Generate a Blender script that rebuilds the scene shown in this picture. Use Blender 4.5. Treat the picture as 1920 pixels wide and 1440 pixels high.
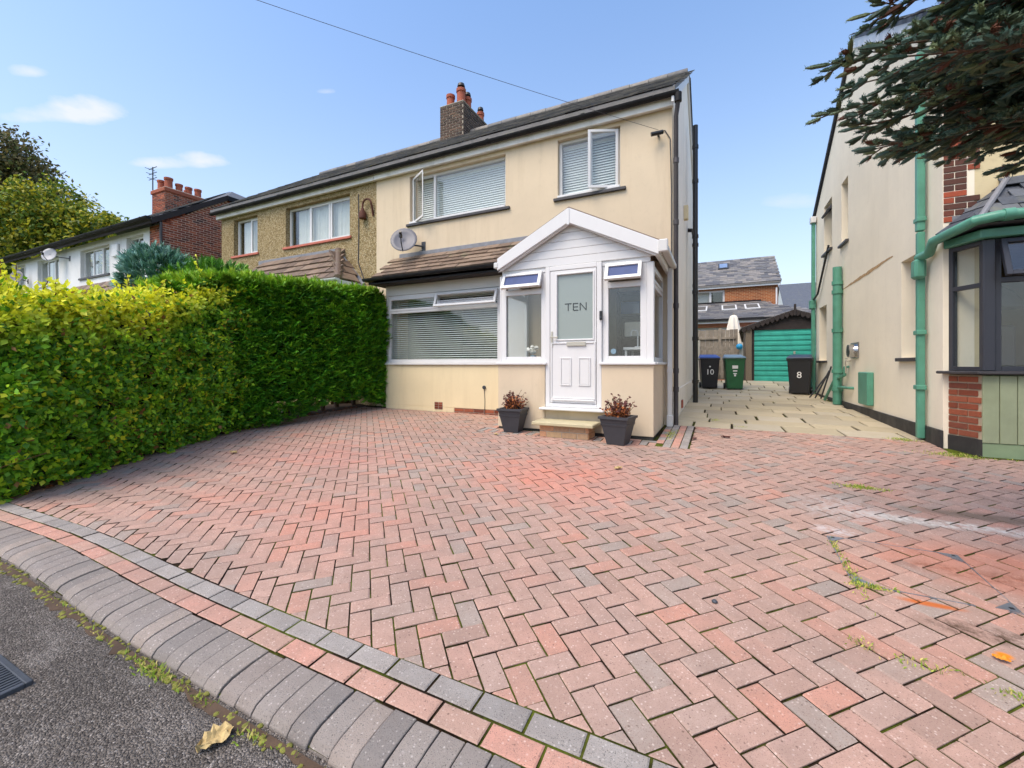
import bpy, bmesh, math, random
import numpy as np
from mathutils import Vector, Matrix, Euler
random.seed(7); RNG = np.random.default_rng(11)
for o in list(bpy.data.objects): bpy.data.objects.remove(o)
scene = bpy.context.scene
COL = scene.collection
rad = math.radians

# ------------------------------------------------------------------ camera
CAM_H = 1.304
cam_d = bpy.data.cameras.new('camera'); cam = bpy.data.objects.new('camera', cam_d); COL.objects.link(cam)
cam.location = (0, 0, CAM_H); cam.rotation_euler = (rad(90), 0, rad(25.97))
cam_d.sensor_width = 36; cam_d.lens = 36 * 797 / 1920; cam_d.shift_y = -37 / 1920
cam_d.clip_start = 0.05; cam_d.clip_end = 3000
scene.camera = cam

# ------------------------------------------------------------------ light
SUN_EL, SUN_AZ = rad(58), rad(203)          # azimuth clockwise from +Y: the sun stands behind the camera
sun_dir = Vector((math.sin(SUN_AZ) * math.cos(SUN_EL), math.cos(SUN_AZ) * math.cos(SUN_EL), math.sin(SUN_EL)))
sd = bpy.data.lights.new('sun', 'SUN'); sd.energy = 1.35; sd.angle = rad(36); sd.color = (1.0, 0.89, 0.74)
sun = bpy.data.objects.new('sun', sd); COL.objects.link(sun)
sun.rotation_euler = (-sun_dir).to_track_quat('-Z', 'Y').to_euler()
world = bpy.data.worlds.new('World'); scene.world = world; world.use_nodes = True
wt = world.node_tree; wn, wl = wt.nodes, wt.links; wn.clear()
w_out = wn.new('ShaderNodeOutputWorld'); w_bg = wn.new('ShaderNodeBackground'); w_bg.inputs[1].default_value = 0.15
sky = wn.new('ShaderNodeTexSky'); sky.sky_type = 'NISHITA'; sky.sun_disc = False
sky.sun_elevation = SUN_EL; sky.sun_rotation = SUN_AZ; sky.air_density = 1.0; sky.dust_density = 2.0; sky.ozone_density = 1.2
w_tc = wn.new('ShaderNodeTexCoord')
def wmath(op, a=None, b=None, c=None):
    n = wn.new('ShaderNodeMath'); n.operation = op
    for i, v in enumerate((a, b, c)):
        if v is None: continue
        if isinstance(v, (int, float)): n.inputs[i].default_value = v
        else: wl.new(v, n.inputs[i])
    return n.outputs[0]
w_noise = wn.new('ShaderNodeTexNoise'); w_noise.inputs['Scale'].default_value = 20; w_noise.inputs['Detail'].default_value = 7; w_noise.inputs['Roughness'].default_value = 0.55
w_map = wn.new('ShaderNodeMapping'); w_map.inputs['Scale'].default_value = (1, 1, 2.2)
wl.new(w_tc.outputs['Generated'], w_map.inputs[0]); wl.new(w_map.outputs[0], w_noise.inputs[0])
def cam_dir(px, py):
    t, d = (px - 960) / 797, (683 - py) / 797; s, c = math.sin(rad(25.97)), math.cos(rad(25.97))
    return Vector((-s + c * t, c + s * t, d)).normalized()
cloud = None                                     # small fair-weather clouds, each round its own direction in the sky
for px, py, w, h, amt in ((165, 212, .048, .026, 1.0), (130, 218, .062, .018, .85), (85, 222, .05, .012, .6), (340, 307, .078, .014, .8), (375, 302, .045, .018, .9), (58, 136, .022, .011, .6), (612, 172, .02, .007, .45),
                          (1490, 380, .06, .02, .3), (-500, 250, .2, .06, .9), (2500, 150, .2, .06, .8), (2700, 330, .25, .07, .8), (-900, 100, .2, .06, .8)):
    D = cam_dir(px, py); R = Vector((.899, .438, 0)); R = (R - D * R.dot(D)).normalized(); U = R.cross(D)
    def wdot(v):
        n = wn.new('ShaderNodeVectorMath'); n.operation = 'DOT_PRODUCT'; wl.new(w_tc.outputs['Generated'], n.inputs[0]); n.inputs[1].default_value = v
        return n.outputs['Value']
    f = wdot(D); a = wmath('DIVIDE', wdot(R), w); b = wmath('DIVIDE', wdot(U), h)
    b = wmath('ADD', wmath('MAXIMUM', b, 0.0), wmath('MULTIPLY', wmath('MINIMUM', b, 0.0), 1.7))
    r2 = wmath('ADD', wmath('MULTIPLY', a, a), wmath('MULTIPLY', b, b))
    e = wmath('MULTIPLY', wmath('SUBTRACT', wmath('ADD', -0.15, wmath('MULTIPLY', w_noise.outputs['Fac'], 2.1)), r2), amt)
    e = wmath('MULTIPLY', e, wmath('GREATER_THAN', f, 0.5))
    e = wmath('MAXIMUM', e, 0.0)
    cloud = e if cloud is None else wmath('MAXIMUM', cloud, e)
cl = wmath('MINIMUM', wmath('MULTIPLY', wmath('MAXIMUM', cloud, 0.0), 0.85), 0.8)
hs = wn.new('ShaderNodeHueSaturation'); hs.inputs['Saturation'].default_value = 1.3; hs.inputs['Value'].default_value = 1.0
w_sep = wn.new('ShaderNodeSeparateXYZ'); wl.new(w_tc.outputs['Generated'], w_sep.inputs[0])       # pale haze towards the horizon, the same all round
hz = wmath('MULTIPLY', wmath('POWER', 2.718, wmath('MULTIPLY', wmath('MAXIMUM', w_sep.outputs[2], 0.0), -3.0)), 0.98)
w_hz = wn.new('ShaderNodeMix'); w_hz.data_type = 'RGBA'; wl.new(hz, w_hz.inputs['Factor']); wl.new(sky.outputs[0], w_hz.inputs['A']); w_hz.inputs['B'].default_value = (3.0, 3.05, 3.1, 1)
wl.new(w_hz.outputs['Result'], hs.inputs['Color'])
w_mix = wn.new('ShaderNodeMix'); w_mix.data_type = 'RGBA'
wl.new(cl, w_mix.inputs['Factor']); wl.new(hs.outputs[0], w_mix.inputs['A']); w_mix.inputs['B'].default_value = (3.0, 3.05, 3.2, 1)
wl.new(w_mix.outputs['Result'], w_bg.inputs[0]); wl.new(w_bg.outputs[0], w_out.inputs[0])
vs = scene.view_settings; vs.view_transform = 'Standard'; vs.look = 'None'; vs.gamma = 1.0; vs.use_curve_mapping = False
vs.exposure = 1.1
scene.render.engine = 'CYCLES'; scene.cycles.use_denoising = True; scene.cycles.max_bounces = 5; scene.cycles.diffuse_bounces = 3; scene.cycles.transparent_max_bounces = 12; scene.cycles.caustics_reflective = False; scene.cycles.caustics_refractive = False; scene.cycles.use_adaptive_sampling = True; scene.cycles.adaptive_threshold = 0.02

# ------------------------------------------------------------------ helpers
def g(x, y):
    """height of the ground: a drive that rises to the houses, a flatter passage, a short ramp to the garage"""
    x = max(-30.0, min(30.0, x))
    return -0.00675 * x + 0.0440 * max(min(y, 7.3), -3) + 0.024 * (max(min(y, 15.5), 7.3) - 7.3) + 0.1 * (max(min(y, 17.5), 15.5) - 15.5)
def srgb(r, gg, b):
    f = lambda v: (v / 255 / 12.92) if v / 255 <= .04045 else ((v / 255 + .055) / 1.055) ** 2.4
    return (f(r), f(gg), f(b))
def lerp(a, b, t): return a + (b - a) * t
def proj(x, y, z):
    s, c = math.sin(rad(25.97)), math.cos(rad(25.97)); zc = -s * x + c * y; xc = c * x + s * y
    if zc < .05: return None
    return 960 + 797 * xc / zc, 683 - 797 * (z - CAM_H) / zc, zc
def shows(x, y, z, m=40):
    p = proj(x, y, z)
    return 0.0 if p is None or not (-m < p[0] < 1920 + m and -m < p[1] < 1440 + m) else 1.0 / p[2] ** 3
BASE = {}
def base_of(p):
    while p is not None and p.name not in BASE: p = p.parent
    return BASE[p.name] if p is not None else Vector((0, 0, 0))
def link(o, parent=None):
    COL.objects.link(o)
    if parent is not None: o.parent = parent
    return o
def tag(o, label, cat, group=None, kind=None):
    o['label'] = label
    if cat: o['category'] = cat
    if group: o['group'] = group
    if kind: o['kind'] = kind
    return o
def thing(name, label, cat, loc, group=None):
    o = bpy.data.objects.new(name, None); o.empty_display_size = .2; o.location = loc; link(o)
    BASE[o.name] = Vector(loc); return tag(o, label, cat, group)
def structure(o, label=None):
    o['kind'] = 'structure'
    if label: o['label'] = label
    return o
F_FRONT = lambda Y0: (lambda a, d, z: (a, Y0 - d, z))
F_LEFT = lambda X0: (lambda a, d, z: (X0 - d, a, z))      # a wall that faces -X
F_RIGHT = lambda X0: (lambda a, d, z: (X0 + d, a, z))     # a wall that faces +X
class MB:
    def __init__(s, F=None): s.v = []; s.f = []; s.F = F or (lambda a, d, z: (a, d, z)); s.m = []; s.cm = 0
    def add(s, vs, fs):
        n = len(s.v); s.v += [s.F(*p) for p in vs]; s.f += [tuple(i + n for i in q) for q in fs]; s.m += [s.cm] * len(fs); return s
    def box(s, a0, a1, d0, d1, z0, z1):
        return s.add([(a0, d0, z0), (a1, d0, z0), (a1, d1, z0), (a0, d1, z0), (a0, d0, z1), (a1, d0, z1), (a1, d1, z1), (a0, d1, z1)],
                     [(0, 3, 2, 1), (4, 5, 6, 7), (0, 1, 5, 4), (1, 2, 6, 5), (2, 3, 7, 6), (3, 0, 4, 7)])
    def hexa(s, p):      # eight free corners: four below, four above
        return s.add(p, [(0, 3, 2, 1), (4, 5, 6, 7), (0, 1, 5, 4), (1, 2, 6, 5), (2, 3, 7, 6), (3, 0, 4, 7)])
    def prism(s, poly, d0, d1):      # polygon in (a, z)
        n = len(poly); vs = [(a, d0, z) for a, z in poly] + [(a, d1, z) for a, z in poly]
        return s.add(vs, [tuple(range(n)), tuple(reversed(range(n, 2 * n)))] + [(i, (i + 1) % n, n + (i + 1) % n, n + i) for i in range(n)])
    def slab(s, poly, z0, z1):       # polygon in (x, y), constant or callable heights
        n = len(poly); f0 = z0 if callable(z0) else (lambda x, y: z0); f1 = z1 if callable(z1) else (lambda x, y: z1)
        vs = [(x, y, f0(x, y)) for x, y in poly] + [(x, y, f1(x, y)) for x, y in poly]
        return s.add(vs, [tuple(reversed(range(n))), tuple(range(n, 2 * n))] + [(i, (i + 1) % n, n + (i + 1) % n, n + i) for i in range(n)])
    def tube(s, path, r, n=10, cap=True):
        P = [Vector(p) for p in path]; rs = r if isinstance(r, (list, tuple)) else [r] * len(P); base = len(s.v); vs = []
        prev = None
        for i, p in enumerate(P):
            t = (P[min(i + 1, len(P) - 1)] - P[max(i - 1, 0)]).normalized()
            ref = prev if prev is not None else (Vector((0, 0, 1)) if abs(t.z) < .9 else Vector((1, 0, 0)))
            u = (ref - t * ref.dot(t)); u = u.normalized() if u.length > 1e-6 else t.orthogonal().normalized(); w = t.cross(u); prev = u
            vs += [tuple(p + (u * math.cos(2 * math.pi * k / n) + w * math.sin(2 * math.pi * k / n)) * rs[i]) for k in range(n)]
        fs = [(i * n + k, i * n + (k + 1) % n, (i + 1) * n + (k + 1) % n, (i + 1) * n + k) for i in range(len(P) - 1) for k in range(n)]
        if cap: fs += [tuple(reversed(range(n))), tuple(range((len(P) - 1) * n, len(P) * n))]
        return s.add(vs, fs)
    def lathe(s, c, prof, n=16, cap=True):   # (radius, z) about a vertical axis
        cx, cy, cz = c; vs = [(cx + r * math.cos(2 * math.pi * k / n), cy + r * math.sin(2 * math.pi * k / n), cz + z) for r, z in prof for k in range(n)]
        fs = [(i * n + k, i * n + (k + 1) % n, (i + 1) * n + (k + 1) % n, (i + 1) * n + k) for i in range(len(prof) - 1) for k in range(n)]
        if cap: fs += [tuple(reversed(range(n))), tuple(range((len(prof) - 1) * n, len(prof) * n))]
        return s.add(vs, fs)
    def quad(s, a, b, c, d): return s.add([a, b, c, d], [(0, 1, 2, 3)])
    def mesh(s, name, off=Vector((0, 0, 0)), bevel=0, smooth=False, weld=False, recalc=True):
        me = bpy.data.meshes.new(name); me.from_pydata([(x - off[0], y - off[1], z - off[2]) for x, y, z in s.v], [], s.f)
        if any(s.m): me.polygons.foreach_set('material_index', s.m)
        bm = bmesh.new(); bm.from_mesh(me)
        if weld: bmesh.ops.remove_doubles(bm, verts=bm.verts, dist=1e-5)
        if recalc: bmesh.ops.recalc_face_normals(bm, faces=bm.faces)
        if bevel: bmesh.ops.bevel(bm, geom=list(bm.edges), offset=bevel, segments=1, affect='EDGES', profile=.7, clamp_overlap=True)
        bm.to_mesh(me); bm.free()
        if smooth:
            me.polygons.foreach_set('use_smooth', [True] * len(me.polygons))
            if smooth != 'all': me.set_sharp_from_angle(angle=rad(40))
        return me
    def build(s, name, mat, parent=None, bevel=0, smooth=False, weld=False, recalc=True):
        me = s.mesh(name, base_of(parent), bevel, smooth, weld, recalc)
        for m_ in (mat if isinstance(mat, (list, tuple)) else [mat]): me.materials.append(m_)
        return link(bpy.data.objects.new(name, me), parent)
def one(name, label, cat, mb, mat, loc, group=None, **k):
    """a thing that is one mesh, its origin at its base"""
    me = mb.mesh(name, Vector(loc), k.get('bevel', 0), k.get('smooth', False), k.get('weld', False), k.get('recalc', True))
    for m_ in (mat if isinstance(mat, (list, tuple)) else [mat]): me.materials.append(m_)
    o = link(bpy.data.objects.new(name, me)); o.location = loc; return tag(o, label, cat, group)
def wall(mb, a0, a1, z0, z1, holes, d0, d1):
    """a wall with rectangular openings (a0, a1, z0, z1), front at d1, back at d0, reveals included"""
    A = sorted({a0, a1, *[v for h in holes for v in h[:2] if a0 < v < a1]}); Z = sorted({z0, z1, *[v for h in holes for v in h[2:] if z0 < v < z1]})
    solid = lambda i, j: 0 <= i < len(A) - 1 and 0 <= j < len(Z) - 1 and not any(h[0] < (A[i] + A[i + 1]) / 2 < h[1] and h[2] < (Z[j] + Z[j + 1]) / 2 < h[3] for h in holes)
    for i in range(len(A) - 1):
        for j in range(len(Z) - 1):
            if not solid(i, j): continue
            p, q, r, t = A[i], A[i + 1], Z[j], Z[j + 1]
            mb.quad((p, d1, r), (q, d1, r), (q, d1, t), (p, d1, t)); mb.quad((p, d0, r), (p, d0, t), (q, d0, t), (q, d0, r))
            if not solid(i - 1, j): mb.quad((p, d0, r), (p, d1, r), (p, d1, t), (p, d0, t))
            if not solid(i + 1, j): mb.quad((q, d0, r), (q, d0, t), (q, d1, t), (q, d1, r))
            if not solid(i, j - 1): mb.quad((p, d0, r), (q, d0, r), (q, d1, r), (p, d1, r))
            if not solid(i, j + 1): mb.quad((p, d0, t), (p, d1, t), (q, d1, t), (q, d0, t))
    return mb
def pieces(name, parent, mesh, mats, limit=300, rest_name=None):
    """alike pieces from one shared mesh: those that show largest as objects, the rest joined as stuff. mats: world matrices"""
    off = base_of(parent)
    order = sorted(mats, key=lambda M: -shows(*M.translation))
    for M in order[:limit]:
        o = bpy.data.objects.new(name, mesh); link(o, parent); T = M.copy(); T.translation = M.translation - off; o.matrix_local = T
    rest = order[limit:]
    if rest:
        n = len(mesh.vertices); co = np.empty(n * 3); mesh.vertices.foreach_get('co', co); co = np.c_[co.reshape(-1, 3), np.ones(n)]
        fs = [tuple(p.vertices) for p in mesh.polygons]; V = []; Fc = []
        for k, M in enumerate(rest):
            V.append((co @ np.array(M).T)[:, :3] - np.array(off)); Fc += [tuple(i + k * n for i in q) for q in fs]
        me = bpy.data.meshes.new(rest_name or name + 's'); me.from_pydata(np.concatenate(V).tolist(), [], Fc)
        for m_ in mesh.materials: me.materials.append(m_)
        if len(mesh.materials) > 1: me.polygons.foreach_set('material_index', [p.material_index for p in mesh.polygons] * len(rest))
        o = link(bpy.data.objects.new(rest_name or name + 's', me), parent); o['kind'] = 'stuff'
def axes(origin, ex, ey, ez):
    M = Matrix.Identity(4)
    for i, e in enumerate((ex, ey, ez)):
        for j in range(3): M[j][i] = e[j]
    M.translation = Vector(origin); return M
def text_mesh(txt, h, name, depth=.002):
    c = bpy.data.curves.new(name, 'FONT'); c.body = txt; c.size = h / .69; c.extrude = depth; c.resolution_u = 3; c.align_x = 'CENTER'
    o = bpy.data.objects.new(name, c); COL.objects.link(o); dg = bpy.context.evaluated_depsgraph_get(); dg.update()
    me = bpy.data.meshes.new_from_object(o.evaluated_get(dg)); bpy.data.objects.remove(o); bpy.data.curves.remove(c); me.name = name; return me

# ------------------------------------------------------------------ materials
class NT:
    def __init__(s, name):
        s.m = bpy.data.materials.new(name); s.m.use_nodes = True; s.t = s.m.node_tree; s.n = s.t.nodes; s.l = s.t.links
        s.b = s.n['Principled BSDF']; s.out = s.n['Material Output']
        s.pos = s.n.new('ShaderNodeNewGeometry').outputs['Position']
    def val(s, sock, v):
        if isinstance(v, (int, float)): sock.default_value = v
        elif isinstance(v, (tuple, list)): sock.default_value = (*v, 1) if len(v) == 3 and sock.type == 'RGBA' else v
        else: s.l.new(v, sock)
    def math(s, op, a, b=0.0, c=None, clamp=False):
        n = s.n.new('ShaderNodeMath'); n.operation = op; n.use_clamp = clamp; s.val(n.inputs[0], a); s.val(n.inputs[1], b)
        if c is not None: s.val(n.inputs[2], c)
        return n.outputs[0]
    def mix(s, f, a, b, mode='MIX'):
        n = s.n.new('ShaderNodeMix'); n.data_type = 'RGBA'; n.blend_type = mode; s.val(n.inputs['Factor'], f); s.val(n.inputs['A'], a); s.val(n.inputs['B'], b); return n.outputs['Result']
    def ramp(s, f, *st):
        n = s.n.new('ShaderNodeMapRange'); s.val(n.inputs[0], f); n.inputs[1].default_value, n.inputs[2].default_value, n.inputs[3].default_value, n.inputs[4].default_value = (*st, 0, 1)[:4]; return n.outputs[0]
    def cramp(s, f, stops):
        n = s.n.new('ShaderNodeValToRGB'); s.val(n.inputs[0], f); e = n.color_ramp.elements
        while len(e) < len(stops): e.new(.5)
        for k, (p, c) in enumerate(stops): e[k].position = p; e[k].color = (*c, 1)
        return n.outputs[0]
    def noise(s, scale, detail=4, rough=.55, vec=None, stretch=None, color=False):
        v = vec or s.pos
        if stretch: mp = s.n.new('ShaderNodeMapping'); mp.inputs['Scale'].default_value = stretch; s.l.new(v, mp.inputs[0]); v = mp.outputs[0]
        n = s.n.new('ShaderNodeTexNoise'); n.inputs['Scale'].default_value = scale; n.inputs['Detail'].default_value = detail; n.inputs['Roughness'].default_value = rough; s.l.new(v, n.inputs[0])
        return n.outputs['Color' if color else 'Fac']
    def voro(s, scale, out='Distance', feature='F1', vec=None):
        n = s.n.new('ShaderNodeTexVoronoi'); n.feature = feature; n.inputs['Scale'].default_value = scale; s.l.new(vec or s.pos, n.inputs[0]); return n.outputs[out]
    def rnd(s):      # one number for each separate piece, whether it is an object or an island of a joined mesh
        a = s.n.new('ShaderNodeObjectInfo').outputs['Random']; b = s.n.new('ShaderNodeNewGeometry').outputs['Random Per Island']
        return s.math('FRACT', s.math('ADD', s.math('MULTIPLY', a, 7.31), b))
    def xyz(s):
        n = s.n.new('ShaderNodeSeparateXYZ'); s.l.new(s.pos, n.inputs[0]); return n.outputs
    def bump(s, h, strength=.3, dist=.01):
        n = s.n.new('ShaderNodeBump'); n.inputs['Strength'].default_value = strength; n.inputs['Distance'].default_value = dist; s.l.new(h, n.inputs['Height']); s.l.new(n.outputs[0], s.b.inputs['Normal'])
    def fin(s, col, rough=.7, spec=None, metal=0):
        s.val(s.b.inputs['Base Color'], col); s.val(s.b.inputs['Roughness'], rough); s.b.inputs['Metallic'].default_value = metal
        if spec is not None: s.b.inputs['Specular IOR Level'].default_value = spec
        return s.m
def sc(c, k): return tuple(min(1, v * k) for v in c)
def simple(name, c, rough=.6, amt=.12, scale=6, bump=0, bscale=60, spec=None, metal=0, dirt=None):
    t = NT(name); n = t.noise(scale, 5); col = t.mix(t.ramp(n, .3, .7), sc(c, 1 - amt), sc(c, 1 + amt))
    if dirt: col = t.mix(t.math('MULTIPLY', t.ramp(t.noise(2.5, 6, .65, stretch=(1, 1, .35)), .48, .75), dirt[1]), col, dirt[0])
    if bump: t.bump(t.noise(bscale, 3), bump, .004)
    return t.fin(col, rough, spec, metal)
def render_mat(name, c, streak=.35, grain=.25):
    """painted cement render: faint mottling, weather streaks that run down the wall, fine grain"""
    t = NT(name); big = t.noise(.9, 6, .6); st = t.noise(2.2, 6, .65, stretch=(1.6, 1.6, .16)); fine = t.noise(170, 2)
    col = t.mix(t.ramp(big, .3, .7), sc(c, .93), sc(c, 1.05))
    col = t.mix(t.math('MULTIPLY', t.ramp(st, .50, .72), streak), col, (c[0] * .62, c[1] * .58, c[2] * .5))
    col = t.mix(t.math('MULTIPLY', t.ramp(t.noise(9, 7, .72), .56, .72), .35), col, sc(c, .8))
    h = t.math('ADD', t.math('MULTIPLY', fine, .5), t.math('MULTIPLY', t.noise(12, 4), 1.2)); t.bump(h, grain, .004)
    return t.fin(col, .85, .25)
M = {}
M['cream'] = render_mat('cream_render', srgb(213, 196, 169))
M['cream_pale'] = render_mat('pale_cream_render', srgb(226, 210, 172), .25)
M['side_render'] = render_mat('off_white_render', srgb(240, 234, 224), .25)
M['right_render'] = render_mat('ivory_render', srgb(243, 233, 211), .1)
M['white_render'] = render_mat('white_render', srgb(225, 226, 226), .3)
M['rough_cream'] = render_mat('rough_cream_render', srgb(216, 200, 160), .2, .9)
def pebble():
    t = NT('pebbledash'); v = t.voro(55); c = t.voro(55, 'Color'); sep = t.n.new('ShaderNodeSeparateColor'); t.l.new(c, sep.inputs[0])
    col = t.cramp(sep.outputs[0], [(0, srgb(116, 100, 70)), (.35, srgb(152, 133, 96)), (.7, srgb(178, 159, 120)), (1, srgb(202, 189, 156))])
    col = t.mix(t.ramp(t.noise(1.3, 6, .65), .35, .7), t.mix(.35, col, srgb(105, 88, 50)), col)
    t.bump(t.math('SUBTRACT', 1.0, v), .9, .012); return t.fin(col, .95, .2)
M['pebble'] = pebble()
def upvc(name, c, r=.35):
    t = NT(name); n = t.noise(3, 6, .65, stretch=(1, 1, .4)); col = t.mix(t.math('MULTIPLY', t.ramp(n, .5, .8), .3), c, sc(c, .78)); return t.fin(col, r, .5)
M['upvc'] = upvc('white_upvc', srgb(218, 218, 217)); M['upvc_old'] = upvc('aged_white_upvc', srgb(210, 210, 207), .45)
M['anthracite'] = upvc('anthracite_frame', srgb(52, 54, 62), .45)
M['white_paint'] = simple('white_painted_timber', srgb(226, 224, 218), .5, .05, 4, .15, 30, dirt=(srgb(150, 145, 130), .5))
M['black_plastic'] = simple('black_gutter_plastic', (.016, .016, .018), .6, .3, 5, .1, 40, spec=.2, dirt=(srgb(70, 68, 62), .3))
M['black'] = simple('black_gloss', (.014, .014, .016), .3, .2)
M['grey_pipe'] = simple('dark_grey_pipe', srgb(62, 58, 60), .5, .15, 4, dirt=(srgb(110, 100, 92), .4))
M['teal'] = simple('teal_painted_pipe', srgb(84, 146, 124), .42, .12, 5, .15, 40, dirt=(srgb(60, 110, 90), .5))
M['teal_door'] = simple('turquoise_garage_paint', srgb(62, 170, 152), .42, .12, 3, .1, 30, dirt=(srgb(40, 130, 118), .6))
M['plinth_black'] = simple('bitumen_plinth', (.03, .028, .027), .7, .3, 8, .4, 40, dirt=(srgb(120, 115, 105), .4))
M['lead'] = simple('lead_flashing', srgb(126, 128, 134), .55, .15, 8, .2, 20)
def slate(name, cs):
    t = NT(name); r = t.rnd(); n = t.noise(9, 6, .65); c = t.cramp(r, [(0, cs[0]), (.5, cs[1]), (1, cs[2])])
    c = t.mix(t.ramp(n, .3, .75), t.mix(.4, c, (.02, .02, .022)), c)
    c = t.mix(t.math('MULTIPLY', t.ramp(t.noise(5, 7, .7), .56, .72), .55), c, srgb(122, 124, 96)); t.bump(t.noise(40, 5, .6, stretch=(1, .3, .3)), .5, .006); return t.fin(c, .6, .4)
M['slate'] = slate('welsh_slate', (srgb(92, 92, 95), srgb(122, 120, 118), srgb(150, 143, 134)))
M['slate_blue'] = slate('blue_grey_slate', (srgb(74, 80, 90), srgb(96, 102, 112), srgb(112, 116, 120)))
M['tile'] = slate('brown_concrete_tile', (srgb(108, 90, 76), srgb(132, 110, 92), srgb(150, 128, 108)))
def brick_piece(name, cs, rough=.85):
    t = NT(name); r = t.rnd(); c = t.cramp(r, [(i / (len(cs) - 1), k) for i, k in enumerate(cs)])
    c = t.mix(t.ramp(t.noise(25, 6, .7), .35, .75), sc((1, 1, 1), 0), c) if False else t.mix(t.math('MULTIPLY', t.ramp(t.noise(25, 6, .7), .4, .75), .3), c, (.05, .035, .03))
    t.bump(t.noise(80, 4), .5, .004); return t.fin(c, rough, .25)
M['brick_red'] = brick_piece('red_engineering_brick', [srgb(116, 62, 46), srgb(142, 76, 54), srgb(164, 94, 68), srgb(98, 56, 48)])
M['brick_gable'] = brick_piece('weathered_red_brick', [srgb(96, 58, 52), srgb(168, 88, 62), srgb(122, 70, 58), srgb(186, 104, 74), srgb(82, 58, 56)])
M['brick_dark'] = brick_piece('sooty_brown_brick', [srgb(78, 66, 60), srgb(98, 80, 70), srgb(66, 58, 55), srgb(112, 90, 76)])
M['brick_quoin'] = brick_piece('brown_quoin_brick', [srgb(92, 62, 54), srgb(112, 70, 56), srgb(84, 60, 54), srgb(172, 84, 58), srgb(100, 66, 54)])
M['brick_step'] = brick_piece('tan_step_brick', [srgb(192, 150, 112), srgb(208, 158, 120), srgb(176, 144, 116), srgb(204, 176, 132)])
M['mortar'] = simple('mortar', srgb(176, 160, 136), .95, .15, 20, .5, 80)
M['mortar_dark'] = simple('sooty_mortar', srgb(168, 158, 142), .95, .2, 20, .5, 80)
M['mortar_pink'] = simple('pinkish_mortar', srgb(206, 178, 158), .95, .15, 20, .5, 80)
M['terracotta'] = simple('terracotta', srgb(160, 84, 60), .8, .18, 9, .2, 40, dirt=(srgb(90, 50, 40), .5))
def wall_brick(name, cs, mortar, ax):
    """far brickwork, too small to pick apart: ax 0 runs along x, 1 along y"""
    t = NT(name); o = t.xyz(); cb = t.n.new('ShaderNodeCombineXYZ'); t.l.new(o[ax], cb.inputs[0]); t.l.new(o[2], cb.inputs[1])
    b = t.n.new('ShaderNodeTexBrick'); t.l.new(cb.outputs[0], b.inputs[0]); b.inputs['Color1'].default_value = (*cs[0], 1); b.inputs['Color2'].default_value = (*cs[1], 1); b.inputs['Mortar'].default_value = (*mortar, 1)
    b.inputs['Scale'].default_value = 1; b.inputs['Mortar Size'].default_value = .008; b.inputs['Brick Width'].default_value = .225; b.inputs['Row Height'].default_value = .075; b.inputs['Bias'].default_value = -.1
    c = t.mix(t.ramp(t.noise(1.2, 6, .65), .3, .7), t.mix(.3, b.outputs['Color'], (.08, .05, .04)), b.outputs['Color']); t.bump(t.math('SUBTRACT', 1.0, b.outputs['Fac']), .5, .006); return t.fin(c, .9, .2)
M['far_brick'] = wall_brick('far_orange_brick', (srgb(172, 98, 58), srgb(140, 76, 48)), srgb(190, 160, 120), 0)
M['far_brick_y'] = wall_brick('far_orange_brick_side', (srgb(172, 98, 58), srgb(140, 76, 48)), srgb(190, 160, 120), 1)
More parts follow.
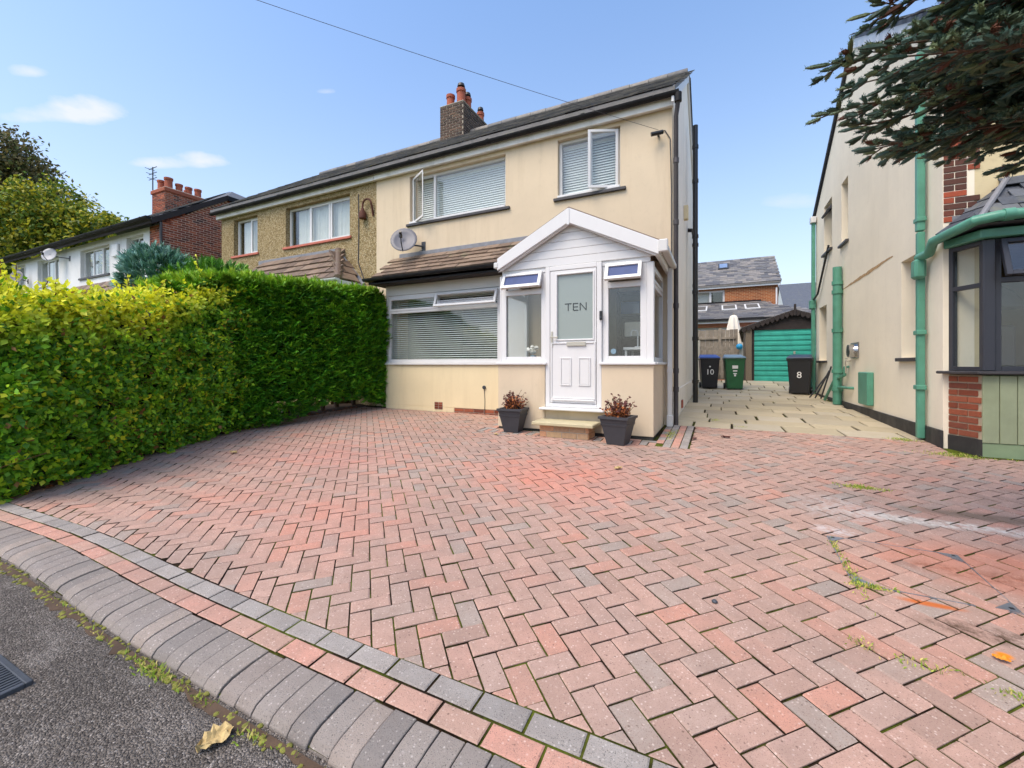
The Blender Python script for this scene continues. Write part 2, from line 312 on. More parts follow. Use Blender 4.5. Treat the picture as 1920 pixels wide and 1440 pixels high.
def paver_mat(name, stops, grain=1.0, stains=True):
    t = NT(name); r = t.rnd(); x, y, z = t.xyz()
    c = t.cramp(r, stops)
    def redder(cx, cy, sx, sy, k):                           # where the blocks have kept their colour
        dx = t.math('DIVIDE', t.math('SUBTRACT', x, cx), sx); dy = t.math('DIVIDE', t.math('SUBTRACT', y, cy), sy)
        return t.math('MULTIPLY', t.ramp(t.math('ADD', t.math('SQRT', t.math('ADD', t.math('MULTIPLY', dx, dx), t.math('MULTIPLY', dy, dy))), t.math('MULTIPLY', t.math('SUBTRACT', t.noise(1.4, 4, .6), .5), 1.8)), 1.1, .2), k)
    c = t.mix(redder(-1.5, 4.2, 1.1, 1.0, .6), c, srgb(212, 128, 106)); c = t.mix(redder(-2.9, 2.4, 1.4, .7, .4), c, srgb(206, 134, 114)); c = t.mix(redder(-4.4, 3.6, 1.2, .9, .4), c, srgb(200, 132, 120)); c = t.mix(t.math('MULTIPLY', t.ramp(t.noise(.8, 4, .6, stretch=(1, 1.6, 1)), .48, .66), .5), c, srgb(142, 128, 118))
    c = t.mix(t.math('MULTIPLY', t.ramp(t.noise(9, 6, .72), .4, .7), .45), c, srgb(140, 116, 103))
    pit = t.noise(230, 2, .6); c = t.mix(t.ramp(pit, .30, .42), srgb(128, 100, 90), c); c = t.mix(t.math('MULTIPLY', t.ramp(t.voro(62), .30, .16), t.math('MULTIPLY', t.ramp(t.noise(30, 2), .38, .62), .42)), c, srgb(232, 214, 200)); c = t.mix(t.math('MULTIPLY', t.ramp(t.voro(41), .22, .10), t.math('MULTIPLY', t.ramp(t.noise(17, 2), .45, .6), .7)), c, srgb(92, 70, 60))
    if stains:
        wob = t.math('MULTIPLY', t.math('SUBTRACT', t.noise(2.6, 6, .65), .5), .75)
        def blob(cx, cy, sx, sy, lo=1.0, hi=.45):
            dx = t.math('DIVIDE', t.math('SUBTRACT', x, cx), sx); dy = t.math('DIVIDE', t.math('SUBTRACT', y, cy), sy)
            d = t.math('ADD', t.math('SQRT', t.math('ADD', t.math('MULTIPLY', dx, dx), t.math('MULTIPLY', dy, dy))), wob); return t.ramp(d, lo, hi)
        fleck = t.ramp(t.noise(24, 6, .7), .38, .6)
        cement = t.math('MULTIPLY', blob(1.55, 4.06, .95, .10), t.math('ADD', .1, t.math('MULTIPLY', fleck, .85)))
        c = t.mix(cement, c, srgb(206, 198, 188)); c = t.mix(t.math('MULTIPLY', blob(.85, 4.12, .42, .42), t.math('MULTIPLY', fleck, .55)), c, srgb(186, 180, 174))
        c = t.mix(t.math('MULTIPLY', blob(.72, 3.62, .16, .10), t.math('MULTIPLY', fleck, .7)), c, srgb(200, 196, 194))
        c = t.mix(t.math('MULTIPLY', blob(1.85, 4.33, .62, .12), .8), c, srgb(112, 96, 82))
        c = t.mix(t.math('MULTIPLY', blob(1.05, 2.62, .26, .09), t.math('MULTIPLY', fleck, .9)), c, srgb(86, 66, 52))
        c = t.mix(t.math('MULTIPLY', blob(1.5, 3.35, .7, .5), .42), c, srgb(196, 112, 82))
        c = t.mix(t.math('MULTIPLY', blob(1.28, 3.25, .5, .1), t.math('MULTIPLY', fleck, .55)), c, srgb(120, 66, 40))
        c = t.mix(t.math('MULTIPLY', blob(.95, 2.80, .16, .035), .9), c, srgb(190, 98, 34)); c = t.mix(t.math('MULTIPLY', blob(1.06, 2.47, .035, .03), 1.0), c, srgb(222, 132, 30))
    t.bump(t.math('ADD', t.math('MULTIPLY', pit, 1.0), t.math('MULTIPLY', t.noise(40, 4), .6)), .55 * grain, .004); return t.fin(c, .88, .25)
RED = [(0, srgb(164, 136, 122)), (.2, srgb(178, 147, 132)), (.42, srgb(186, 151, 135)), (.62, srgb(172, 147, 134)), (.8, srgb(190, 140, 121)), (.9, srgb(167, 150, 138)), (1, srgb(155, 143, 133))]
M['paver'] = paver_mat('red_block_paving', RED)
M['paver_red'] = paver_mat('salmon_border_block', [(0, srgb(188, 142, 125)), (.5, srgb(198, 146, 128)), (1, srgb(176, 146, 130))], stains=False)
M['paver_grey'] = paver_mat('charcoal_border_block', [(0, srgb(124, 120, 116)), (.5, srgb(138, 133, 128)), (1, srgb(116, 112, 112))], stains=False)
def grey_block(name, st):
    t = NT(name); c = t.cramp(t.rnd(), st); c = t.mix(t.math('MULTIPLY', t.ramp(t.noise(5, 6, .7), .4, .75), .45), c, srgb(112, 100, 92)); pit = t.noise(240, 2, .6)
    c = t.mix(t.ramp(pit, .30, .42), srgb(80, 76, 72), c); c = t.mix(t.math('MULTIPLY', t.ramp(t.voro(62), .28, .15), t.math('MULTIPLY', t.ramp(t.noise(30, 2), .38, .62), .4)), c, srgb(220, 212, 204)); t.bump(pit, .6, .004); return t.fin(c, .9, .25)
M['paver_grey'] = grey_block('charcoal_border_block', [(0, srgb(150, 144, 138)), (.5, srgb(164, 157, 150)), (1, srgb(142, 137, 132))])
M['kerb'] = grey_block('brindled_kerb_block', [(0, srgb(126, 120, 115)), (.4, srgb(146, 137, 129)), (.7, srgb(135, 128, 123)), (1, srgb(152, 140, 130))])
def joint():
    t = NT('mossy_joint_sand'); x, y, z = t.xyz(); n = t.noise(2.3, 6, .7); n2 = t.noise(30, 4, .6)
    c = t.mix(t.ramp(n2, .3, .7), srgb(22, 17, 12), srgb(54, 42, 31)); c = t.mix(t.math('MULTIPLY', t.ramp(n, .47, .62), .85), c, t.mix(n2, srgb(62, 74, 22), srgb(112, 124, 38))); t.bump(n2, .8, .01); return t.fin(c, 1, .1)
M['joint'] = joint()
def asphalt():
    t = NT('asphalt'); v = t.voro(150); c3 = t.voro(150, 'Color'); s_ = t.n.new('ShaderNodeSeparateColor'); t.l.new(c3, s_.inputs[0])
    c = t.cramp(s_.outputs[0], [(0, srgb(72, 66, 61)), (.45, srgb(104, 97, 90)), (.8, srgb(128, 120, 112)), (.95, srgb(146, 138, 130)), (1, srgb(178, 170, 162))])
    c = t.mix(t.ramp(t.noise(1.7, 6, .65), .35, .7), t.mix(.5, c, srgb(62, 57, 53)), c); c = t.mix(t.math('MULTIPLY', t.ramp(t.noise(3.1, 7, .7, stretch=(1, 2.4, 1)), .55, .72), .5), c, srgb(160, 153, 146))
    h = t.math('ADD', t.math('SUBTRACT', 1.0, v), t.math('MULTIPLY', t.noise(60, 4), .6)); t.bump(h, .9, .012); return t.fin(c, .9, .3)
M['asphalt'] = asphalt()
def flag():
    t = NT('sandstone_flag'); r = t.rnd(); c = t.cramp(r, [(0, srgb(166, 155, 130)), (.4, srgb(186, 174, 148)), (.75, srgb(176, 167, 148)), (1, srgb(152, 143, 123))])
    c = t.mix(t.math('MULTIPLY', t.ramp(t.noise(3, 6, .7), .42, .75), .5), c, srgb(160, 146, 120)); c = t.mix(t.math('MULTIPLY', t.ramp(t.noise(5, 6, .7), .58, .75), .35), c, srgb(122, 128, 88)); t.bump(t.noise(18, 5), .4, .008); return t.fin(c, .85, .3)
M['flag'] = flag()
M['soil'] = simple('leafy_soil', srgb(78, 62, 48), 1, .3, 12, .9, 50)
M['grass_ground'] = simple('rough_grass_ground', srgb(92, 104, 56), 1, .3, 3, .6, 40)
M['moss'] = simple('moss', srgb(116, 116, 50), 1, .35, 25, .8, 80)
M['galv'] = simple('galvanised_steel', srgb(150, 154, 160), .45, .15, 10, .2, 40, metal=.7)
M['iron'] = simple('cast_iron', srgb(74, 78, 84), .6, .2, 12, .4, 60, metal=.4)
M['rust'] = simple('rusty_iron', srgb(84, 44, 30), .8, .3, 20, .4, 60)
M['sill_red'] = simple('red_painted_sill', srgb(186, 104, 84), .6, .1)
M['sill_dark'] = simple('dark_slate_sill', srgb(60, 58, 60), .5, .15, 6, .2)
M['stone'] = simple('weathered_step_stone', srgb(186, 176, 142), .85, .12, 4, .4, 40, dirt=(srgb(140, 136, 92), .5))
M['pot'] = simple('dark_grey_planter', srgb(58, 59, 64), .55, .1, 10, .1)
M['dry_leaf'] = simple('dry_russet_leaf', srgb(172, 100, 52), .8, .35, 30)
M['dry_dark'] = simple('dry_dark_leaf', srgb(84, 44, 40), .8, .3, 30)
M['dry_tan'] = simple('dry_tan_leaf', srgb(188, 164, 112), .85, .25, 40, .4, 60)
M['orange_leaf'] = simple('orange_leaf', srgb(214, 140, 40), .8, .2, 40)
M['twig'] = simple('brown_twig', srgb(104, 66, 42), .9, .2, 30)
M['bark'] = simple('bark', srgb(84, 68, 54), .95, .3, 10, .9, 25)
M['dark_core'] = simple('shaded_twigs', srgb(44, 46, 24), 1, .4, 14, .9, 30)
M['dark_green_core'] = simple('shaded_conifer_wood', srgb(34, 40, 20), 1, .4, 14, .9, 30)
M['blind'] = simple('white_blind_slat', srgb(238, 240, 234), .5, .03)
M['curtain'] = simple('cream_curtain', srgb(226, 220, 206), .9, .06)
M['net'] = simple('pale_curtain', srgb(222, 222, 214), .9, .05)
M['room'] = simple('room_wall', srgb(150, 140, 124), .9, .08)
M['room_dark'] = simple('dim_room_wall', srgb(88, 84, 78), .9, .1)
M['room_blue'] = simple('tinted_roof_vent_glass', srgb(58, 84, 132), .12, .1, spec=.6)
M['weathered_wood'] = simple('weathered_fence_timber', srgb(150, 140, 126), .9, .22, 8, .5, 30, dirt=(srgb(110, 102, 92), .6))
M['gate_post'] = simple('pale_concrete_post', srgb(196, 190, 176), .9, .1, 6, .3)
M['aggregate'] = simple('exposed_aggregate_post', srgb(120, 108, 92), .95, .4, 60, .8, 60)
M['black_wood'] = simple('black_stained_timber', srgb(46, 38, 36), .8, .25, 8, .4, 30)
M['sage'] = simple('sage_green_boards', srgb(150, 158, 126), .7, .14, 3, .25, 25, dirt=(srgb(126, 134, 100), .6))
M['sage_low'] = simple('sage_green_plinth', srgb(130, 148, 112), .7, .1, 4, .25)
M['dish'] = simple('grey_satellite_dish', srgb(104, 104, 110), .5, .06)
M['pale_dish'] = simple('pale_satellite_dish', srgb(170, 172, 176), .5, .06)
M['canvas'] = simple('cream_parasol_canvas', srgb(232, 226, 212), .9, .05, 6, .3, 30)
M['bin_green'] = simple('green_bin_plastic', srgb(36, 96, 58), .45, .12, 5)
M['bin_black'] = simple('black_bin_plastic', srgb(34, 34, 37), .45, .15, 5)
M['bin_navy'] = simple('blue_black_bin_plastic', srgb(26, 27, 34), .45, .15, 5)
M['lid_blue'] = simple('blue_lid_plastic', srgb(46, 82, 160), .4, .1); M['lid_grey'] = simple('grey_lid_plastic', srgb(120, 146, 160), .4, .1); M['lid_dark'] = simple('dark_lid_plastic', srgb(58, 66, 80), .4, .1)
M['teal_bin'] = simple('teal_bin_plastic', srgb(40, 120, 150), .45, .1)
M['white_num'] = simple('white_lettering', srgb(240, 240, 238), .6, .02)
M['letter'] = simple('dark_etched_lettering', srgb(34, 42, 44), .5, .02)
M['ball_blue'] = simple('bright_blue_plastic', srgb(42, 150, 200), .4, .05)
M['chrome'] = simple('chrome', srgb(190, 190, 192), .18, .05, metal=1)
M['silver'] = simple('brushed_silver', srgb(196, 190, 176), .35, .05, metal=.6)
M['pink_wall'] = simple('salmon_painted_brick', srgb(206, 140, 118), .85, .1, 6, .3)
M['solar'] = simple('roof_window_glass', srgb(120, 140, 170), .15, .1, spec=.6)
M['lamp_shade'] = simple('black_lamp_shade', srgb(30, 32, 36), .5, .1)
M['petal'] = simple('white_petals', srgb(236, 234, 226), .8, .04)
M['cable'] = simple('black_cable', (.05, .05, .055), .6, .1)
M['cowl'] = simple('black_chimney_cowl', (.02, .02, .02), .5, .1)
def glass(name, tint=(.95, .97, .965), rough=0.0, body=0.0, body_col=(.5, .55, .55), refl=.85):
    t = NT(name); t.n.remove(t.b); lw = t.n.new('ShaderNodeLayerWeight'); lw.inputs['Blend'].default_value = .5; fac = t.math('ADD', .055, t.math('MULTIPLY', t.math('POWER', lw.outputs['Facing'], 4.0), refl))
    tr = t.n.new('ShaderNodeBsdfTransparent'); tr.inputs[0].default_value = (*tint, 1); gl = t.n.new('ShaderNodeBsdfGlossy'); gl.inputs['Roughness'].default_value = rough; gl.inputs['Color'].default_value = (1, 1, 1, 1)
    mx = t.n.new('ShaderNodeMixShader'); base = tr.outputs[0]
    if body:
        df = t.n.new('ShaderNodeBsdfDiffuse'); df.inputs[0].default_value = (*body_col, 1); m2 = t.n.new('ShaderNodeMixShader'); m2.inputs[0].default_value = body; t.l.new(base, m2.inputs[1]); t.l.new(df.outputs[0], m2.inputs[2]); base = m2.outputs[0]
    t.l.new(fac, mx.inputs[0]); t.l.new(base, mx.inputs[1]); t.l.new(gl.outputs[0], mx.inputs[2]); t.l.new(mx.outputs[0], t.out.inputs[0]); return t.m
M['glass'] = glass('window_glass'); M['frosted'] = glass('frosted_door_glass', rough=.12, body=.88, body_col=srgb(150, 162, 158))
M['blue_glass'] = simple('blue_tinted_vent_glass', srgb(72, 86, 128), .5, .12, 5, spec=.15)
def leaf_mat(name, rough=.55, trans=.35):
    t = NT(name); a = t.n.new('ShaderNodeAttribute'); a.attribute_name = 'Col'; t.n.remove(t.b)
    df = t.n.new('ShaderNodeBsdfPrincipled'); t.l.new(a.outputs['Color'], df.inputs['Base Color']); df.inputs['Roughness'].default_value = rough; df.inputs['Specular IOR Level'].default_value = .35
    tl = t.n.new('ShaderNodeBsdfTranslucent'); t.l.new(a.outputs['Color'], tl.inputs[0]); mx = t.n.new('ShaderNodeMixShader'); mx.inputs[0].default_value = trans
    t.l.new(df.outputs[0], mx.inputs[1]); t.l.new(tl.outputs[0], mx.inputs[2]); t.l.new(mx.outputs[0], t.out.inputs[0]); return t.m
M['leaf'] = leaf_mat('leaf'); M['needle'] = leaf_mat('needle', .6, .15)
# ------------------------------------------------------------------ ground, road, drive, passage
GX = [-900, -300, -100, -60, -30, -15, 0, 15, 30, 60, 100, 300, 900]; GY = [-900, -300, -100, -30, -8, -3, 0, 1, 3, 7.3, 11, 15.5, 17.5, 30, 60, 120, 300, 900]
mb = MB(); mb.v = [(x, y, g(x, y) - .16) for y in GY for x in GX]; nx = len(GX)
mb.f = [(j * nx + i, j * nx + i + 1, (j + 1) * nx + i + 1, (j + 1) * nx + i) for j in range(len(GY) - 1) for i in range(nx - 1)]; mb.m = [0] * len(mb.f)
structure(mb.build('ground', M['grass_ground'], recalc=False))
def wig(x): return .06 * math.exp(-((x + 4.1) / 1.1) ** 2)
EDGE = .97
mb = MB(); xs = [-60, -30, -12] + [-9 + .5 * i for i in range(30)] + [10, 30, 60]; ys = [-9, -4, -1, 0, .5, EDGE + .03]
mb.v = [(x, y + (wig(x) if y > .4 else 0), -.00675 * max(-30, min(30, x)) - .010 - .012 * max(0, .6 - y)) for y in ys for x in xs]; nx = len(xs)
mb.f = [(j * nx + i, j * nx + i + 1, (j + 1) * nx + i + 1, (j + 1) * nx + i) for j in range(len(ys) - 1) for i in range(nx - 1)]; mb.m = [0] * len(mb.f)
structure(mb.build('road', M['asphalt'], recalc=False))
# the drive: a bed of joint sand with every block laid on it
mb = MB(); mb.v = []
bx = [-9 + i for i in range(16)]; by = [EDGE + .02, 1.25, 3, 5, 7.3]
mb.v = [(x, y + (wig(x) if y < 1.1 else 0), g(x, y) - .0075 - (.036 if y < 1.1 else 0)) for y in by for x in bx]
mb.f = [(j * 16 + i, j * 16 + i + 1, (j + 1) * 16 + i + 1, (j + 1) * 16 + i) for j in range(4) for i in range(15)]; mb.m = [0] * len(mb.f)
drive = structure(mb.build('driveway', M['joint'], recalc=False))
def bed_edge(y):      # where the hedge's soil begins (x, going left)
    P = [(0, -5.3), (1.35, -5.66), (1.96, -6.0), (2.69, -6.42), (3.7, -6.88), (4.43, -7.15), (5.5, -7.2), (8, -7.1)]
    for (y0, x0), (y1, x1) in zip(P, P[1:]):
        if y <= y1: return lerp(x0, x1, (y - y0) / (y1 - y0))
    return -7.1
def clip(poly, nx_, ny_, c):           # keep nx*x + ny*y >= c
    out = []
    for (x0, y0), (x1, y1) in zip(poly, poly[1:] + poly[:1]):
        d0 = nx_ * x0 + ny_ * y0 - c; d1 = nx_ * x1 + ny_ * y1 - c
        if d0 >= 0: out.append((x0, y0))
        if (d0 >= 0) != (d1 >= 0): k = d0 / (d0 - d1); out.append((x0 + (x1 - x0) * k, y0 + (y1 - y0) * k))
    return out
def area(p): return abs(sum(a[0] * b[1] - b[0] * a[1] for a, b in zip(p, p[1:] + p[:1]))) / 2 if len(p) > 2 else 0
SL_X, SL_Y = -.00675, .044
def drive_axes(x, y, ang, dz=0, tx=0, ty=0):
    c, s = math.cos(ang), math.sin(ang)
    ex = Vector((c, s, SL_X * c + SL_Y * s + tx)).normalized(); ey = Vector((-s, c, -SL_X * s + SL_Y * c + ty)); ez = ex.cross(ey).normalized(); ey = ez.cross(ex)
    return axes((x, y, g(x, y) + dz), ex, ey, ez)
def block_mesh(name, poly, mat, ch=.0042, dp=.04):
    """a paving block with chamfered top edges; poly is its outline about the origin, counter-clockwise"""
    cx = sum(p[0] for p in poly) / len(poly); cy = sum(p[1] for p in poly) / len(poly); n = len(poly); R = max(math.hypot(p[0] - cx, p[1] - cy) for p in poly)
    ins = [(cx + (x - cx) * (1 - ch * 1.3 / max(abs(x - cx), .02)), cy + (y - cy) * (1 - ch * 1.3 / max(abs(y - cy), .02))) if abs(x - cx) > .012 and abs(y - cy) > .012 else (lerp(x, cx, .12), lerp(y, cy, .12)) for x, y in poly]
    v = [(x, y, 0) for x, y in ins] + [(x, y, -ch) for x, y in poly] + [(x, y, -dp) for x, y in poly]
    f = [tuple(range(n))] + [(r * n + (i + 1) % n, r * n + i, (r + 1) * n + i, (r + 1) * n + (i + 1) % n) for r in (0, 1) for i in range(n)]
    me = bpy.data.meshes.new(name); me.from_pydata(v, [], f); me.materials.append(mat); me.materials.append(M['joint']); me.polygons.foreach_set('material_index', [0] * (n + 1) + [1] * n); return me      # the sides carry the dirt of the joint
def rect(w, h): return [(-w / 2, -h / 2), (w / 2, -h / 2), (w / 2, h / 2), (-w / 2, h / 2)]
GAP = .0075
full = block_mesh('paver', rect(.2 - GAP, .1 - GAP), M['paver'])
LO = (-.718, 1.886); U = (.70711, .70711); V = (.70711, -.70711)
COVER = (.65, 1.30, 2.87, 3.50)
mats = []; cuts = []
def hole_clip(poly, x0, x1, y0, y1):
    if all(p[0] <= x0 or p[0] >= x1 or p[1] <= y0 or p[1] >= y1 for p in poly) and not (x0 < sum(p[0] for p in poly) / len(poly) < x1 and y0 < sum(p[1] for p in poly) / len(poly) < y1): return poly
    best = max((clip(poly, -1, 0, -x0), clip(poly, 1, 0, x1), clip(poly, 0, -1, -y0), clip(poly, 0, 1, y1)), key=area); return best
for i in range(-110, 80):
    for j in range(-110, 80):
        r4 = (i - j) % 4
        if r4 == 0: cu, cv, ang = i + 1, j + .5, rad(45)
        elif r4 == 3: cu, cv, ang = i + .5, j + 1, rad(-45)
        else: continue
        x = LO[0] + .1 * (cu * U[0] + cv * V[0]); y = LO[1] + .1 * (cu * U[1] + cv * V[1])
        if not (1.28 < y < 7.42 and -8.0 < x < 5.2) or x < bed_edge(y) - .22: continue
        if (x > 2.5 and y > 6.75) or (-7.06 < x < -3.2 and y > 7.25): continue
        c, s = math.cos(ang), math.sin(ang); P = [(x + a * c - b * s, y + a * s + b * c) for a, b in rect(.2 - GAP, .1 - GAP)]
        q = clip(P, 0, 1, 1.406 + wig(x)); q = clip(q, 0, -1, -7.10) if x < -3.0 else clip(q, 0, -1, -7.30)
        if len(q) > 2: q = hole_clip(q, -3.40, -.33, 5.70, 9)
        if len(q) > 2: q = hole_clip(q, 2.42, 9, 6.5, 9)
        A = area(q)
        if A < .0012: continue
        dz, tx, ty = random.gauss(0, .0012) + .0018 * math.sin(x * 2.1 + 1) * math.sin(y * 1.7) + .0012 * math.sin(x * 4.3 + y * 3.1), random.gauss(0, .009), random.gauss(0, .009)
        if A > .0186: mats.append(drive_axes(x, y, ang, dz, tx, ty))
        else:
            mx = sum(p[0] for p in q) / len(q); my = sum(p[1] for p in q) / len(q); cuts.append(([(p[0] - mx, p[1] - my) for p in q], drive_axes(mx, my, 0, dz)))
pieces('paver', drive, full, mats, 300, 'pavers')
cuts.sort(key=lambda c_: -shows(*c_[1].translation)); rv, rf, rm = [], [], []
for k, (poly, Mx) in enumerate(cuts):
    me = block_mesh('cut_paver', poly, M['paver'])
    if k < 140: o = link(bpy.data.objects.new('cut_paver', me), drive); o.matrix_local = Mx
    else:
        n0 = len(rv); rv += [tuple(Mx @ v.co) for v in me.vertices]; rf += [tuple(i + n0 for i in p.vertices) for p in me.polygons]; rm += [p.material_index for p in me.polygons]; bpy.data.meshes.remove(me)
me = bpy.data.meshes.new('cut_pavers'); me.from_pydata(rv, [], rf); me.materials.append(M['paver']); me.materials.append(M['joint']); me.polygons.foreach_set('material_index', rm); o = link(bpy.data.objects.new('cut_pavers', me), drive); o['kind'] = 'stuff'
# two border courses and the bullnosed kerb blocks along the road
def course(name, y0, mat, off):
    me = block_mesh(name, rect(.2 - GAP, .1 - GAP), mat); ms = []; x = -9 + off
    while x < 4.5:
        w = wig(x); dw = (wig(x + .01) - w) / .01; m_ = drive_axes(x, y0 + w, math.atan(dw) + random.gauss(0, .006), random.gauss(0, .0012)); ms.append(m_); x += .2025
    pieces(name, drive, me, ms, 300)
course('border_block', 1.354, M['paver_grey'], 0); course('border_block', 1.252, M['paver_red'], .09)
prof = [(.108, -.05), (.108, -.003), (.104, 0), (.03, -.001), (-.05, -.009), (-.085, -.021), (-.105, -.043), (-.108, -.11)]
mb = MB(); n = len(prof)
for k, hw in enumerate((-.0478, .0478)): mb.v += [(hw, a, z) for a, z in prof]
mb.f = [tuple(range(n)), tuple(reversed(range(n, 2 * n)))] + [(i, i + 1, n + i + 1, n + i) for i in range(n - 1)]; mb.m = [0] * len(mb.f)
me = mb.mesh('kerb_block', bevel=.003); me.materials.append(M['kerb']); ms = []; x = -9.0
while x < 4.5:
    w = wig(x); dw = (wig(x + .01) - w) / .01; ms.append(drive_axes(x, 1.09 + w + random.gauss(0, .002), math.atan(dw) + random.gauss(0, .012), random.gauss(0, .002))); x += .1 * (1 + random.gauss(0, .01))
pieces('kerb_block', drive, me, ms, 300)
# border blocks round the porch
ms = [drive_axes(-3.34 + .102 * k, 5.80, rad(90), random.gauss(0, .002)) for k in range(26)] + [drive_axes(-3.28 + .203 * k, 5.955, 0, random.gauss(0, .002)) for k in range(13)] + [drive_axes(-3.25 - .102 * (k // 6), 6.10 + .203 * (k % 6), rad(90), random.gauss(0, .002)) for k in range(12)] + [drive_axes(-.706, 6.0 + .203 * k, rad(90)) for k in range(6)]
me = block_mesh('porch_border_block', rect(.2 - GAP, .1 - GAP), M['paver_grey']); pieces('porch_border_block', drive, me, ms[::2] + [drive_axes(-.40, 5.80 + .203 * k, rad(90)) for k in range(8)] + [drive_axes(-.604, 5.80 + .203 * k, rad(90)) for k in range(8)], 300)
me = block_mesh('porch_border_block', rect(.2 - GAP, .1 - GAP), M['paver_red']); pieces('porch_border_block', drive, me, ms[1::2] + [drive_axes(-.502, 5.75 + .203 * k, rad(90)) for k in range(8)], 300)
# soil bed under the hedges
mb = MB(); ys = [1.22 + .2 * i for i in range(31)]; ed = [(bed_edge(y) + random.uniform(-.03, .05), y) for y in ys]
for (x0, y0), (x1, y1) in zip(ed, ed[1:]):
    mb.quad((-9, y0, g(-9, y0) + .03), (x0 - .25, y0, g(x0, y0) + .03), (x1 - .25, y1, g(x1, y1) + .03), (-9, y1, g(-9, y1) + .03))
    mb.quad((x0 - .25, y0, g(x0, y0) + .03), (x0, y0, g(x0, y0) - .002), (x1, y1, g(x1, y1) - .002), (x1 - .25, y1, g(x1, y1) + .03))
structure(mb.build('soil_bed', M['soil'], weld=True, recalc=False))
# the passage: stone flags in uneven courses
mb = MB(); mb.v = [(x, y, g(x, y) - .02) for y in (7.28, 11, 15.5, 17.5, 18) for x in (-.72, 2.5)]; mb.f = [(2 * i, 2 * i + 1, 2 * i + 3, 2 * i + 2) for i in range(4)]; mb.m = [0] * 4
passage = structure(mb.build('passage_paving', M['joint'], recalc=False))
y = 7.325; rf2 = random.Random(5)
while y < 17.3:
    dpt = rf2.choice((.42, .5, .56, .62)); x = -.70 - rf2.uniform(0, .3)
    while x < 2.46:
        w = rf2.choice((.55, .7, .8, .92)); x0, x1 = max(x, -.685) + .013, min(x + w, 2.44) - .013
        if x1 - x0 > .1:
            poly = [(x0 + rf2.uniform(-.012, .012), y + .009 + rf2.uniform(-.012, .01)), (x1 + rf2.uniform(-.012, .012), y + .009 + rf2.uniform(-.012, .01)), (x1 + rf2.uniform(-.012, .012), y + dpt - .009), (x0 + rf2.uniform(-.012, .012), y + dpt - .009)]
            dz = rf2.gauss(0, .004); mb = MB().slab(poly, lambda a, b: g(a, b) - .05, lambda a, b: g(a, b) + dz); mb.build('flagstone', M['flag'], passage, bevel=.008)
        x += w
    y += dpt

# ------------------------------------------------------------------ builders for houses
def window(parent, F, rc, bars=(), cells=(), mat=None, fw=.055, d=(-.06, .0), name='window', pane=None):
    """frame as the part; panes and sashes are its pieces. rc: a0,a1,z0,z1 outside. bars: ('v',a,z0,z1) / ('h',z,a0,a1). cells: (a0,a1,z0,z1,kind)"""
    mat = mat or M['upvc']; a0, a1, z0, z1 = rc; mb = MB(F)
    mb.box(a0, a0 + fw, *d, z0, z1); mb.box(a1 - fw, a1, *d, z0, z1); mb.box(a0 + fw, a1 - fw, *d, z0, z0 + fw); mb.box(a0 + fw, a1 - fw, *d, z1 - fw, z1)
    for k, p, q, r in bars:
        if k == 'v': mb.box(p - fw * .5, p + fw * .5, d[0] + .002, d[1] - .002, q, r)
        else: mb.box(q, r, d[0] + .003, d[1] - .003, p - fw * .5, p + fw * .5)
    w = mb.build(name, mat, parent, bevel=.004)
    for c in cells:
        p0, p1, q0, q1, kind = c[:5]
        if kind in ('fixed', 'net'):
            MB(F).box(p0 - .004, p1 + .004, d[0] + .02, d[0] + .032, q0 - .004, q1 + .004).build('pane', pane or M['glass'], w)
        else:      # a sash with its own frame: shut, top hung open or side hung open
            sw = .048; G = F
            if kind == 'top':
                an = rad(c[5]); G = (lambda q1, an: lambda a, dd, z: F(a, d[1] + .004 + (dd) * math.cos(an) + (q1 - z) * math.sin(an), q1 - (q1 - z) * math.cos(an) + dd * math.sin(an)))(q1 + .03, an); o_ = .03
            elif kind == 'side':
                an = rad(c[5]); G = (lambda h, an, sg: lambda a, dd, z: F(h + (a - h) * math.cos(an) - sg * dd * math.sin(an), d[1] + .004 + abs(a - h) * math.sin(an) + dd * math.cos(an), z))(c[6], an, -1 if c[6] <= p0 + .1 else 1); o_ = .03
            else: G = (lambda a, dd, z: F(a, d[1] - .012 + dd, z)); o_ = .022
            A0, A1, Q0, Q1 = p0 - o_, p1 + o_, q0 - o_, q1 + o_; m2 = MB(G); dd = (0, .05) if kind != 'shut' else (-.02, .022)
            m2.box(A0, A0 + sw, *dd, Q0, Q1); m2.box(A1 - sw, A1, *dd, Q0, Q1); m2.box(A0 + sw, A1 - sw, *dd, Q0, Q0 + sw); m2.box(A0 + sw, A1 - sw, *dd, Q1 - sw, Q1)
            m2.build('sash', mat, w, bevel=.004); MB(G).box(A0 + sw - .004, A1 - sw + .004, dd[0] + .014, dd[0] + .026, Q0 + sw - .004, Q1 - sw + .004).build('pane', (c[7] if len(c) > 7 else None) or pane or M['glass'], w)
    return w
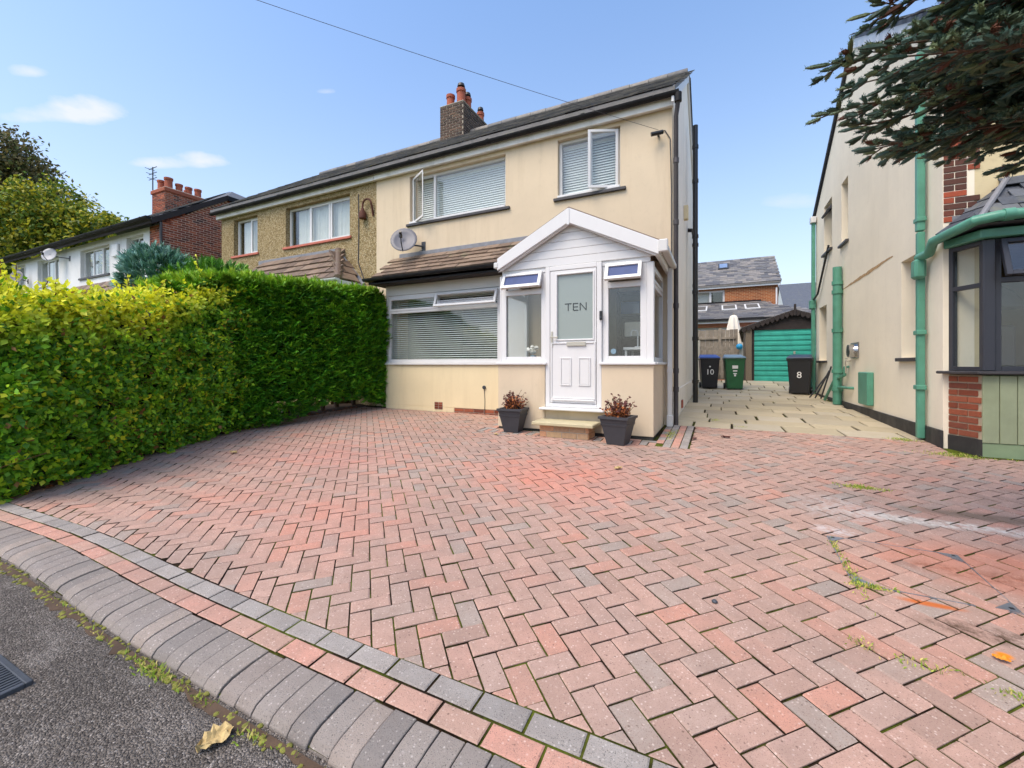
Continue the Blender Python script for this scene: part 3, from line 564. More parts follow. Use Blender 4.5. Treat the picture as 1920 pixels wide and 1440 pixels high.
def blind(parent, F, a0, a1, z0, z1, dd, pitch, tilt, name='blind', width=None):
    """a venetian blind hung behind the glass: head rail, each slat, bottom rail"""
    r = MB(F).box(a0, a1, dd - .025, dd + .025, z1, z1 + .035).build(name, M['blind'], parent)
    MB(F).box(a0, a1, dd - .02, dd + .02, z0 - .012, z0).build('bottom_rail', M['blind'], r)
    w = width or pitch * 1.15; c, s = math.cos(tilt) * w / 2, math.sin(tilt) * w / 2; n = int((z1 - z0) / pitch)
    ref = MB(F).hexa([(a0, dd - c, -s), (a1, dd - c, -s), (a1, dd + c, s), (a0, dd + c, s), (a0, dd - c, -s + .003), (a1, dd - c, -s + .003), (a1, dd + c, s + .003), (a0, dd + c, s + .003)])
    me = ref.mesh('slat', base_of(parent)); me.materials.append(M['blind'])
    for k in range(n):
        o = link(bpy.data.objects.new('slat', me), r); o.location = (0, 0, z1 - pitch * (k + .5)); o.rotation_euler = (0, 0, 0)
    return r
def brick_skin(parent, F, a0, a1, z0, z1, mat, name='brick', L=.215, H=.065, j=.01, d=(-.03, .006), limit=300, test=None, phase=0, half_ends=True):
    """bricks laid in stretcher bond over a mortar face, each a piece of its own"""
    ref = MB().box(-L / 2, L / 2, 0, .036, -H / 2, H / 2); meshes = {}
    o0 = F(0, 0, 0); ex = Vector(F(1, 0, 0)) - Vector(o0); ed = Vector(F(0, 1, 0)) - Vector(o0); ez = Vector((0, 0, 1)); ms = []
    n = int(round((z1 - z0) / (H + j))); hh = (z1 - z0) / n
    for r in range(n):
        z = z0 + hh * (r + .5); a = a0 - (0 if (r + phase) % 2 else (L + j) / 2)
        while a < a1 - .02:
            p, q = max(a, a0) + j / 2, min(a + L + j, a1) - j / 2
            if q - p > .03 and (test is None or test((p + q) / 2, z)):
                k = (q - p) / L; dd = d[1] + random.gauss(0, .0012) - .036
                m_ = axes(Vector(F((p + q) / 2, dd, z)), ex * k, ed, ez); ms.append(m_)
            a += L + j
    me = ref.mesh(name, bevel=.003); me.materials.append(mat); pieces(name, parent, me, ms, limit)
def slate_roof(parent, x0, x1, e, r, mat, gauge=.2, w=.3, limit=300, name='slate', thick=.012, keep=None):
    """overlapping slates or tiles on a slope from eaves e=(y,z) to ridge r=(y,z)"""
    L = math.hypot(r[0] - e[0], r[1] - e[1]); s = Vector((0, (r[0] - e[0]) / L, (r[1] - e[1]) / L)); nrm = Vector((0, -s.z, s.y)) if s.y > 0 else Vector((0, -s.z, s.y)); nrm = nrm if nrm.z > 0 else -nrm
    tl = thick / (gauge * 1.35); sy = (s + nrm * -tl * 1.0).normalized(); ms = []; n = int(L / gauge)
    me = MB().box(-w / 2 + .003, w / 2 - .003, 0, gauge * 1.35, 0, thick).mesh(name); me.materials.append(mat)
    for k in range(n):
        x = x0 - (w / 2 if k % 2 else 0) + w / 2
        while x < x1 + w * .3:
            if x - w / 2 > x0 - w * .55 and (keep is None or keep(x, k / n)):
                p = Vector((x + random.gauss(0, .004), e[0], e[1])) + s * (gauge * k + random.gauss(0, .004)) + nrm * (thick * 1.1 + random.uniform(0, .012))
                yy = (sy + Vector((random.gauss(0, .008), 0, random.gauss(0, .004)))).normalized(); xx = Vector((1, 0, random.gauss(0, .006))).normalized(); zz = xx.cross(yy).normalized()
                if zz.z < 0: zz = -zz
                ms.append(axes(p, xx, yy, zz))
            x += w
    pieces(name, parent, me, ms, limit)
def gutter(parent, x0, x1, y, z, mat, r=.065, name='gutter', step=1.9):
    n = 9; mb = MB(); P = [(math.cos(math.pi * k / n), -math.sin(math.pi * k / n)) for k in range(n + 1)]
    for rr, fl in ((r, 1), (r - .006, -1)):
        b = len(mb.v); mb.v += [(x, y + rr * c, z + rr * s * 1.05) for x in (x0, x1) for c, s in P]; mb.f += [(b + k, b + k + 1, b + n + 2 + k, b + n + 1 + k) for k in range(n)]; mb.m += [0] * n
    for e in (x0, x1): b = len(mb.v); mb.v += [(e, y + r * c, z + r * s * 1.05) for c, s in P]; mb.f.append(tuple(range(b, b + n + 1))); mb.m.append(0)
    go = mb.build(name, mat, parent, recalc=False, smooth=True); x = x0 + step * .6
    while x < x1:
        m2 = MB(); Q = [(1.13 * c, 1.13 * s) for c, s in P]; m2.v = [(xx, y + r * c, z + .006 + r * s * 1.05) for xx in (x - .035, x + .035) for c, s in Q]; m2.f = [(k, k + 1, n + 2 + k, n + 1 + k) for k in range(n)]; m2.m = [0] * n
        m2.build('gutter_joint', mat, go, recalc=False); x += step
    return go
def pipe(parent, path, r, mat, name='downpipe', rings=(), n=12, square=False):
    mb = MB()
    if square:
        for (p, q) in zip(path, path[1:]): mb.box(min(p[0], q[0]) - r, max(p[0], q[0]) + r, min(p[1], q[1]) - r, max(p[1], q[1]) + r, min(p[2], q[2]), max(p[2], q[2]))
    else: mb.tube(path, r, n)
    for z in rings:
        p = next((Vector(a).lerp(Vector(b), (z - a[2]) / (b[2] - a[2])) for a, b in zip(path, path[1:]) if abs(b[2] - a[2]) > .2 and min(a[2], b[2]) <= z <= max(a[2], b[2])), None)
        if p is None: continue
        if square: mb.box(p.x - r * 1.2, p.x + r * 1.2, p.y - r * 1.2, p.y + r * 1.2, z - .025, z + .025)
        else: mb.tube([(p.x, p.y, z - .04), (p.x, p.y, z + .04)], r * 1.22, n)
    return mb.build(name, mat, parent, smooth=not square)
def chimney(parent, x0, x1, y0, y1, zb, zt, mat, pots, cap=True, j=.018):
    c = MB().box(x0 + .006, x1 - .006, y0 + .006, y1 - .006, zb, zt).build('chimney', M['mortar_dark'], parent)
    brick_skin(c, F_FRONT(y0), x0, x1, zb, zt, mat, limit=300, j=j, L=.207, H=.06); brick_skin(c, F_RIGHT(x1), y0, y1, zb, zt, mat, phase=1, limit=300, j=j, L=.207, H=.06)
    if cap: MB().box(x0 - .05, x1 + .05, y0 - .05, y1 + .05, zt, zt + .16).build('chimney_cap', mat, c, bevel=.01); zt += .16
    MB().box(x0 - .01, x1 + .01, y0 - .01, y1 + .01, zt + .001, zt + .05).build('flaunching', M['mortar_dark'], c, bevel=.02)
    for (px, py, h, r, cowl) in pots:
        p = MB().lathe((px, py, zt + .03), [(r * 1.1, 0), (r, .06), (r * .95, h - .1), (r * 1.12, h - .09), (r * 1.12, h), (r * .8, h), (r * .78, h - .15)], 14, cap=False).build('chimney_pot', M['terracotta'], c, smooth=True)
        if cowl: MB().lathe((px, py, zt + .03 + h), [(r * .5, -.05), (r * .55, .06), (r * .9, .08), (r * .75, .16), (r * .2, .2)], 12).build('cowl', M['cowl'], p, smooth=True)
    return c
# ------------------------------------------------------------------ the cream house
YF, XR, XP = 7.40, -.69, -7.06                       # front wall, side wall, party line
EAV, RID, RIDY, BACK = 5.66, 8.27, 10.95, 14.5
W1 = (-6.10, -3.745, 4.37, 5.41); W2 = (-2.67, -1.53, 4.35, 5.42); BAYW = (-6.38, -3.25, 1.34, 2.76)
ten = thing('semi_detached_house', 'cream rendered semi-detached house with white porch and slate roof', 'house', (-3.9, YF, g(-3.9, YF)))
mb = MB(F_FRONT(YF)); wall(mb, XP + .001, XR, .15, EAV, [W1, W2, (BAYW[0], BAYW[1], 1.0, 2.9), (-2.35, -1.55, .6, 2.65)], -.28, 0); mb.build('front_wall', M['cream'], ten, weld=True)
mb = MB(F_RIGHT(XR)); mb.prism([(YF + .28, .2), (BACK, .3), (BACK, EAV), (RIDY, RID - .05), (YF + .28, EAV + .14)], -.28, 0); mb.box(YF, YF + .28, -.28, -.002, EAV, EAV + .05); mb.build('side_wall', M['side_render'], ten)
MB(F_RIGHT(XR)).box(YF + .02, BACK, .0, .025, .2, .86).build('side_plinth', M['side_render'], ten, bevel=.008)
MB().box(XP, XR - .28, BACK - .25, BACK, .2, EAV).build('back_wall', M['cream'], ten)
MB().prism([(YF + .28, .2), (BACK, .2), (BACK, EAV), (RIDY, RID - .06), (YF + .28, EAV)], 0, 1) if False else None
mb = MB(lambda a, d, z: (XP + d, a, z)); mb.prism([(YF + .29, .2), (BACK - .26, .2), (BACK - .26, EAV), (RIDY, RID - .1), (YF + .29, EAV)], 0, .15); mb.build('party_wall', M['room'], ten)
MB().box(XP + .16, XR - .29, YF + .29, BACK - .26, 3.0, 3.2).build('first_floor', M['room'], ten); MB().box(XP + .16, XR - .29, YF + .29, BACK - .26, .5, .58).build('ground_floor', M['room_dark'], ten)
MB().box(XP + .16, XR - .29, YF + .29, BACK - .26, 5.52, 5.58).build('upper_ceiling', M['room'], ten); MB().box(XP + .16, XR - .29, YF + 3.4, YF + 3.5, .6, 5.5).build('room_partition', M['room_dark'], ten)
def roof_slabs(parent, x0, x1, e, r, bk, mat, th=.07):
    mb = MB(lambda a, d, z: (d, a, z)); mb.prism([(e[0], e[1]), (r[0], r[1]), (r[0], r[1] - th), (e[0], e[1] - th)], x0, x1); mb.prism([(bk[0], bk[1]), (r[0] + .001, r[1]), (r[0] + .001, r[1] - th), (bk[0], bk[1] - th)], x0, x1); return mb.build('roof', mat, parent)
E_T, R_T = (7.17, 5.72), (RIDY, 8.26)
roof = roof_slabs(ten, XP + .002, XR + .06, E_T, R_T, (BACK + .15, 5.72), M['slate'])
slate_roof(roof, XP + .1, XR - .05, E_T, R_T, M['slate'])
me = MB().tube([(0, 0, 0), (.44, 0, 0)], .11, 10).mesh('ridge_tile', smooth=True); me.materials.append(M['slate'])
pieces('ridge_tile', roof, me, [axes((XP + .1 + .45 * k, RIDY, R_T[1] - .02 + random.gauss(0, .004)), Vector((1, 0, 0)), Vector((0, 1, 0)), Vector((0, 0, 1))) for k in range(14)])
MB().box(XP + .005, XR + .02, 7.30, 7.33, 5.485, 5.63).build('fascia', M['white_paint'], ten, bevel=.006); MB().box(XP + .005, XR + .02, 7.332, YF - .002, 5.50, 5.52).build('soffit', M['white_paint'], ten)
gutter(ten, XP - .01, XR + .12, 7.232, 5.655, M['black_plastic'], .06)
mb = MB(F_RIGHT(XR)); ins = .19
mb.prism([(7.22, 5.50), (7.22, 5.72), (RIDY, RID + .0), (RIDY, RID - .24)], .005, .045); mb.prism([(BACK + .1, 5.50), (BACK + .1, 5.72), (RIDY + .001, RID + .0), (RIDY + .001, RID - .24)], .005, .045); mb.build('bargeboard', M['upvc'], ten, bevel=.004)
MB(F_RIGHT(XR)).prism([(RIDY + .2, RID - .10), (RIDY + .2, RID - .02), (BACK + .2, 5.72), (BACK + .2, 5.62)], .046, .075).build('verge_strip', M['black_plastic'], ten)
pipe(ten, [(-.585, 7.232, 5.60), (-.585, 7.24, 5.50), (-.625, 7.345, 5.32), (-.625, 7.345, .32)], .036, M['grey_pipe'], rings=(4.6, 3.6, 2.25, 1.2, .9))
MB().tube([(-.585, 7.232, 5.62), (-.585, 7.232, 5.48)], .055, 12).build('gutter_outlet', M['black_plastic'], ten, smooth=True)
mb = MB(); pts_ = [(-.50, 10.85, .36), (-.50, 10.85, 6.9)]; pipe(ten, pts_, .058, M['black'], 'soil_pipe', rings=(.9, 1.9, 3.0, 4.1, 4.3, 5.6, 6.4))
pipe(ten, [(-.69, 11.3, 4.6), (-.56, 11.2, 4.55), (-.50, 10.9, 4.2)], .05, M['black'], 'soil_branch'); pipe(ten, [(-.60, 12.3, .5), (-.60, 12.3, 4.4)], .034, M['grey_pipe'], 'waste_pipe', rings=(2, 3.4))
MB(F_RIGHT(XR)).box(9.9, 10.05, 0, .09, 4.45, 4.75).build('wall_vent_box', M['cream_pale'], ten, bevel=.01); MB(F_RIGHT(XR)).box(8.9, 9.1, .024, .05, .45, .6).build('air_brick', M['terracotta'], ten)
chimney(ten, -7.50, -6.68, 10.48, 12.05, 7.7, 8.95, M['brick_dark'], [(-7.28, 10.72, .42, .12, 0), (-6.92, 10.74, .52, .13, 1), (-6.9, 11.06, .42, .12, 1), (-7.25, 11.3, .4, .12, 0), (-6.9, 11.85, .4, .11, 1)], cap=False)
mb = MB(F_RIGHT(-6.68))
for k in range(6): a = 10.5 + .13 * k; zz = 7.78 + .13 * k * .68; mb.box(a, a + .12, .008, .012 + .001 * k, zz - .02, zz + .16)
mb.build('stepped_flashing', M['lead'], ten)
MB().box(-7.52, -6.66, 10.40, 10.475, 7.70, 7.86).build('apron_flashing', M['mortar'], ten, bevel=.01)
# upstairs windows
F = F_FRONT(YF + .09)
w = window(ten, F, (W1[0], W1[1], W1[2], W1[3]), [('v', -5.50, W1[2] + .05, W1[3] - .05)], [(-5.47, W1[1] - .055, W1[2] + .055, W1[3] - .055, 'fixed'), (W1[0] + .055, -5.53, W1[2] + .055, W1[3] - .055, 'side', 30, W1[0] + .03)])
blind(ten, F, W1[0] + .03, W1[1] - .03, W1[2] + .06, W1[3] - .08, -.14, .047, rad(-62))
w = window(ten, F, W2, [('v', -2.08, W2[2] + .05, W2[3] - .05)], [(W2[0] + .055, -2.11, W2[2] + .055, W2[3] - .055, 'fixed'), (-2.05, W2[1] - .055, W2[2] + .055, W2[3] - .055, 'side', 24, W2[1] - .03)])
blind(ten, F, W2[0] + .03, W2[1] - .03, W2[2] + .06, W2[3] - .08, -.14, .047, rad(-58))
for wn_ in (W1, W2): MB(F_FRONT(YF)).box(wn_[0] - .07, wn_[1] + .1, -.1, .05, wn_[2] - .055, wn_[2] - .002).build('sill', M['sill_dark'], ten, bevel=.006); MB(F_FRONT(YF)).box(wn_[0] + .002, wn_[1] - .002, -.09, .03, wn_[2] + .001, wn_[2] + .045).build('sill', M['upvc'], ten, bevel=.006)
# shallow bay with its tiled canopy
YB = 7.11; BX0, BX1 = -6.52, -3.22
mb = MB(); mb.box(BX0, BX1, YB, YB + .2, .435, 1.29); mb.box(BX0, -4.75, YB + .001, YB + .2, .30, .434); mb.box(BX0, BX0 + .2, YB + .2, YF - .001, .31, 1.29); mb.build('bay_wall', M['cream_pale'], ten, bevel=.006)
MB().box(BX0, BX1, YB + .012, YB + .2, 2.78, 2.99).build('bay_head', M['upvc_old'], ten); MB().box(BX0, BX0 + .07, YB + .02, YF - .001, 1.30, 2.99).build('bay_side', M['upvc_old'], ten)
MB(F_FRONT(YB)).box(BX0 - .02, BX1, -.1, .04, 1.291, 1.335).build('sill', M['upvc'], ten, bevel=.008)
F = F_FRONT(YB + .03)
zt, zb, zm = 2.775, 1.337, 2.43
w = window(ten, F, (BX0 + .03, BX1 - .5, zb, zt), [('h', zm, BX0 + .1, BX1 - .57), ('v', -5.19, zm + .03, zt - .06)],
           [(BX0 + .10, BX1 - .57, zb + .07, zm - .035, 'fixed'), (BX0 + .10, -5.23, zm + .035, zt - .07, 'shut'), (-5.15, BX1 - .57, zm + .035, zt - .07, 'top', 20)], fw=.07)
MB(F).box(BX1 - .5, BX1, -.06, -.004, zb, zt).build('bay_panel', M['upvc'], ten)
blind(ten, F, BX0 + .09, BX1 - .55, zb + .09, zt - .09, -.13, .043, rad(-32), width=.034)
ca = structure; MB().box(BX0 - .16, BX1 + .1, YB - .34, YB - .31, 2.985, 3.09).build('canopy_fascia', M['black_plastic'], ten); MB().box(BX0 - .16, BX1 + .1, YB - .309, YF - .003, 2.992, 3.012).build('canopy_soffit', M['black_wood'], ten)
can = MB(lambda a, d, z: (d, a, z)).prism([(YB - .34, 3.05), (YF - .002, 3.60), (YF - .002, 3.015), (YB - .34, 3.015)], BX0 - .02, BX1 + .1).build('canopy_roof', M['tile'], ten)
slate_roof(can, BX0 - .02, BX1 + .1, (YB - .37, 3.085), (YF, 3.64), M['tile'], gauge=.155, w=.3, name='tile', thick=.03, keep=lambda x, k: x > BX0 - .04 + k * .2)
MB(F_FRONT(YF)).box(BX0 + .15, BX1 + .1, .002, .03, 3.60, 3.74).build('canopy_flashing', M['lead'], ten, bevel=.006)
MB().hexa([(BX0 - .22, YB - .36, 3.04), (BX0 - .02, YB - .36, 3.04), (BX0 + .02, YF - .003, 3.04), (BX0 - .12, YF - .003, 3.04), (BX0 - .2, YB - .35, 3.09), (BX0 - .02, YB - .36, 3.09), (BX0 + .2, YF - .003, 3.6), (BX0 + .1, YF - .003, 3.56)]).build('canopy_hip', M['tile'], ten)
gutter(ten, BX0 - .24, BX1 + .08, YB - .40, 3.10, M['black_plastic'], .055, step=1.2)
bk = MB().box(-4.749, BX1, YB + .012, YB + .2, .2, .434).build('brick_plinth', M['mortar_dark'], ten); brick_skin(bk, F_FRONT(YB + .012), -4.745, BX1, .29, .432, M['brick_red'], H=.06)
ab = MB(F_FRONT(YB)).box(-5.22, -5.02, .0, .006, .395, .54).build('air_brick', M['mortar_dark'], ten)
for i in range(2):
    for j in range(3): MB(F_FRONT(YB)).box(-5.215 + .1 * i, -5.125 + .1 * i, .006, .013, .40 + .047 * j, .44 + .047 * j).build('brick', M['brick_red'], ab, bevel=.003)
MB(F_FRONT(YB)).lathe((0, 0, 0), [(.0, 0), (.001, 0)], 3) if False else None
MB().tube([(-4.05, YB - .002, .86), (-4.05, YB - .03, .86)], .035, 12).build('overflow_pipe', M['iron'], ten, smooth=True); MB().tube([(-4.05, YB - .006, .82), (-4.04, YB - .006, .6), (-4.045, YB - .006, .31)], .006, 6).build('wall_cable', M['cable'], ten)
MB().tube([(BX0 - .1, YB + .2, .8), (BX0 - .1, YB + .2, .95)], .04, 10).build('corner_bracket', M['gate_post'], ten)
cab = MB().tube([(-.90, 7.39, 5.16), (-.80, 7.385, 5.15), (-.72, 7.385, 5.0), (-.70, 7.385, 4.2), (-.70, 7.385, 2.5), (-.70, 7.385, .5)], .008, 6).build('wall_cable', M['cable'], ten)

# ------------------------------------------------------------------ the porch
YP, PX0, PX1 = 6.04, -3.19, -.80
po = thing('entrance_porch', 'white framed entrance porch with boarded gable and half-glazed door', 'porch', (-2, YP, g(-2, YP)))
DX0, DX1 = -2.385, -1.515
mb = MB()
mb.box(PX0, DX0, YP, YP + .2, .31, 1.295); mb.box(DX1, PX1, YP, YP + .2, .31, 1.295); mb.box(DX0, DX1, YP + .015, YP + .2, .31, .62)
mb.box(PX1 - .2, PX1, YP + .2, YF - .001, .31, 1.295); mb.box(PX0, PX0 + .2, YP + .2, YB - .001, .31, 1.295); mb.build('dwarf_wall', M['cream'], po, bevel=.006)
mb = MB(); mb.box(PX0 + .01, DX0, YP + .012, YP + .19, .18, .309); mb.box(DX1, PX1 - .01, YP + .012, YP + .19, .18, .309); mb.box(DX0, DX1, YP + .03, YP + .19, .18, .309); mb.box(PX1 - .19, PX1 - .01, YP + .19, YF, .18, .309); mb.build('damp_course', M['plinth_black'], po)
ZP = 2.72                                             # head of the glazing
MB().box(PX0 - .03, DX0 + .03, YP - .04, YP + .12, 1.296, 1.335).build('sill', M['upvc'], po, bevel=.008); MB().box(DX1 - .03, PX1 + .03, YP - .04, YP + .12, 1.296, 1.335).build('sill', M['upvc'], po, bevel=.008); MB().box(PX1 - .12, PX1 + .04, YP + .12, YF - .001, 1.297, 1.334).build('sill', M['upvc'], po, bevel=.008)
F = F_FRONT(YP + .06); zt = ZP; zb = 1.336; zm = 2.44
def pwin(a0, a1, ang):
    return window(po, F, (a0, a1, zb, zt), [('h', zm, a0 + .07, a1 - .07)], [(a0 + .085, a1 - .085, zb + .085, zm - .04, 'fixed'), (a0 + .085, a1 - .085, zm + .05, zt - .03, 'top', ang, None, M['blue_glass'])], fw=.085)
pwin(PX0 + .03, DX0, 24); pwin(DX1, PX1 - .10, 24)
MB().box(PX1 - .10, PX1 - .005, YP + .055, YP + .15, zb, zt).build('corner_post', M['upvc'], po, bevel=.005); MB().box(PX0, PX0 + .03, YP + .06, YP + .12, zb, zt).build('corner_post', M['upvc'], po, bevel=.005)
for Fs, y0 in ((F_RIGHT(PX1 - .03), YP + .151), (F_LEFT(PX0 + .03), YP + .121)):
    y1 = YF - .02 if Fs(0, 0, 0)[0] > -2 else YB - .05
    window(po, Fs, (y0, y1, zb, zt), [('h', zm, y0 + .07, y1 - .07)], [(y0 + .085, y1 - .085, zb + .085, zm - .04, 'fixed'), (y0 + .085, y1 - .085, zm + .05, zt - .07, 'shut')], fw=.07)
# door: frame, leaf, frosted light, two raised panels, furniture, lettering
F = F_FRONT(YP + .05); mb = MB(F); z0, z1 = .66, 2.785
mb.box(DX0 + .002, DX0 + .075, -.07, .035, z0, z1); mb.box(DX1 - .075, DX1 - .002, -.07, .035, z0, z1); mb.box(DX0 + .075, DX1 - .075, -.07, .035, z1 - .07, z1); mb.box(DX0 + .075, DX1 - .075, -.07, .035, z0, z0 + .06); mb.build('door_frame', M['upvc'], po, bevel=.006)
MB().box(DX0 - .05, DX1 + .06, YP - .13, YP + .1, .622, .658).build('door_sill', M['upvc'], po, bevel=.01)
l0, l1, q0, q1 = DX0 + .082, DX1 - .082, .728, 2.708; F = F_FRONT(YP + .03); GX0, GX1, GZ0, GZ1 = -2.19, -1.648, 1.68, 2.64
mb = MB(F); wall(mb, l0, l1, q0, q1, [(GX0, GX1, GZ0, GZ1)], -.05, .012); door = mb.build('door', M['upvc'], po, weld=True)
MB(F).box(GX0 - .002, GX1 + .002, -.03, -.01, GZ0 - .002, GZ1 + .002).build('door_pane', M['frosted'], door)
mb = MB(F)
for (a, b, c_, d_) in ((GX0 - .025, GX1 + .025, GZ0 - .025, GZ1 + .025), (-2.145, -1.968, .985, 1.405), (-1.862, -1.678, .985, 1.405), (l0 + .01, l1 - .01, q0 + .06, 1.63)):
    t_ = .022; mb.box(a, a + t_, .012, .026, c_, d_); mb.box(b - t_, b, .012, .026, c_, d_); mb.box(a + t_, b - t_, .012, .026, c_, c_ + t_); mb.box(a + t_, b - t_, .012, .026, d_ - t_, d_)
mb.build('door_moulding', M['upvc'], door, bevel=.005)
MB(F).box(-2.12, -1.99, .012, .02, 1.01, 1.38).build('raised_panel', M['upvc'], door, bevel=.006); MB(F).box(-1.837, -1.703, .012, .02, 1.01, 1.38).build('raised_panel', M['upvc'], door, bevel=.006)
MB(F).box(l0 + .02, l1 - .02, .026, .05, q0 + .035, q0 + .058).build('weather_bar', M['upvc'], door, bevel=.008)
MB(F).box(-2.04, -1.745, .0265, .036, 1.575, 1.635).build('letter_plate', M['silver'], door, bevel=.006)
mb = MB(F); mb.box(l0 + .012, l0 + .042, .012, .022, 1.56, 1.80); mb.box(l0 + .015, l0 + .14, .055, .07, 1.70, 1.718); mb.box(l0 + .018, l0 + .036, .022, .057, 1.70, 1.718); mb.build('door_handle', M['silver'], door, bevel=.004)
mb = MB(F); s_ = .011; zc0, zc1, d_ = 2.10, 2.212, (-.008, -.005)
mb.box(-2.078, -1.975, *d_, zc1 - s_, zc1); mb.box(-2.032, -2.021, *d_, zc0, zc1 - s_)
mb.box(-1.953, -1.942, *d_, zc0, zc1); mb.box(-1.942, -1.872, *d_, zc1 - s_, zc1); mb.box(-1.942, -1.879, *d_, 2.15, 2.161); mb.box(-1.942, -1.872, *d_, zc0, zc0 + s_)
mb.box(-1.848, -1.837, *d_, zc0, zc1); mb.box(-1.757, -1.746, *d_, zc0, zc1); mb.hexa([(-1.837, -.008, zc1 - .016), (-1.837, -.005, zc1 - .016), (-1.757, -.005, zc0), (-1.757, -.008, zc0), (-1.837, -.008, zc1), (-1.837, -.005, zc1), (-1.757, -.005, zc0 + .016), (-1.757, -.008, zc0 + .016)])
mb.build('lettering', M['letter'], door)
db = MB(F_FRONT(YP + .05)).box(-1.545, -1.50, .035, .06, 1.94, 2.07).build('doorbell', M['black'], po, bevel=.006); MB().tube([(-1.5225, YP - .012, 1.98), (-1.5225, YP - .018, 1.98)], .014, 14).build('doorbell_button', M['iron'], db)
# gable front: boards, bargeboards, roof, gutter, downpipe
APX, APZ = -1.985, 3.535; EL, ER, EZ = -3.10, -.80, 2.845
gb = MB().box(PX0 + .05, PX1 - .05, YP + .05, YP + .1, ZP + .001, 2.80).build('gable_head', M['upvc'], po)
slope_l = (APZ - EZ) / (APX - EL); slope_r = (APZ - EZ) / (ER - APX)
z = 2.79
while z < APZ - .14:
    zz = min(z + .118, APZ - .12); xa = lambda h, o=.0: EL + (h - EZ) / slope_l + o; xb = lambda h, o=.0: ER - (h - EZ) / slope_r - o
    MB(F_FRONT(YP + .03)).prism([(xa(z) - .02, z), (xb(z) + .02, z), (xb(zz) + .02, zz), (xa(zz) - .02, zz)], -.02, .0).build('cladding_board', M['upvc'], po, bevel=.005); z += .121
YG = 5.945
def barge(x0, zz0, x1, zz1, nm):
    d = .19; MB(F_FRONT(YG)).prism([(x0, zz0), (x1, zz1), (x1, zz1 + d + (.03 if nm else 0)), (x0, zz0 + d)], -.03, 0).build('bargeboard', M['upvc'], po, bevel=.006)
barge(EL - .06, EZ - .06, APX - .006, APZ - .16, 1); barge(ER + .08, EZ - .075, APX + .006, APZ - .16, 1)
MB(F_FRONT(YG)).box(APX - .02, APX + .02, .001, .008, APZ - .19, APZ + .05).build('apex_joint', M['upvc'], po, bevel=.003)
mb = MB(F_FRONT(YG)); mb.prism([(EL - .04, EZ - .02), (APX, APZ - .11), (APX, APZ - .16), (EL - .02, EZ - .06)], -.10, -.031); mb.prism([(ER + .06, EZ - .035), (APX + .001, APZ - .11), (APX + .001, APZ - .16), (ER + .03, EZ - .075)], -.10, -.031); mb.build('gable_soffit', M['upvc'], po)
mb = MB(F_FRONT(YG)); mb.prism([(EL - .1, EZ + .13), (APX, APZ + .085), (APX, APZ + .03), (EL - .07, EZ + .07)], -(YF - YG) + .003, -.031); mb.prism([(ER + .12, EZ + .115), (APX + .001, APZ + .085), (APX + .001, APZ + .03), (ER + .09, EZ + .055)], -(YF - YG) + .003, -.031); mb.build('porch_roof', M['tile'], po)
mb = MB(); mb.box(ER + .085, ER + .185, YG - .01, YF - .01, EZ + .0, EZ + .075); mb.box(ER + .02, ER + .08, YG + .02, YF - .01, EZ - .08, EZ + .05); mb.build('porch_gutter', M['upvc_old'], po, bevel=.012)
MB().box(ER + .075, ER + .195, YG - .035, YG + .03, EZ - .05, EZ + .115).build('gutter_end', M['upvc_old'], po, bevel=.012); MB().box(EL - .12, EL - .04, YG - .01, YG + .1, EZ - .02, EZ + .07).build('gutter_end', M['upvc_old'], po, bevel=.012)
pipe(po, [(-.70, 7.16, EZ - .02), (-.70, 7.16, .36)], .033, M['upvc_old'], square=True, rings=(2.3, 1.2)); MB().box(-.745, -.655, 7.09, 7.21, .32, .5).build('pipe_shoe', M['upvc_old'], po, bevel=.008)
st = thing('door_step', 'stone slab step on tan bricks below the white door', 'step', (-1.98, 5.8, g(-2, 5.8)))
MB().box(-2.42, -1.52, 5.60, 6.02, .435, .485).build('step_slab', M['stone'], st, bevel=.01); cr = MB().box(-2.32, -1.62, 5.69, 6.02, .22, .434).build('step_core', M['mortar_dark'], st)
brick_skin(cr, F_FRONT(5.69), -2.33, -1.61, .262, .434, M['brick_step'], H=.075); brick_skin(cr, F_RIGHT(-1.61), 5.69, 6.02, .262, .434, M['brick_step'], H=.075)
# inside the porch
MB(F_FRONT(YF)).box(-2.4, -1.5, -.27, -.2, .6, 2.7).build('inner_door', M['room'], ten)
v = thing('flower_vase', 'white flowers in a glass vase on the porch window ledge', 'vase', (-2.68, YP + .24, 1.30)); MB().lathe((-2.68, YP + .24, 1.30), [(.05, 0), (.06, .06), (.045, .12), (.05, .15)], 12).build('vase', M['lid_grey'], v, smooth=True); mb = MB()
for k in range(14): a = random.uniform(0, 6.28); r = random.uniform(0, .09); mb.lathe((-2.68 + r * math.cos(a), YP + .24 + r * math.sin(a), 1.48 + random.uniform(0, .1)), [(.0, -.03), (.035, 0), (.02, .025), (0, .03)], 7)
mb.build('flower_heads', M['petal'], v, smooth=True)
v = thing('porch_table', 'white topped side table behind the right porch window', 'table', (-1.05, 6.75, .6)); MB().box(-1.3, -1.02, 6.5, 7.1, 1.52, 1.56).build('table_top', M['upvc'], v, bevel=.005)
for x_, y_ in ((-1.28, 6.52), (-1.05, 6.52), (-1.28, 7.07), (-1.05, 7.07)): MB().box(x_, x_ + .03, y_, y_ + .03, .31, 1.519).build('leg', M['upvc'], v)
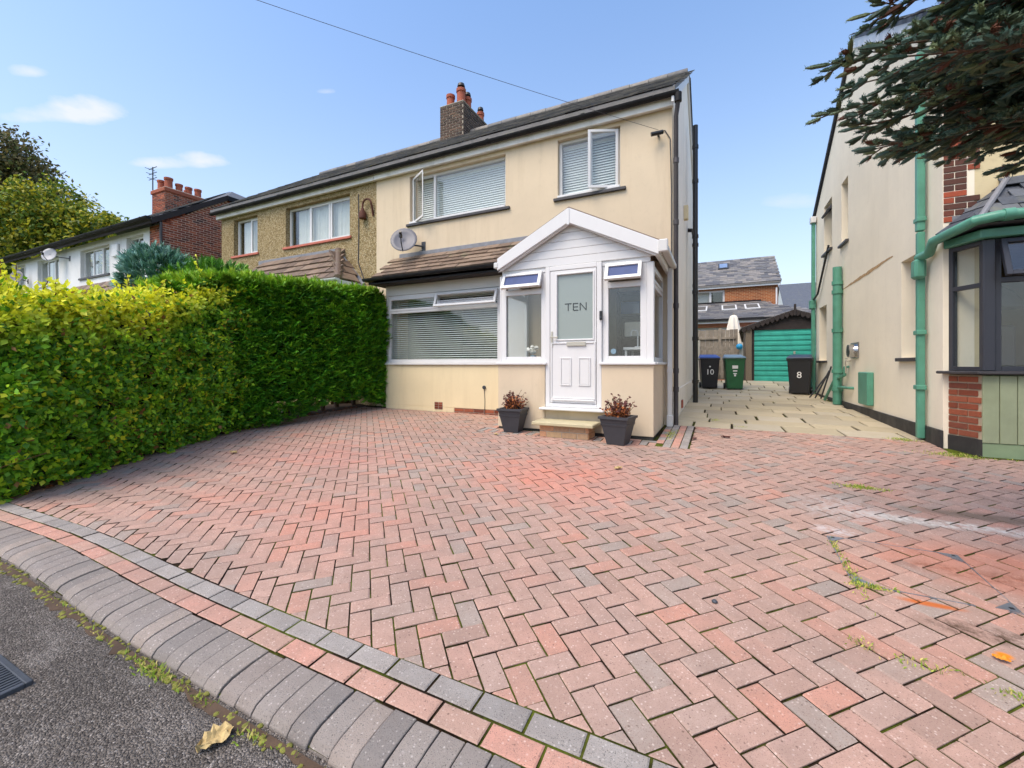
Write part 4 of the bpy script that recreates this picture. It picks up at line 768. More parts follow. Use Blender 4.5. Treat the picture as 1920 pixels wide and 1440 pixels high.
v = thing('swan_neck_lamp', 'white swan-neck lamp on the table in the porch', 'lamp', (-1.12, 6.7, 1.56)); MB().lathe((-1.12, 6.7, 1.561), [(.05, 0), (.05, .015), (.012, .02)], 14).build('lamp_base', M['upvc'], v, smooth=True); MB().tube([(-1.12, 6.7, 1.57)] + [(-1.12 - .05 + .05 * math.cos(t * .35), 6.7, 1.78 + .05 * math.sin(t * .35)) for t in range(10)] + [(-1.22, 6.7, 1.74)], .01, 8).build('lamp_stem', M['upvc'], v, smooth=True)
sh = thing('shelf_unit', 'dark shelf unit with boxes seen through the right porch window', 'shelves', (-1.25, 7.2, .6)); MB().box(-1.52, -1.49, 7.05, 7.36, .6, 2.5).build('side_panel', M['black_wood'], sh); MB().box(-1.02, -.99, 7.05, 7.36, .6, 2.5).build('side_panel', M['black_wood'], sh); MB().box(-1.489, -1.021, 7.34, 7.36, .6, 2.5).build('back_panel', M['black_wood'], sh)
for k in range(6): MB().box(-1.489, -1.021, 7.05, 7.339, .62 + .37 * k, .645 + .37 * k).build('shelf', M['black_wood'], sh)
for k, (nm, lb, x0_, x1_, hh, m_) in enumerate((('storage_box', 'brown storage box on the lowest porch shelf', -1.45, -1.1, .2, 'brick_step'), ('storage_basket', 'pale wicker basket low on the dark porch shelves', -1.46, -1.2, .22, 'dry_tan'), ('storage_box', 'grey storage box at mid height on the porch shelves', -1.44, -1.08, .18, 'iron'), ('storage_box', 'cream storage box high on the porch shelves', -1.40, -1.12, .24, 'curtain'), ('storage_box', 'blue storage box on the topmost porch shelf', -1.46, -1.16, .2, 'room_blue'))): one(nm, lb, 'box', MB().box(x0_, x1_, 7.1, 7.3, .646 + .37 * k, .646 + .37 * k + hh), M[m_], (x0_, 7.1, .646 + .37 * k), bevel=.008)
stk = one('round_sticker', 'small round blue and white sticker inside the porch window', 'sticker', MB().tube([(-1.36, YP + .075, 1.49), (-1.36, YP + .073, 1.49)], .04, 20), M['lid_grey'], (-1.36, YP + .075, 1.49))

# things fixed to the cream house
def dish(name, label, c, F, r, aim, mat):
    t = thing(name, label, 'satellite dish', c); C0 = Vector(c); d = Vector(aim).normalized(); u = Vector((d.y, -d.x, 0)).normalized(); w_ = u.cross(d); n = 20; mb = MB()
    for k, (rr, dp) in enumerate(((.02, .0), (.35, .012), (.7, .05), (1, .1))):
        mb.v += [tuple(C0 + (u * math.cos(2 * math.pi * i / n) * .92 + w_ * math.sin(2 * math.pi * i / n) * 1.02) * rr * r + d * dp * r * 2.2) for i in range(n)]
        if k: mb.f += [((k - 1) * n + i, (k - 1) * n + (i + 1) % n, k * n + (i + 1) % n, k * n + i) for i in range(n)]
    mb.f.append(tuple(range(n))); mb.m = [0] * len(mb.f); do = mb.build('reflector', mat, t, smooth='all', recalc=False)
    so = do.modifiers.new('thick', 'SOLIDIFY'); so.thickness = .008
    foc = C0 + d * r * 1.15 + w_ * -.35 * r; MB().tube([C0 + w_ * -r * .95 + d * .1 * r, C0 + w_ * -r * .75 + d * r * .8, foc], .012, 8).build('feed_arm', M['iron'], t); MB().tube([foc - d * .02, foc + d * .07], .028, 10).build('receiver', M['black'], t); MB().box(foc.x - .02, foc.x + .02, foc.y - .03, foc.y + .03, foc.z - .08, foc.z - .02).build('receiver_body', M['black'], t)
    wp = Vector(F); MB().tube([C0 - d * .02, C0 - d * .08, wp], .018, 8).build('wall_bracket', M['iron'], t); MB().box(wp.x - .05, wp.x + .05, wp.y - .012, wp.y, wp.z - .1, wp.z + .1).build('wall_plate', M['iron'], t); return t
dish('satellite_dish', 'grey satellite dish on the cream wall above the bay canopy', (-5.98, 7.08, 3.90), (-5.72, 7.4, 3.84), .30, (.42, -.78, .42), M['dish'])
one('dish_cable', 'thin pale cable running from grey dish down to bay canopy', 'cable', MB().tube([(-5.75, 7.385, 3.78), (-5.95, 7.385, 3.70), (-6.2, 7.37, 3.62), (-6.38, 7.2, 3.4)], .007, 6), M['gate_post'], (-5.75, 7.385, 3.78))
t = thing('security_camera', 'small dark bullet camera under eaves by the house corner', 'camera', (-.88, 7.39, 5.07)); MB().tube([(-.90, 7.39, 5.08), (-.90, 7.30, 5.08)], .02, 10).build('bracket', M['black'], t); MB().tube([(-.82, 7.30, 5.09), (-1.0, 7.24, 5.06)], .034, 12).build('camera_body', M['black'], t, smooth=True)
one('overhead_cable', 'thin black overhead cable stretched across the sky to cream house', 'cable', MB().tube([(lerp(-.90, -9.9, k / 24), lerp(7.36, -.75, k / 24), lerp(5.17, 7.0, k / 24) - .55 * (k / 24) * (1 - k / 24)) for k in range(25)], .0036, 6), M['cable'], (-.9, 7.36, 5.17))
# ------------------------------------------------------------------ the pebbledashed half of the pair
NX0, NX1 = -13.0, XP
nb = thing('pebbledash_house', 'tan pebbledashed semi-detached house joined to the cream house', 'house', (-10, YF, g(-10, YF)))
NW1 = (-12.42, -11.36, 4.37, 5.40); NW2 = (-10.2, -7.91, 4.36, 5.38); YN = YF + .012
wall(MB(F_FRONT(YN)), NX0, NX1, .15, EAV, [], 0, 0)
mb = MB(F_FRONT(YN)); wall(mb, NX0, NX1 - .001, .15, EAV, [NW1, NW2, (-11.6, -7.9, 1.0, 2.9)], -.28, 0); mb.build('front_wall', M['pebble'], nb, weld=True)
MB(F_LEFT(NX0)).prism([(YN + .28, .2), (BACK, .2), (BACK, EAV), (RIDY, RID - .05), (YN + .28, EAV + .1)], -.28, 0).build('side_wall', M['pebble'], nb); MB().box(NX0 + .28, NX1, BACK - .25, BACK, .2, EAV).build('back_wall', M['pebble'], nb)
MB().box(NX0 + .3, NX1 - .02, YN + .29, BACK - .26, 3.0, 3.2).build('first_floor', M['room'], nb); MB().box(NX0 + .3, NX1 - .02, YN + .29, BACK - .26, 5.52, 5.58).build('upper_ceiling', M['room'], nb); MB().box(NX0 + .3, NX1 - .02, YN + 3.4, YN + 3.5, .3, 5.5).build('room_partition', M['room'], nb)
r2 = roof_slabs(nb, NX0 - .12, NX1, E_T, R_T, (BACK + .15, 5.72), M['slate']); slate_roof(r2, NX0 - .1, NX1 + .1, E_T, R_T, M['slate'], limit=160)
pieces('ridge_tile', r2, bpy.data.meshes['ridge_tile'], [axes((NX0 - .1 + .45 * k, RIDY, R_T[1] - .02 + random.gauss(0, .004)), Vector((1, 0, 0)), Vector((0, 1, 0)), Vector((0, 0, 1))) for k in range(13)])
MB().box(NX0 - .1, NX1 - .012, 7.31, 7.34, 5.485, 5.63).build('fascia', M['white_paint'], nb, bevel=.006); MB().box(NX0 - .1, NX1 - .01, 7.342, YN - .002, 5.50, 5.52).build('soffit', M['white_paint'], nb); gutter(nb, NX0 - .2, NX1 - .02, 7.232, 5.65, M['black_plastic'], .06)
F = F_FRONT(YN + .12)
window(nb, F, NW1, [('v', -11.82, NW1[2] + .05, NW1[3] - .05)], [(NW1[0] + .06, -11.85, NW1[2] + .06, NW1[3] - .06, 'fixed'), (-11.79, NW1[1] - .06, NW1[2] + .06, NW1[3] - .06, 'shut')])
window(nb, F, NW2, [('v', -9.42, NW2[2] + .05, NW2[3] - .05), ('v', -8.68, NW2[2] + .05, NW2[3] - .05)], [(NW2[0] + .06, -9.45, NW2[2] + .06, NW2[3] - .06, 'fixed'), (-9.38, -8.72, NW2[2] + .06, NW2[3] - .06, 'shut'), (-8.65, NW2[1] - .06, NW2[2] + .06, NW2[3] - .06, 'shut')])
for q in (NW1, NW2): MB(F_FRONT(YN)).box(q[0] - .08, q[1] + .06, -.1, .04, q[2] - .06, q[2] - .002).build('sill', M['sill_red'], nb, bevel=.006)
def curtain(parent, a0, a1, z0, z1, y, mat, name='curtain', n=None):
    n = n or int((a1 - a0) / .03) + 2; mb = MB(); P = [(lerp(a0, a1, k / (n - 1)), y + .025 * math.sin(k * 1.9) + .01 * math.sin(k * .7)) for k in range(n)]
    mb.v = [(x, yy, z) for z in (z0, z1) for x, yy in P]; mb.f = [(k, k + 1, n + k + 1, n + k) for k in range(n - 1)]; mb.m = [0] * len(mb.f); return mb.build(name, mat, parent, smooth='all', recalc=False)
curtain(nb, NW2[0] + .2, NW2[1], NW2[2] + .02, NW2[3] - .03, YN + .24, M['net'], 'reflection_curtain'); curtain(nb, NW1[0] + .1, NW1[1], NW1[2] + .02, NW1[3] - .03, YN + .24, M['net'], 'reflection_curtain')  # pale curtains added to stand in for bright sky reflected in these panes
# its bay: wall, glazing, hipped tile roof
mb = MB(); mb.box(-11.5, -7.95, 6.9, YN - .001, .3, 1.3); mb.build('bay_wall', M['pebble'], nb)
window(nb, F_FRONT(6.95), (-11.5, -7.95, 1.3, 2.85), [('v', -10.3, 1.35, 2.8), ('v', -9.1, 1.35, 2.8)], [(-11.4, -10.35, 1.4, 2.75, 'fixed'), (-10.25, -9.15, 1.4, 2.75, 'fixed'), (-9.05, -8.0, 1.4, 2.75, 'fixed')])
HX0, HX1, HZ0, HZ1, HYE = -11.95, -7.42, 3.10, 3.98, 6.62
hp = MB().add([(HX0, HYE, HZ0), (HX1, HYE, HZ0), (HX1, YN - .002, HZ0), (HX0, YN - .002, HZ0), (HX0 + .85, YN - .002, HZ1), (HX1 - .85, YN - .002, HZ1)], [(0, 1, 5, 4), (1, 2, 5), (3, 0, 4), (0, 3, 2, 1), (2, 3, 4, 5)]).build('bay_roof', M['tile'], nb)
slate_roof(hp, HX0, HX1, (HYE - .02, HZ0 + .02), (YN, HZ1 + .02), M['tile'], gauge=.235, w=.3, name='tile', thick=.045, keep=lambda x, k: HX0 + .1 + k * .85 < x < HX1 - .1 - k * .80)
ms = []; me = MB().box(0, .25, -.16, .16, 0, .035).mesh('hip_tile', bevel=.006); me.materials.append(M['tile'])
for k in range(4):
    for q in range(5 - k):
        a = HYE + .16 + .27 * q + k * .13; zz = HZ0 + .06 + k * .2
        if a + .1 < YN: ms.append(axes((HX1 - .20 * k + .03, a, zz), Vector((-.7, 0, .71)), Vector((0, 1, 0)), Vector((.71, 0, .7))))
pieces('tile', hp, me, ms)
MB().tube([(HX1 + .0, HYE - .0, HZ0 + .08), (HX1 - .82, YN - .04, HZ1 + .06)], .085, 10).build('hip_ridge', M['tile'], nb, smooth=True); MB().tube([(HX1 - .82, YN - .03, HZ1 + .02), (HX1 - .02, YN - .03, HZ0 + .06)], .05, 8).build('lead_soaker', M['lead'], nb, smooth=True); MB(F_FRONT(YN)).box(HX0 + .7, HX1 - .8, .002, .05, HZ1 - .02, HZ1 + .12).build('roof_flashing', M['lead'], nb, bevel=.008)
MB().box(HX0 - .03, HX1 + .05, HYE - .05, HYE - .02, HZ0 - .13, HZ0 + .04).build('bay_fascia', M['upvc'], nb); MB().box(HX1 + .02, HX1 + .05, HYE - .019, YN - .01, HZ0 - .13, HZ0 + .04).build('bay_fascia', M['upvc'], nb); gutter(nb, HX0 - .05, HX1 + .1, HYE - .1, HZ0 + .05, M['upvc'], .055)
MB().tube([(-7.62, YN - .008, 5.3), (-7.61, YN - .008, 4.4), (-7.63, YN - .008, 3.7), (-7.45, YN - .01, 3.3)], .012, 6).build('wall_cable', M['cable'], nb)
t = thing('swan_neck_bracket', 'rusty swan-neck lamp bracket high on the pebbledashed wall', 'lamp bracket', (-7.3, YN, 4.7)); MB().tube([(-7.16, YN - .01, 4.72), (-7.16, YN - .06, 4.95)] + [(-7.29 + .13 * math.cos(k * .35), YN - .08, 4.98 + .13 * math.sin(k * .35)) for k in range(10)] + [(-7.42, YN - .08, 4.88)], .022, 8).build('curved_arm', M['rust'], t, smooth=True); MB().lathe((-7.42, YN - .08, 4.66), [(.03, 0), (.085, .02), (.085, .14), (.05, .2), (.03, .26)], 10).build('lamp_head', M['rust'], t, smooth=True)

# ------------------------------------------------------------------ the white pair further along, brick gable end
WX0, WX1 = -28.8, -16.2; WE = 5.98; WRZ = 8.55; WRY = 10.9
wh = thing('white_rendered_house', 'white rendered house with a red brick gable end beyond the hedge', 'house', (-22, YF, g(-22, YF)))
wins = [(-28.4, -27.3, 4.6, 5.68), (-26.0, -23.9, 4.6, 5.66), (-22.0, -19.7, 4.58, 5.64), (-18.48, -17.35, 4.55, 5.68)]
mb = MB(F_FRONT(YF)); wall(mb, WX0, WX1 - .75, .2, WE - .12, wins, -.28, 0); mb.build('front_wall', M['white_render'], wh, weld=True)
MB().box(WX1 - .749, WX1 - .006, YF + .008, YF + .28, .2, WE - .12).build('brick_pier', M['mortar_pink'], wh); pr = MB().box(WX1 - .5, WX1 - .4, YF + .3, YF + .4, 1, 1.1).build('pier_core', M['mortar_pink'], wh)
brick_skin(pr, F_FRONT(YF + .008), WX1 - .75, WX1, 3.5, WE - .13, M['brick_gable'])
gp = [(YF + .28, .2), (14.4, .2), (14.4, WE - .12), (12.3, 7.35), (9.4, 7.35), (YF + .28, WE + .06)]
gw = MB(F_RIGHT(WX1 - .006)).prism(gp, -.28, 0).build('gable_wall', M['mortar_pink'], wh)
brick_skin(gw, F_RIGHT(WX1 - .006), YF, 10.6, 3.5, 7.3, M['brick_gable'], j=.016, L=.209, H=.06, test=lambda a, z: z < WE + (a - YF) * .66 and (a < 9.5 or z < 7.3), limit=300)
MB().box(WX0, WX1 - .3, 14.15, 14.4, .2, WE).build('back_wall', M['white_render'], wh); MB().box(WX0, WX0 + .25, YF + .29, 14.1, .2, WE).build('far_wall', M['white_render'], wh); MB().box(WX0 + .3, WX1 - .4, YF + 3, YF + 3.1, .3, 5.8).build('room_partition', M['room_dark'], wh)
hx = -18.4
rf_ = MB().add([(WX0 - .2, 7.05, WE - .05), (WX1 + .08, 7.05, WE - .05), (WX1 + .08, 9.42, 7.46), (hx, WRY, WRZ), (WX0 - .2, WRY, WRZ), (WX1 + .08, 12.38, 7.46), (WX1 + .08, 14.75, WE - .05), (WX0 - .2, 14.75, WE - .05)], [(0, 1, 2, 3, 4), (2, 5, 3), (3, 5, 6, 7, 4)]).build('roof', M['slate'], wh, recalc=False)
sm = rf_.modifiers.new('thick', 'SOLIDIFY'); sm.thickness = .09; sm.offset = -1
slate_roof(rf_, WX0 - .2, WX1 - .2, (7.05, WE - .05), (WRY, WRZ), M['slate'], limit=0, gauge=.25, w=.4, keep=lambda x, k: k < .38 or x < WX1 - (k - .38) * 3.6)
gutter(wh, WX0 - .2, WX1 + .1, 7.0, WE - .02, M['black_plastic'], .08); MB().box(WX0 - .1, WX1 + .05, 7.08, 7.12, WE - .2, WE - .08).build('fascia', M['black_wood'], wh)
MB(F_RIGHT(WX1 + .03)).prism([(7.1, WE - .22), (7.1, WE - .02), (9.42, 7.48), (9.42, 7.28)], 0, .05).build('bargeboard', M['black_wood'], wh); MB().box(WX1 + .02, WX1 + .12, 9.42, 12.4, 7.28, 7.44).build('hip_gutter', M['black_plastic'], wh)
pipe(wh, [(WX1 + .05, YF - .05, WE - .1), (WX1 + .05, YF - .02, .3)], .04, M['grey_pipe'])
F = F_FRONT(YF + .12)
for q in wins:
    k = 3 if q[1] - q[0] > 1.6 else 2; bs = [lerp(q[0], q[1], (i + 1) / k) for i in range(k - 1)]; ed = [q[0] + .03] + bs + [q[1] - .03]
    window(wh, F, q, [('v', b_, q[2] + .05, q[3] - .05) for b_ in bs], [(p_ + .035, n_ - .035, q[2] + .06, q[3] - .06, 'fixed' if i % 2 == 0 else 'shut') for i, (p_, n_) in enumerate(zip(ed, ed[1:]))])
    MB(F_FRONT(YF)).box(q[0] - .05, q[1] + .05, -.1, .05, q[2] - .07, q[2] - .002).build('sill', M['sill_dark'] if q[0] > -23 else M['white_paint'], wh); curtain(wh, q[0] + .05, q[0] + .5, q[2] + .02, q[3] - .02, YF + .34, M['net'], n=16)
chimney(wh, -23.6, -22.5, 10.4, 12.1, 7.8, 9.15, M['brick_gable'], [(-23.35, 10.65, .5, .15, 0), (-22.85, 10.7, .55, .16, 0), (-22.8, 11.1, .4, .14, 0), (-22.8, 11.5, .4, .14, 0), (-22.8, 11.9, .45, .14, 0), (-23.3, 11.7, .4, .14, 0)])
mb = MB(); mb.tube([(-24.0, 10.6, 7.9), (-24.0, 10.6, 10.6)], .025, 6)
for k, z_ in enumerate((10.55, 10.3, 10.05)): mb.tube([(-24.35, 10.6, z_), (-23.65, 10.6, z_)], .016, 5); mb.tube([(-24.25 + .1 * k, 10.4, z_), (-24.25 + .1 * k, 10.8, z_)], .012, 5)
one('television_aerial', 'thin television aerial beside the red brick chimney', 'aerial', mb, M['iron'], (-24.0, 10.6, 7.9))
slate_roof(MB().add([(-22.6, 6.75, 3.15), (-17.6, 6.75, 3.15), (-17.6, YF - .01, 4.2), (-22.6, YF - .01, 4.2), (-22.6, YF - .01, 3.1), (-17.6, YF - .01, 3.1)], [(0, 1, 2, 3), (0, 3, 4), (1, 5, 2), (0, 4, 5, 1), (3, 2, 5, 4)]).build('bay_roof', M['tile'], wh), -22.6, -17.6, (6.74, 3.17), (YF, 4.22), M['tile'], gauge=.24, w=.3, name='tile', thick=.045)
MB().box(-22.4, -17.8, 6.95, YF - .01, .3, 3.09).build('bay_body', M['white_render'], wh)
dish('satellite_dish', 'pale oval satellite dish on the white rendered house', (-23.4, 7.0, 5.55), (-22.9, 7.4, 5.45), .27, (.55, -.75, .3), M['pale_dish']); dish('satellite_dish', 'small dark satellite dish at the far end of white house', (-26.9, 7.05, 4.98), (-27.0, 7.4, 4.9), .3, (.5, -.8, .3), M['dish'])
t = thing('alarm_box', 'small white alarm box on the white rendered wall', 'alarm box', (-19.2, YF - .02, 5.2)); MB(F_FRONT(YF)).box(-19.35, -18.95, .002, .08, 5.1, 5.55).build('box_body', M['upvc'], t, bevel=.02)

# ------------------------------------------------------------------ the ivory house on the right
SX = 2.45; SF = 6.95; SRY = 10.7; SRZ = 7.92; SB = 14.5
rh = thing('ivory_house', 'ivory rendered house with teal pipes and dark bay across the passage', 'house', (4, SF, g(4, SF)))
sw = [(7.72, 8.26, 1.40, 2.83), (11.18, 11.72, 3.95, 5.30), (12.6, 13.45, 4.13, 5.36), (13.17, 14.05, 1.40, 2.82)]
mb = MB(F_LEFT(SX)); wall(mb, SF, SB, .2, 5.55, sw, -.28, 0); mb.prism([(SF + .02, 5.551), (SB, 5.551), (SRY, SRZ - .05)], -.28, 0); mb.build('side_wall', M['right_render'], rh, weld=True)
mb = MB(F_FRONT(SF)); wall(mb, SX + .281, 9.5, .2, 5.55, [(2.78, 5.2, 1.0, 2.75)], -.28, -.004); mb.build('front_wall', M['rough_cream'], rh, weld=True)
MB().box(SX + .28, 9.5, SB - .25, SB, .2, 5.5).build('back_wall', M['right_render'], rh); MB().box(9.5, 9.75, SF, SB, .2, 5.5).build('far_wall', M['right_render'], rh); MB().box(SX + .29, 9.4, SF + 3.6, SF + 3.7, .3, 5.4).build('room_partition', M['room'], rh); MB().box(SX + .29, 9.4, SF + .3, SB - .3, 3.0, 3.2).build('first_floor', M['room'], rh); MB().box(SX + .29, 9.4, SF - .2, SB - .3, .5, .56).build('ground_floor', M['room'], rh)
MB(F_LEFT(SX)).box(SF - .02, SB, .001, .03, .15, .50).build('plinth', M['plinth_black'], rh, bevel=.006)
rr = roof_slabs(rh, SX - .06, 9.9, (SF - .35, 5.45), (SRY, SRZ), (SB + .35, 5.4), M['slate_blue']); slate_roof(rr, SX, 9.8, (SF - .35, 5.45), (SRY, SRZ), M['slate_blue'], limit=0)
mb = MB(F_LEFT(SX)); mb.prism([(SF - .3, 5.25), (SF - .3, 5.43), (SRY, SRZ - .03), (SRY, SRZ - .25)], .004, .04); mb.build('bargeboard', M['upvc'], rh); MB(F_LEFT(SX)).prism([(SB + .3, 5.28), (SB + .3, 5.38), (SRY + .002, SRZ - .05), (SRY + .002, SRZ - .12)], .004, .02).build('rear_verge', M['black_plastic'], rh)
gutter(rh, SX - .1, 9.8, SF - .42, 5.42, M['teal'], .075)
for k, q in enumerate(sw):
    F = F_LEFT(SX - .0); Fi = (lambda a, d, z: (SX + .2 - d, a, z))
    window(rh, Fi, q, [('h', q[3] - .38, q[0] + .05, q[1] - .05)] if k == 2 else [], [(q[0] + .06, q[1] - .06, q[2] + .06, q[3] - .42 if k == 2 else q[3] - .06, 'fixed')] + ([(q[0] + .06, q[1] - .06, q[3] - .35, q[3] - .05, 'top', 40)] if k == 2 else []), mat=M['anthracite'])
    MB(F).box(q[0] - .06, q[1] + .06, -.12, .06, q[2] - .055, q[2] - .002).build('sill', M['sill_dark'], rh, bevel=.006)
# teal pipes on the side wall
pipe(rh, [(SX - .10, 11.6, .42), (SX - .10, 11.6, 3.45)], .085, M['teal'], 'soil_pipe', rings=(.75, 1.15, 2.05, 2.9, 3.1), n=16)
pipe(rh, [(SX + .02, 11.95, 3.0), (SX - .06, 11.8, 3.02), (SX - .10, 11.62, 2.9)], .055, M['teal'], 'pipe_branch')
pipe(rh, [(SX + .02, 10.75, .82), (SX - .07, 10.8, .82), (SX - .10, 11.58, .80)], .028, M['teal'], 'waste_pipe'); pipe(rh, [(SX + .02, 11.1, 1.25), (SX - .07, 11.1, 1.24), (SX - .07, 11.12, 1.08), (SX - .10, 11.58, .98)], .032, M['teal'], 'waste_pipe')
pipe(rh, [(SX - .11, 11.75, .98), (SX - .2, 12.3, .46)], .03, M['teal'], 'waste_pipe')
MB(lambda a, d, z: (SX - d, a, z)).box(7.33, 7.42, .03, .115, 3.05, 5.4).build('downpipe', M['teal'], rh, bevel=.012); MB(lambda a, d, z: (SX - d, a, z)).box(7.335, 7.415, .03, .11, .33, 3.04).build('downpipe', M['teal'], rh, bevel=.012)
for z_ in (1.0, 1.72, 3.2, 4.2): MB(F_LEFT(SX)).box(7.31, 7.44, .025, .125, z_ - .03, z_ + .03).build('pipe_collar', M['teal'], rh, bevel=.008)
MB(F_LEFT(SX)).box(7.27, 7.42, .035, .16, 2.42, 2.68).build('hopper_head', M['teal'], rh, bevel=.03)
MB(lambda a, d, z: (SX - d, a, z)).box(14.36, 14.45, .03, .12, .42, 5.35).build('downpipe', M['teal'], rh, bevel=.012); MB(F_LEFT(SX)).box(14.32, 14.49, .02, .17, 2.85, 3.1).build('hopper_head', M['teal'], rh, bevel=.02); MB(F_LEFT(SX)).box(14.3, 14.5, .02, .15, 5.25, 5.42).build('gutter_end', M['upvc_old'], rh, bevel=.01)
pipe(rh, [(SX - .05, 12.7, 4.2), (SX - .06, 13.9, 3.2), (SX - .08, 14.35, 3.1)], .025, M['black'], 'sloping_pipe')
MB(F_LEFT(SX)).box(9.50, 10.05, .002, .10, .57, 1.16).build('meter_box', M['teal'], rh, bevel=.012)
fl = MB(F_LEFT(SX)).box(10.38, 10.92, .001, .02, 1.42, 1.74).build('flue_plate', M['chrome'], rh, bevel=.02); MB().tube([(SX - .02, 10.65, 1.57), (SX - .12, 10.65, 1.57)], .13, 18).build('flue_guard', M['chrome'], fl, smooth=True); MB().tube([(SX - .12, 10.65, 1.57), (SX - .125, 10.65, 1.57)], .105, 18).build('flue_mouth', M['black'], fl)
tp = MB().tube([(SX, 11.0, 1.38), (SX - .09, 11.0, 1.38)], .018, 8).build('outside_tap', M['silver'], rh); MB().tube([(SX - .08, 11.0, 1.39), (SX - .09, 10.97, 1.36), (SX - .09, 10.95, 1.12)], .012, 8).build('tap_spout', M['silver'], tp); MB().tube([(SX - .07, 10.92, 1.42), (SX - .07, 11.08, 1.42)], .01, 6).build('tap_handle', M['silver'], tp)
# patched crack across the wall: rough mortar strip
mb = MB(F_LEFT(SX)); n = 26
P = [(lerp(8.6, 11.8, k / n), 3.0 - .055 * k / n + random.uniform(-.006, .006), .010 + .022 * math.sin(math.pi * min(1, k / n * 1.15)) * random.uniform(.5, 1.2)) for k in range(n + 1)]
mb.v = [F_LEFT(SX)(a, .003, z + h) for a, z, h in P] + [F_LEFT(SX)(a, .003, z - h) for a, z, h in P]; mb.f = [(k, k + 1, n + 2 + k, n + 1 + k) for k in range(n)]; mb.m = [0] * n; mb.build('crack_repair', simple('tan_filler', srgb(178, 146, 104), .95, .25, 18, .6), rh, recalc=False)
# quoins of brown brick on the front corner
qn = MB(F_FRONT(SF)).box(SX + .006, SX + .30, -.2, -.006, 2.9, 5.4).build('quoin_backing', M['mortar'], rh); k = 0; z_ = 3.02
while z_ < 5.0:
    for r_ in range(2):
        wq = (.33 if k % 4 < 2 else .215); q0 = SX + .001; cuts_ = [0, .215, .33] if r_ == 0 else [0, .103, .33]
        for p_, n_ in zip(cuts_, cuts_[1:]):
            n_ = min(n_, wq)
            if n_ - p_ > .02: MB(F_FRONT(SF)).box(q0 + p_ + .005, q0 + n_ - .005, -.03, .008, z_ + .005, z_ + .07).build('brick', M['brick_quoin'], qn, bevel=.003)
        z_ += .075
    k += 1
# canted bay: brick cheek, boarded front, dark frames, slate roof, teal gutter
C0, C1, C2 = (2.50, 6.95), (2.655, 6.60), (5.2, 6.60)
def F_CANT(a, d, z):     # along the canted cheek, outward to the left
    dx, dy = C1[0] - C0[0], C1[1] - C0[1]; L = math.hypot(dx, dy); return (C0[0] + dx / L * a + dy / L * d, C0[1] + dy / L * a - dx / L * d, z)
CL = math.hypot(C1[0] - C0[0], C1[1] - C0[1]); FB = F_FRONT(C1[1])
ck = MB(F_CANT).box(-.02, CL - .01, -.22, -.006, .15, 1.18).build('bay_cheek', M['mortar'], rh); brick_skin(ck, F_CANT, 0, CL - .005, .46, 1.17, M['brick_red'], j=.014, H=.062); MB(F_CANT).box(-.02, CL, -.2, .006, .15, .455).build('bay_plinth', M['plinth_black'], rh)
MB(FB).box(C1[0] + .02, C2[0], -.2, -.03, .15, 1.18).build('bay_front_wall', M['sage_low'], rh); MB(FB).box(C1[0] - .005, C2[0], -.03, -.002, .1, .42).build('bay_board_plinth', M['sage_low'], rh, bevel=.006); x_ = C1[0]
while x_ < C2[0]: MB(FB).box(x_ + .002, x_ + .137, -.03, random.uniform(.003, .008), .422, 1.175).build('board', M['sage'], rh, bevel=.005); x_ += .14
MB().slab([(C0[0] - .12, SF - .001), (C1[0] - .06, C1[1] - .07), (C2[0], C1[1] - .07), (C2[0], SF - .001)], 1.19, 1.225).build('bay_sill', M['sill_dark'], rh, bevel=.008)
zb, zt = 1.226, 2.70
window(rh, F_CANT, (.0, CL + .03, zb, zt), [('h', 2.20, .04, CL)], [(.06, CL - .05, zb + .06, 2.17, 'fixed'), (.06, CL - .05, 2.23, zt - .06, 'fixed')], mat=M['anthracite'], fw=.05)
MB(FB).box(C1[0] - .004, C1[0] + .10, -.06, .03, zb, zt).build('bay_corner_post', M['anthracite'], rh, bevel=.01)
window(rh, FB, (C1[0] + .101, C2[0], zb, zt), [('h', 2.24, C1[0] + .15, C2[0] - .05), ('v', 3.75, zb + .05, zt - .05)], [(C1[0] + .16, 3.72, zb + .06, 2.21, 'fixed'), (3.78, C2[0] - .06, zb + .06, 2.21, 'fixed'), (C1[0] + .16, 3.72, 2.27, zt - .06, 'top', 16), (3.78, C2[0] - .06, 2.27, zt - .06, 'shut')], mat=M['anthracite'], fw=.055)
MB().slab([(C0[0] - .05, SF - .001), (C1[0] - .05, C1[1] - .1), (C2[0], C1[1] - .1), (C2[0], SF - .001)], 2.701, 2.80).build('bay_head', M['teal'], rh, bevel=.01)
e0, e1 = (C0[0] - .12, SF - .02), (C1[0] - .10, C1[1] - .18)
MB().add([(e0[0], e0[1], 2.86), (e1[0], e1[1], 2.84), (C2[0], e1[1], 2.84), (C2[0], SF - .002, 3.42), (3.0, SF - .002, 3.42), (C2[0], SF - .002, 2.82), (e0[0], SF - .002, 2.82)], [(0, 1, 4), (1, 2, 3, 4), (2, 5, 3), (0, 4, 3, 5, 6), (0, 6, 5, 2, 1)]).build('bay_roof', M['slate_blue'], rh)
mb = None; pl = Vector((3.0 - e1[0], SF - e1[1], .58)); nn = []
bro = [o for o in rh.children if o.name.startswith('bay_roof')][-1]
slate_roof(bro, e1[0], C2[0], (e1[1], 2.85), (SF, 3.44), M['slate_blue'], gauge=.13, w=.25, thick=.012, keep=lambda x, k: x > e1[0] + .1 + k * (3.0 - e1[0]))
tr_ = [(Vector((e0[0], e0[1], 2.865)), Vector((e1[0], e1[1], 2.845)))]; P0, P1, P2 = Vector((e0[0], e0[1], 2.87)), Vector((e1[0], e1[1], 2.85)), Vector((3.0, SF - .01, 3.43)); nn = (P1 - P0).cross(P2 - P0).normalized()
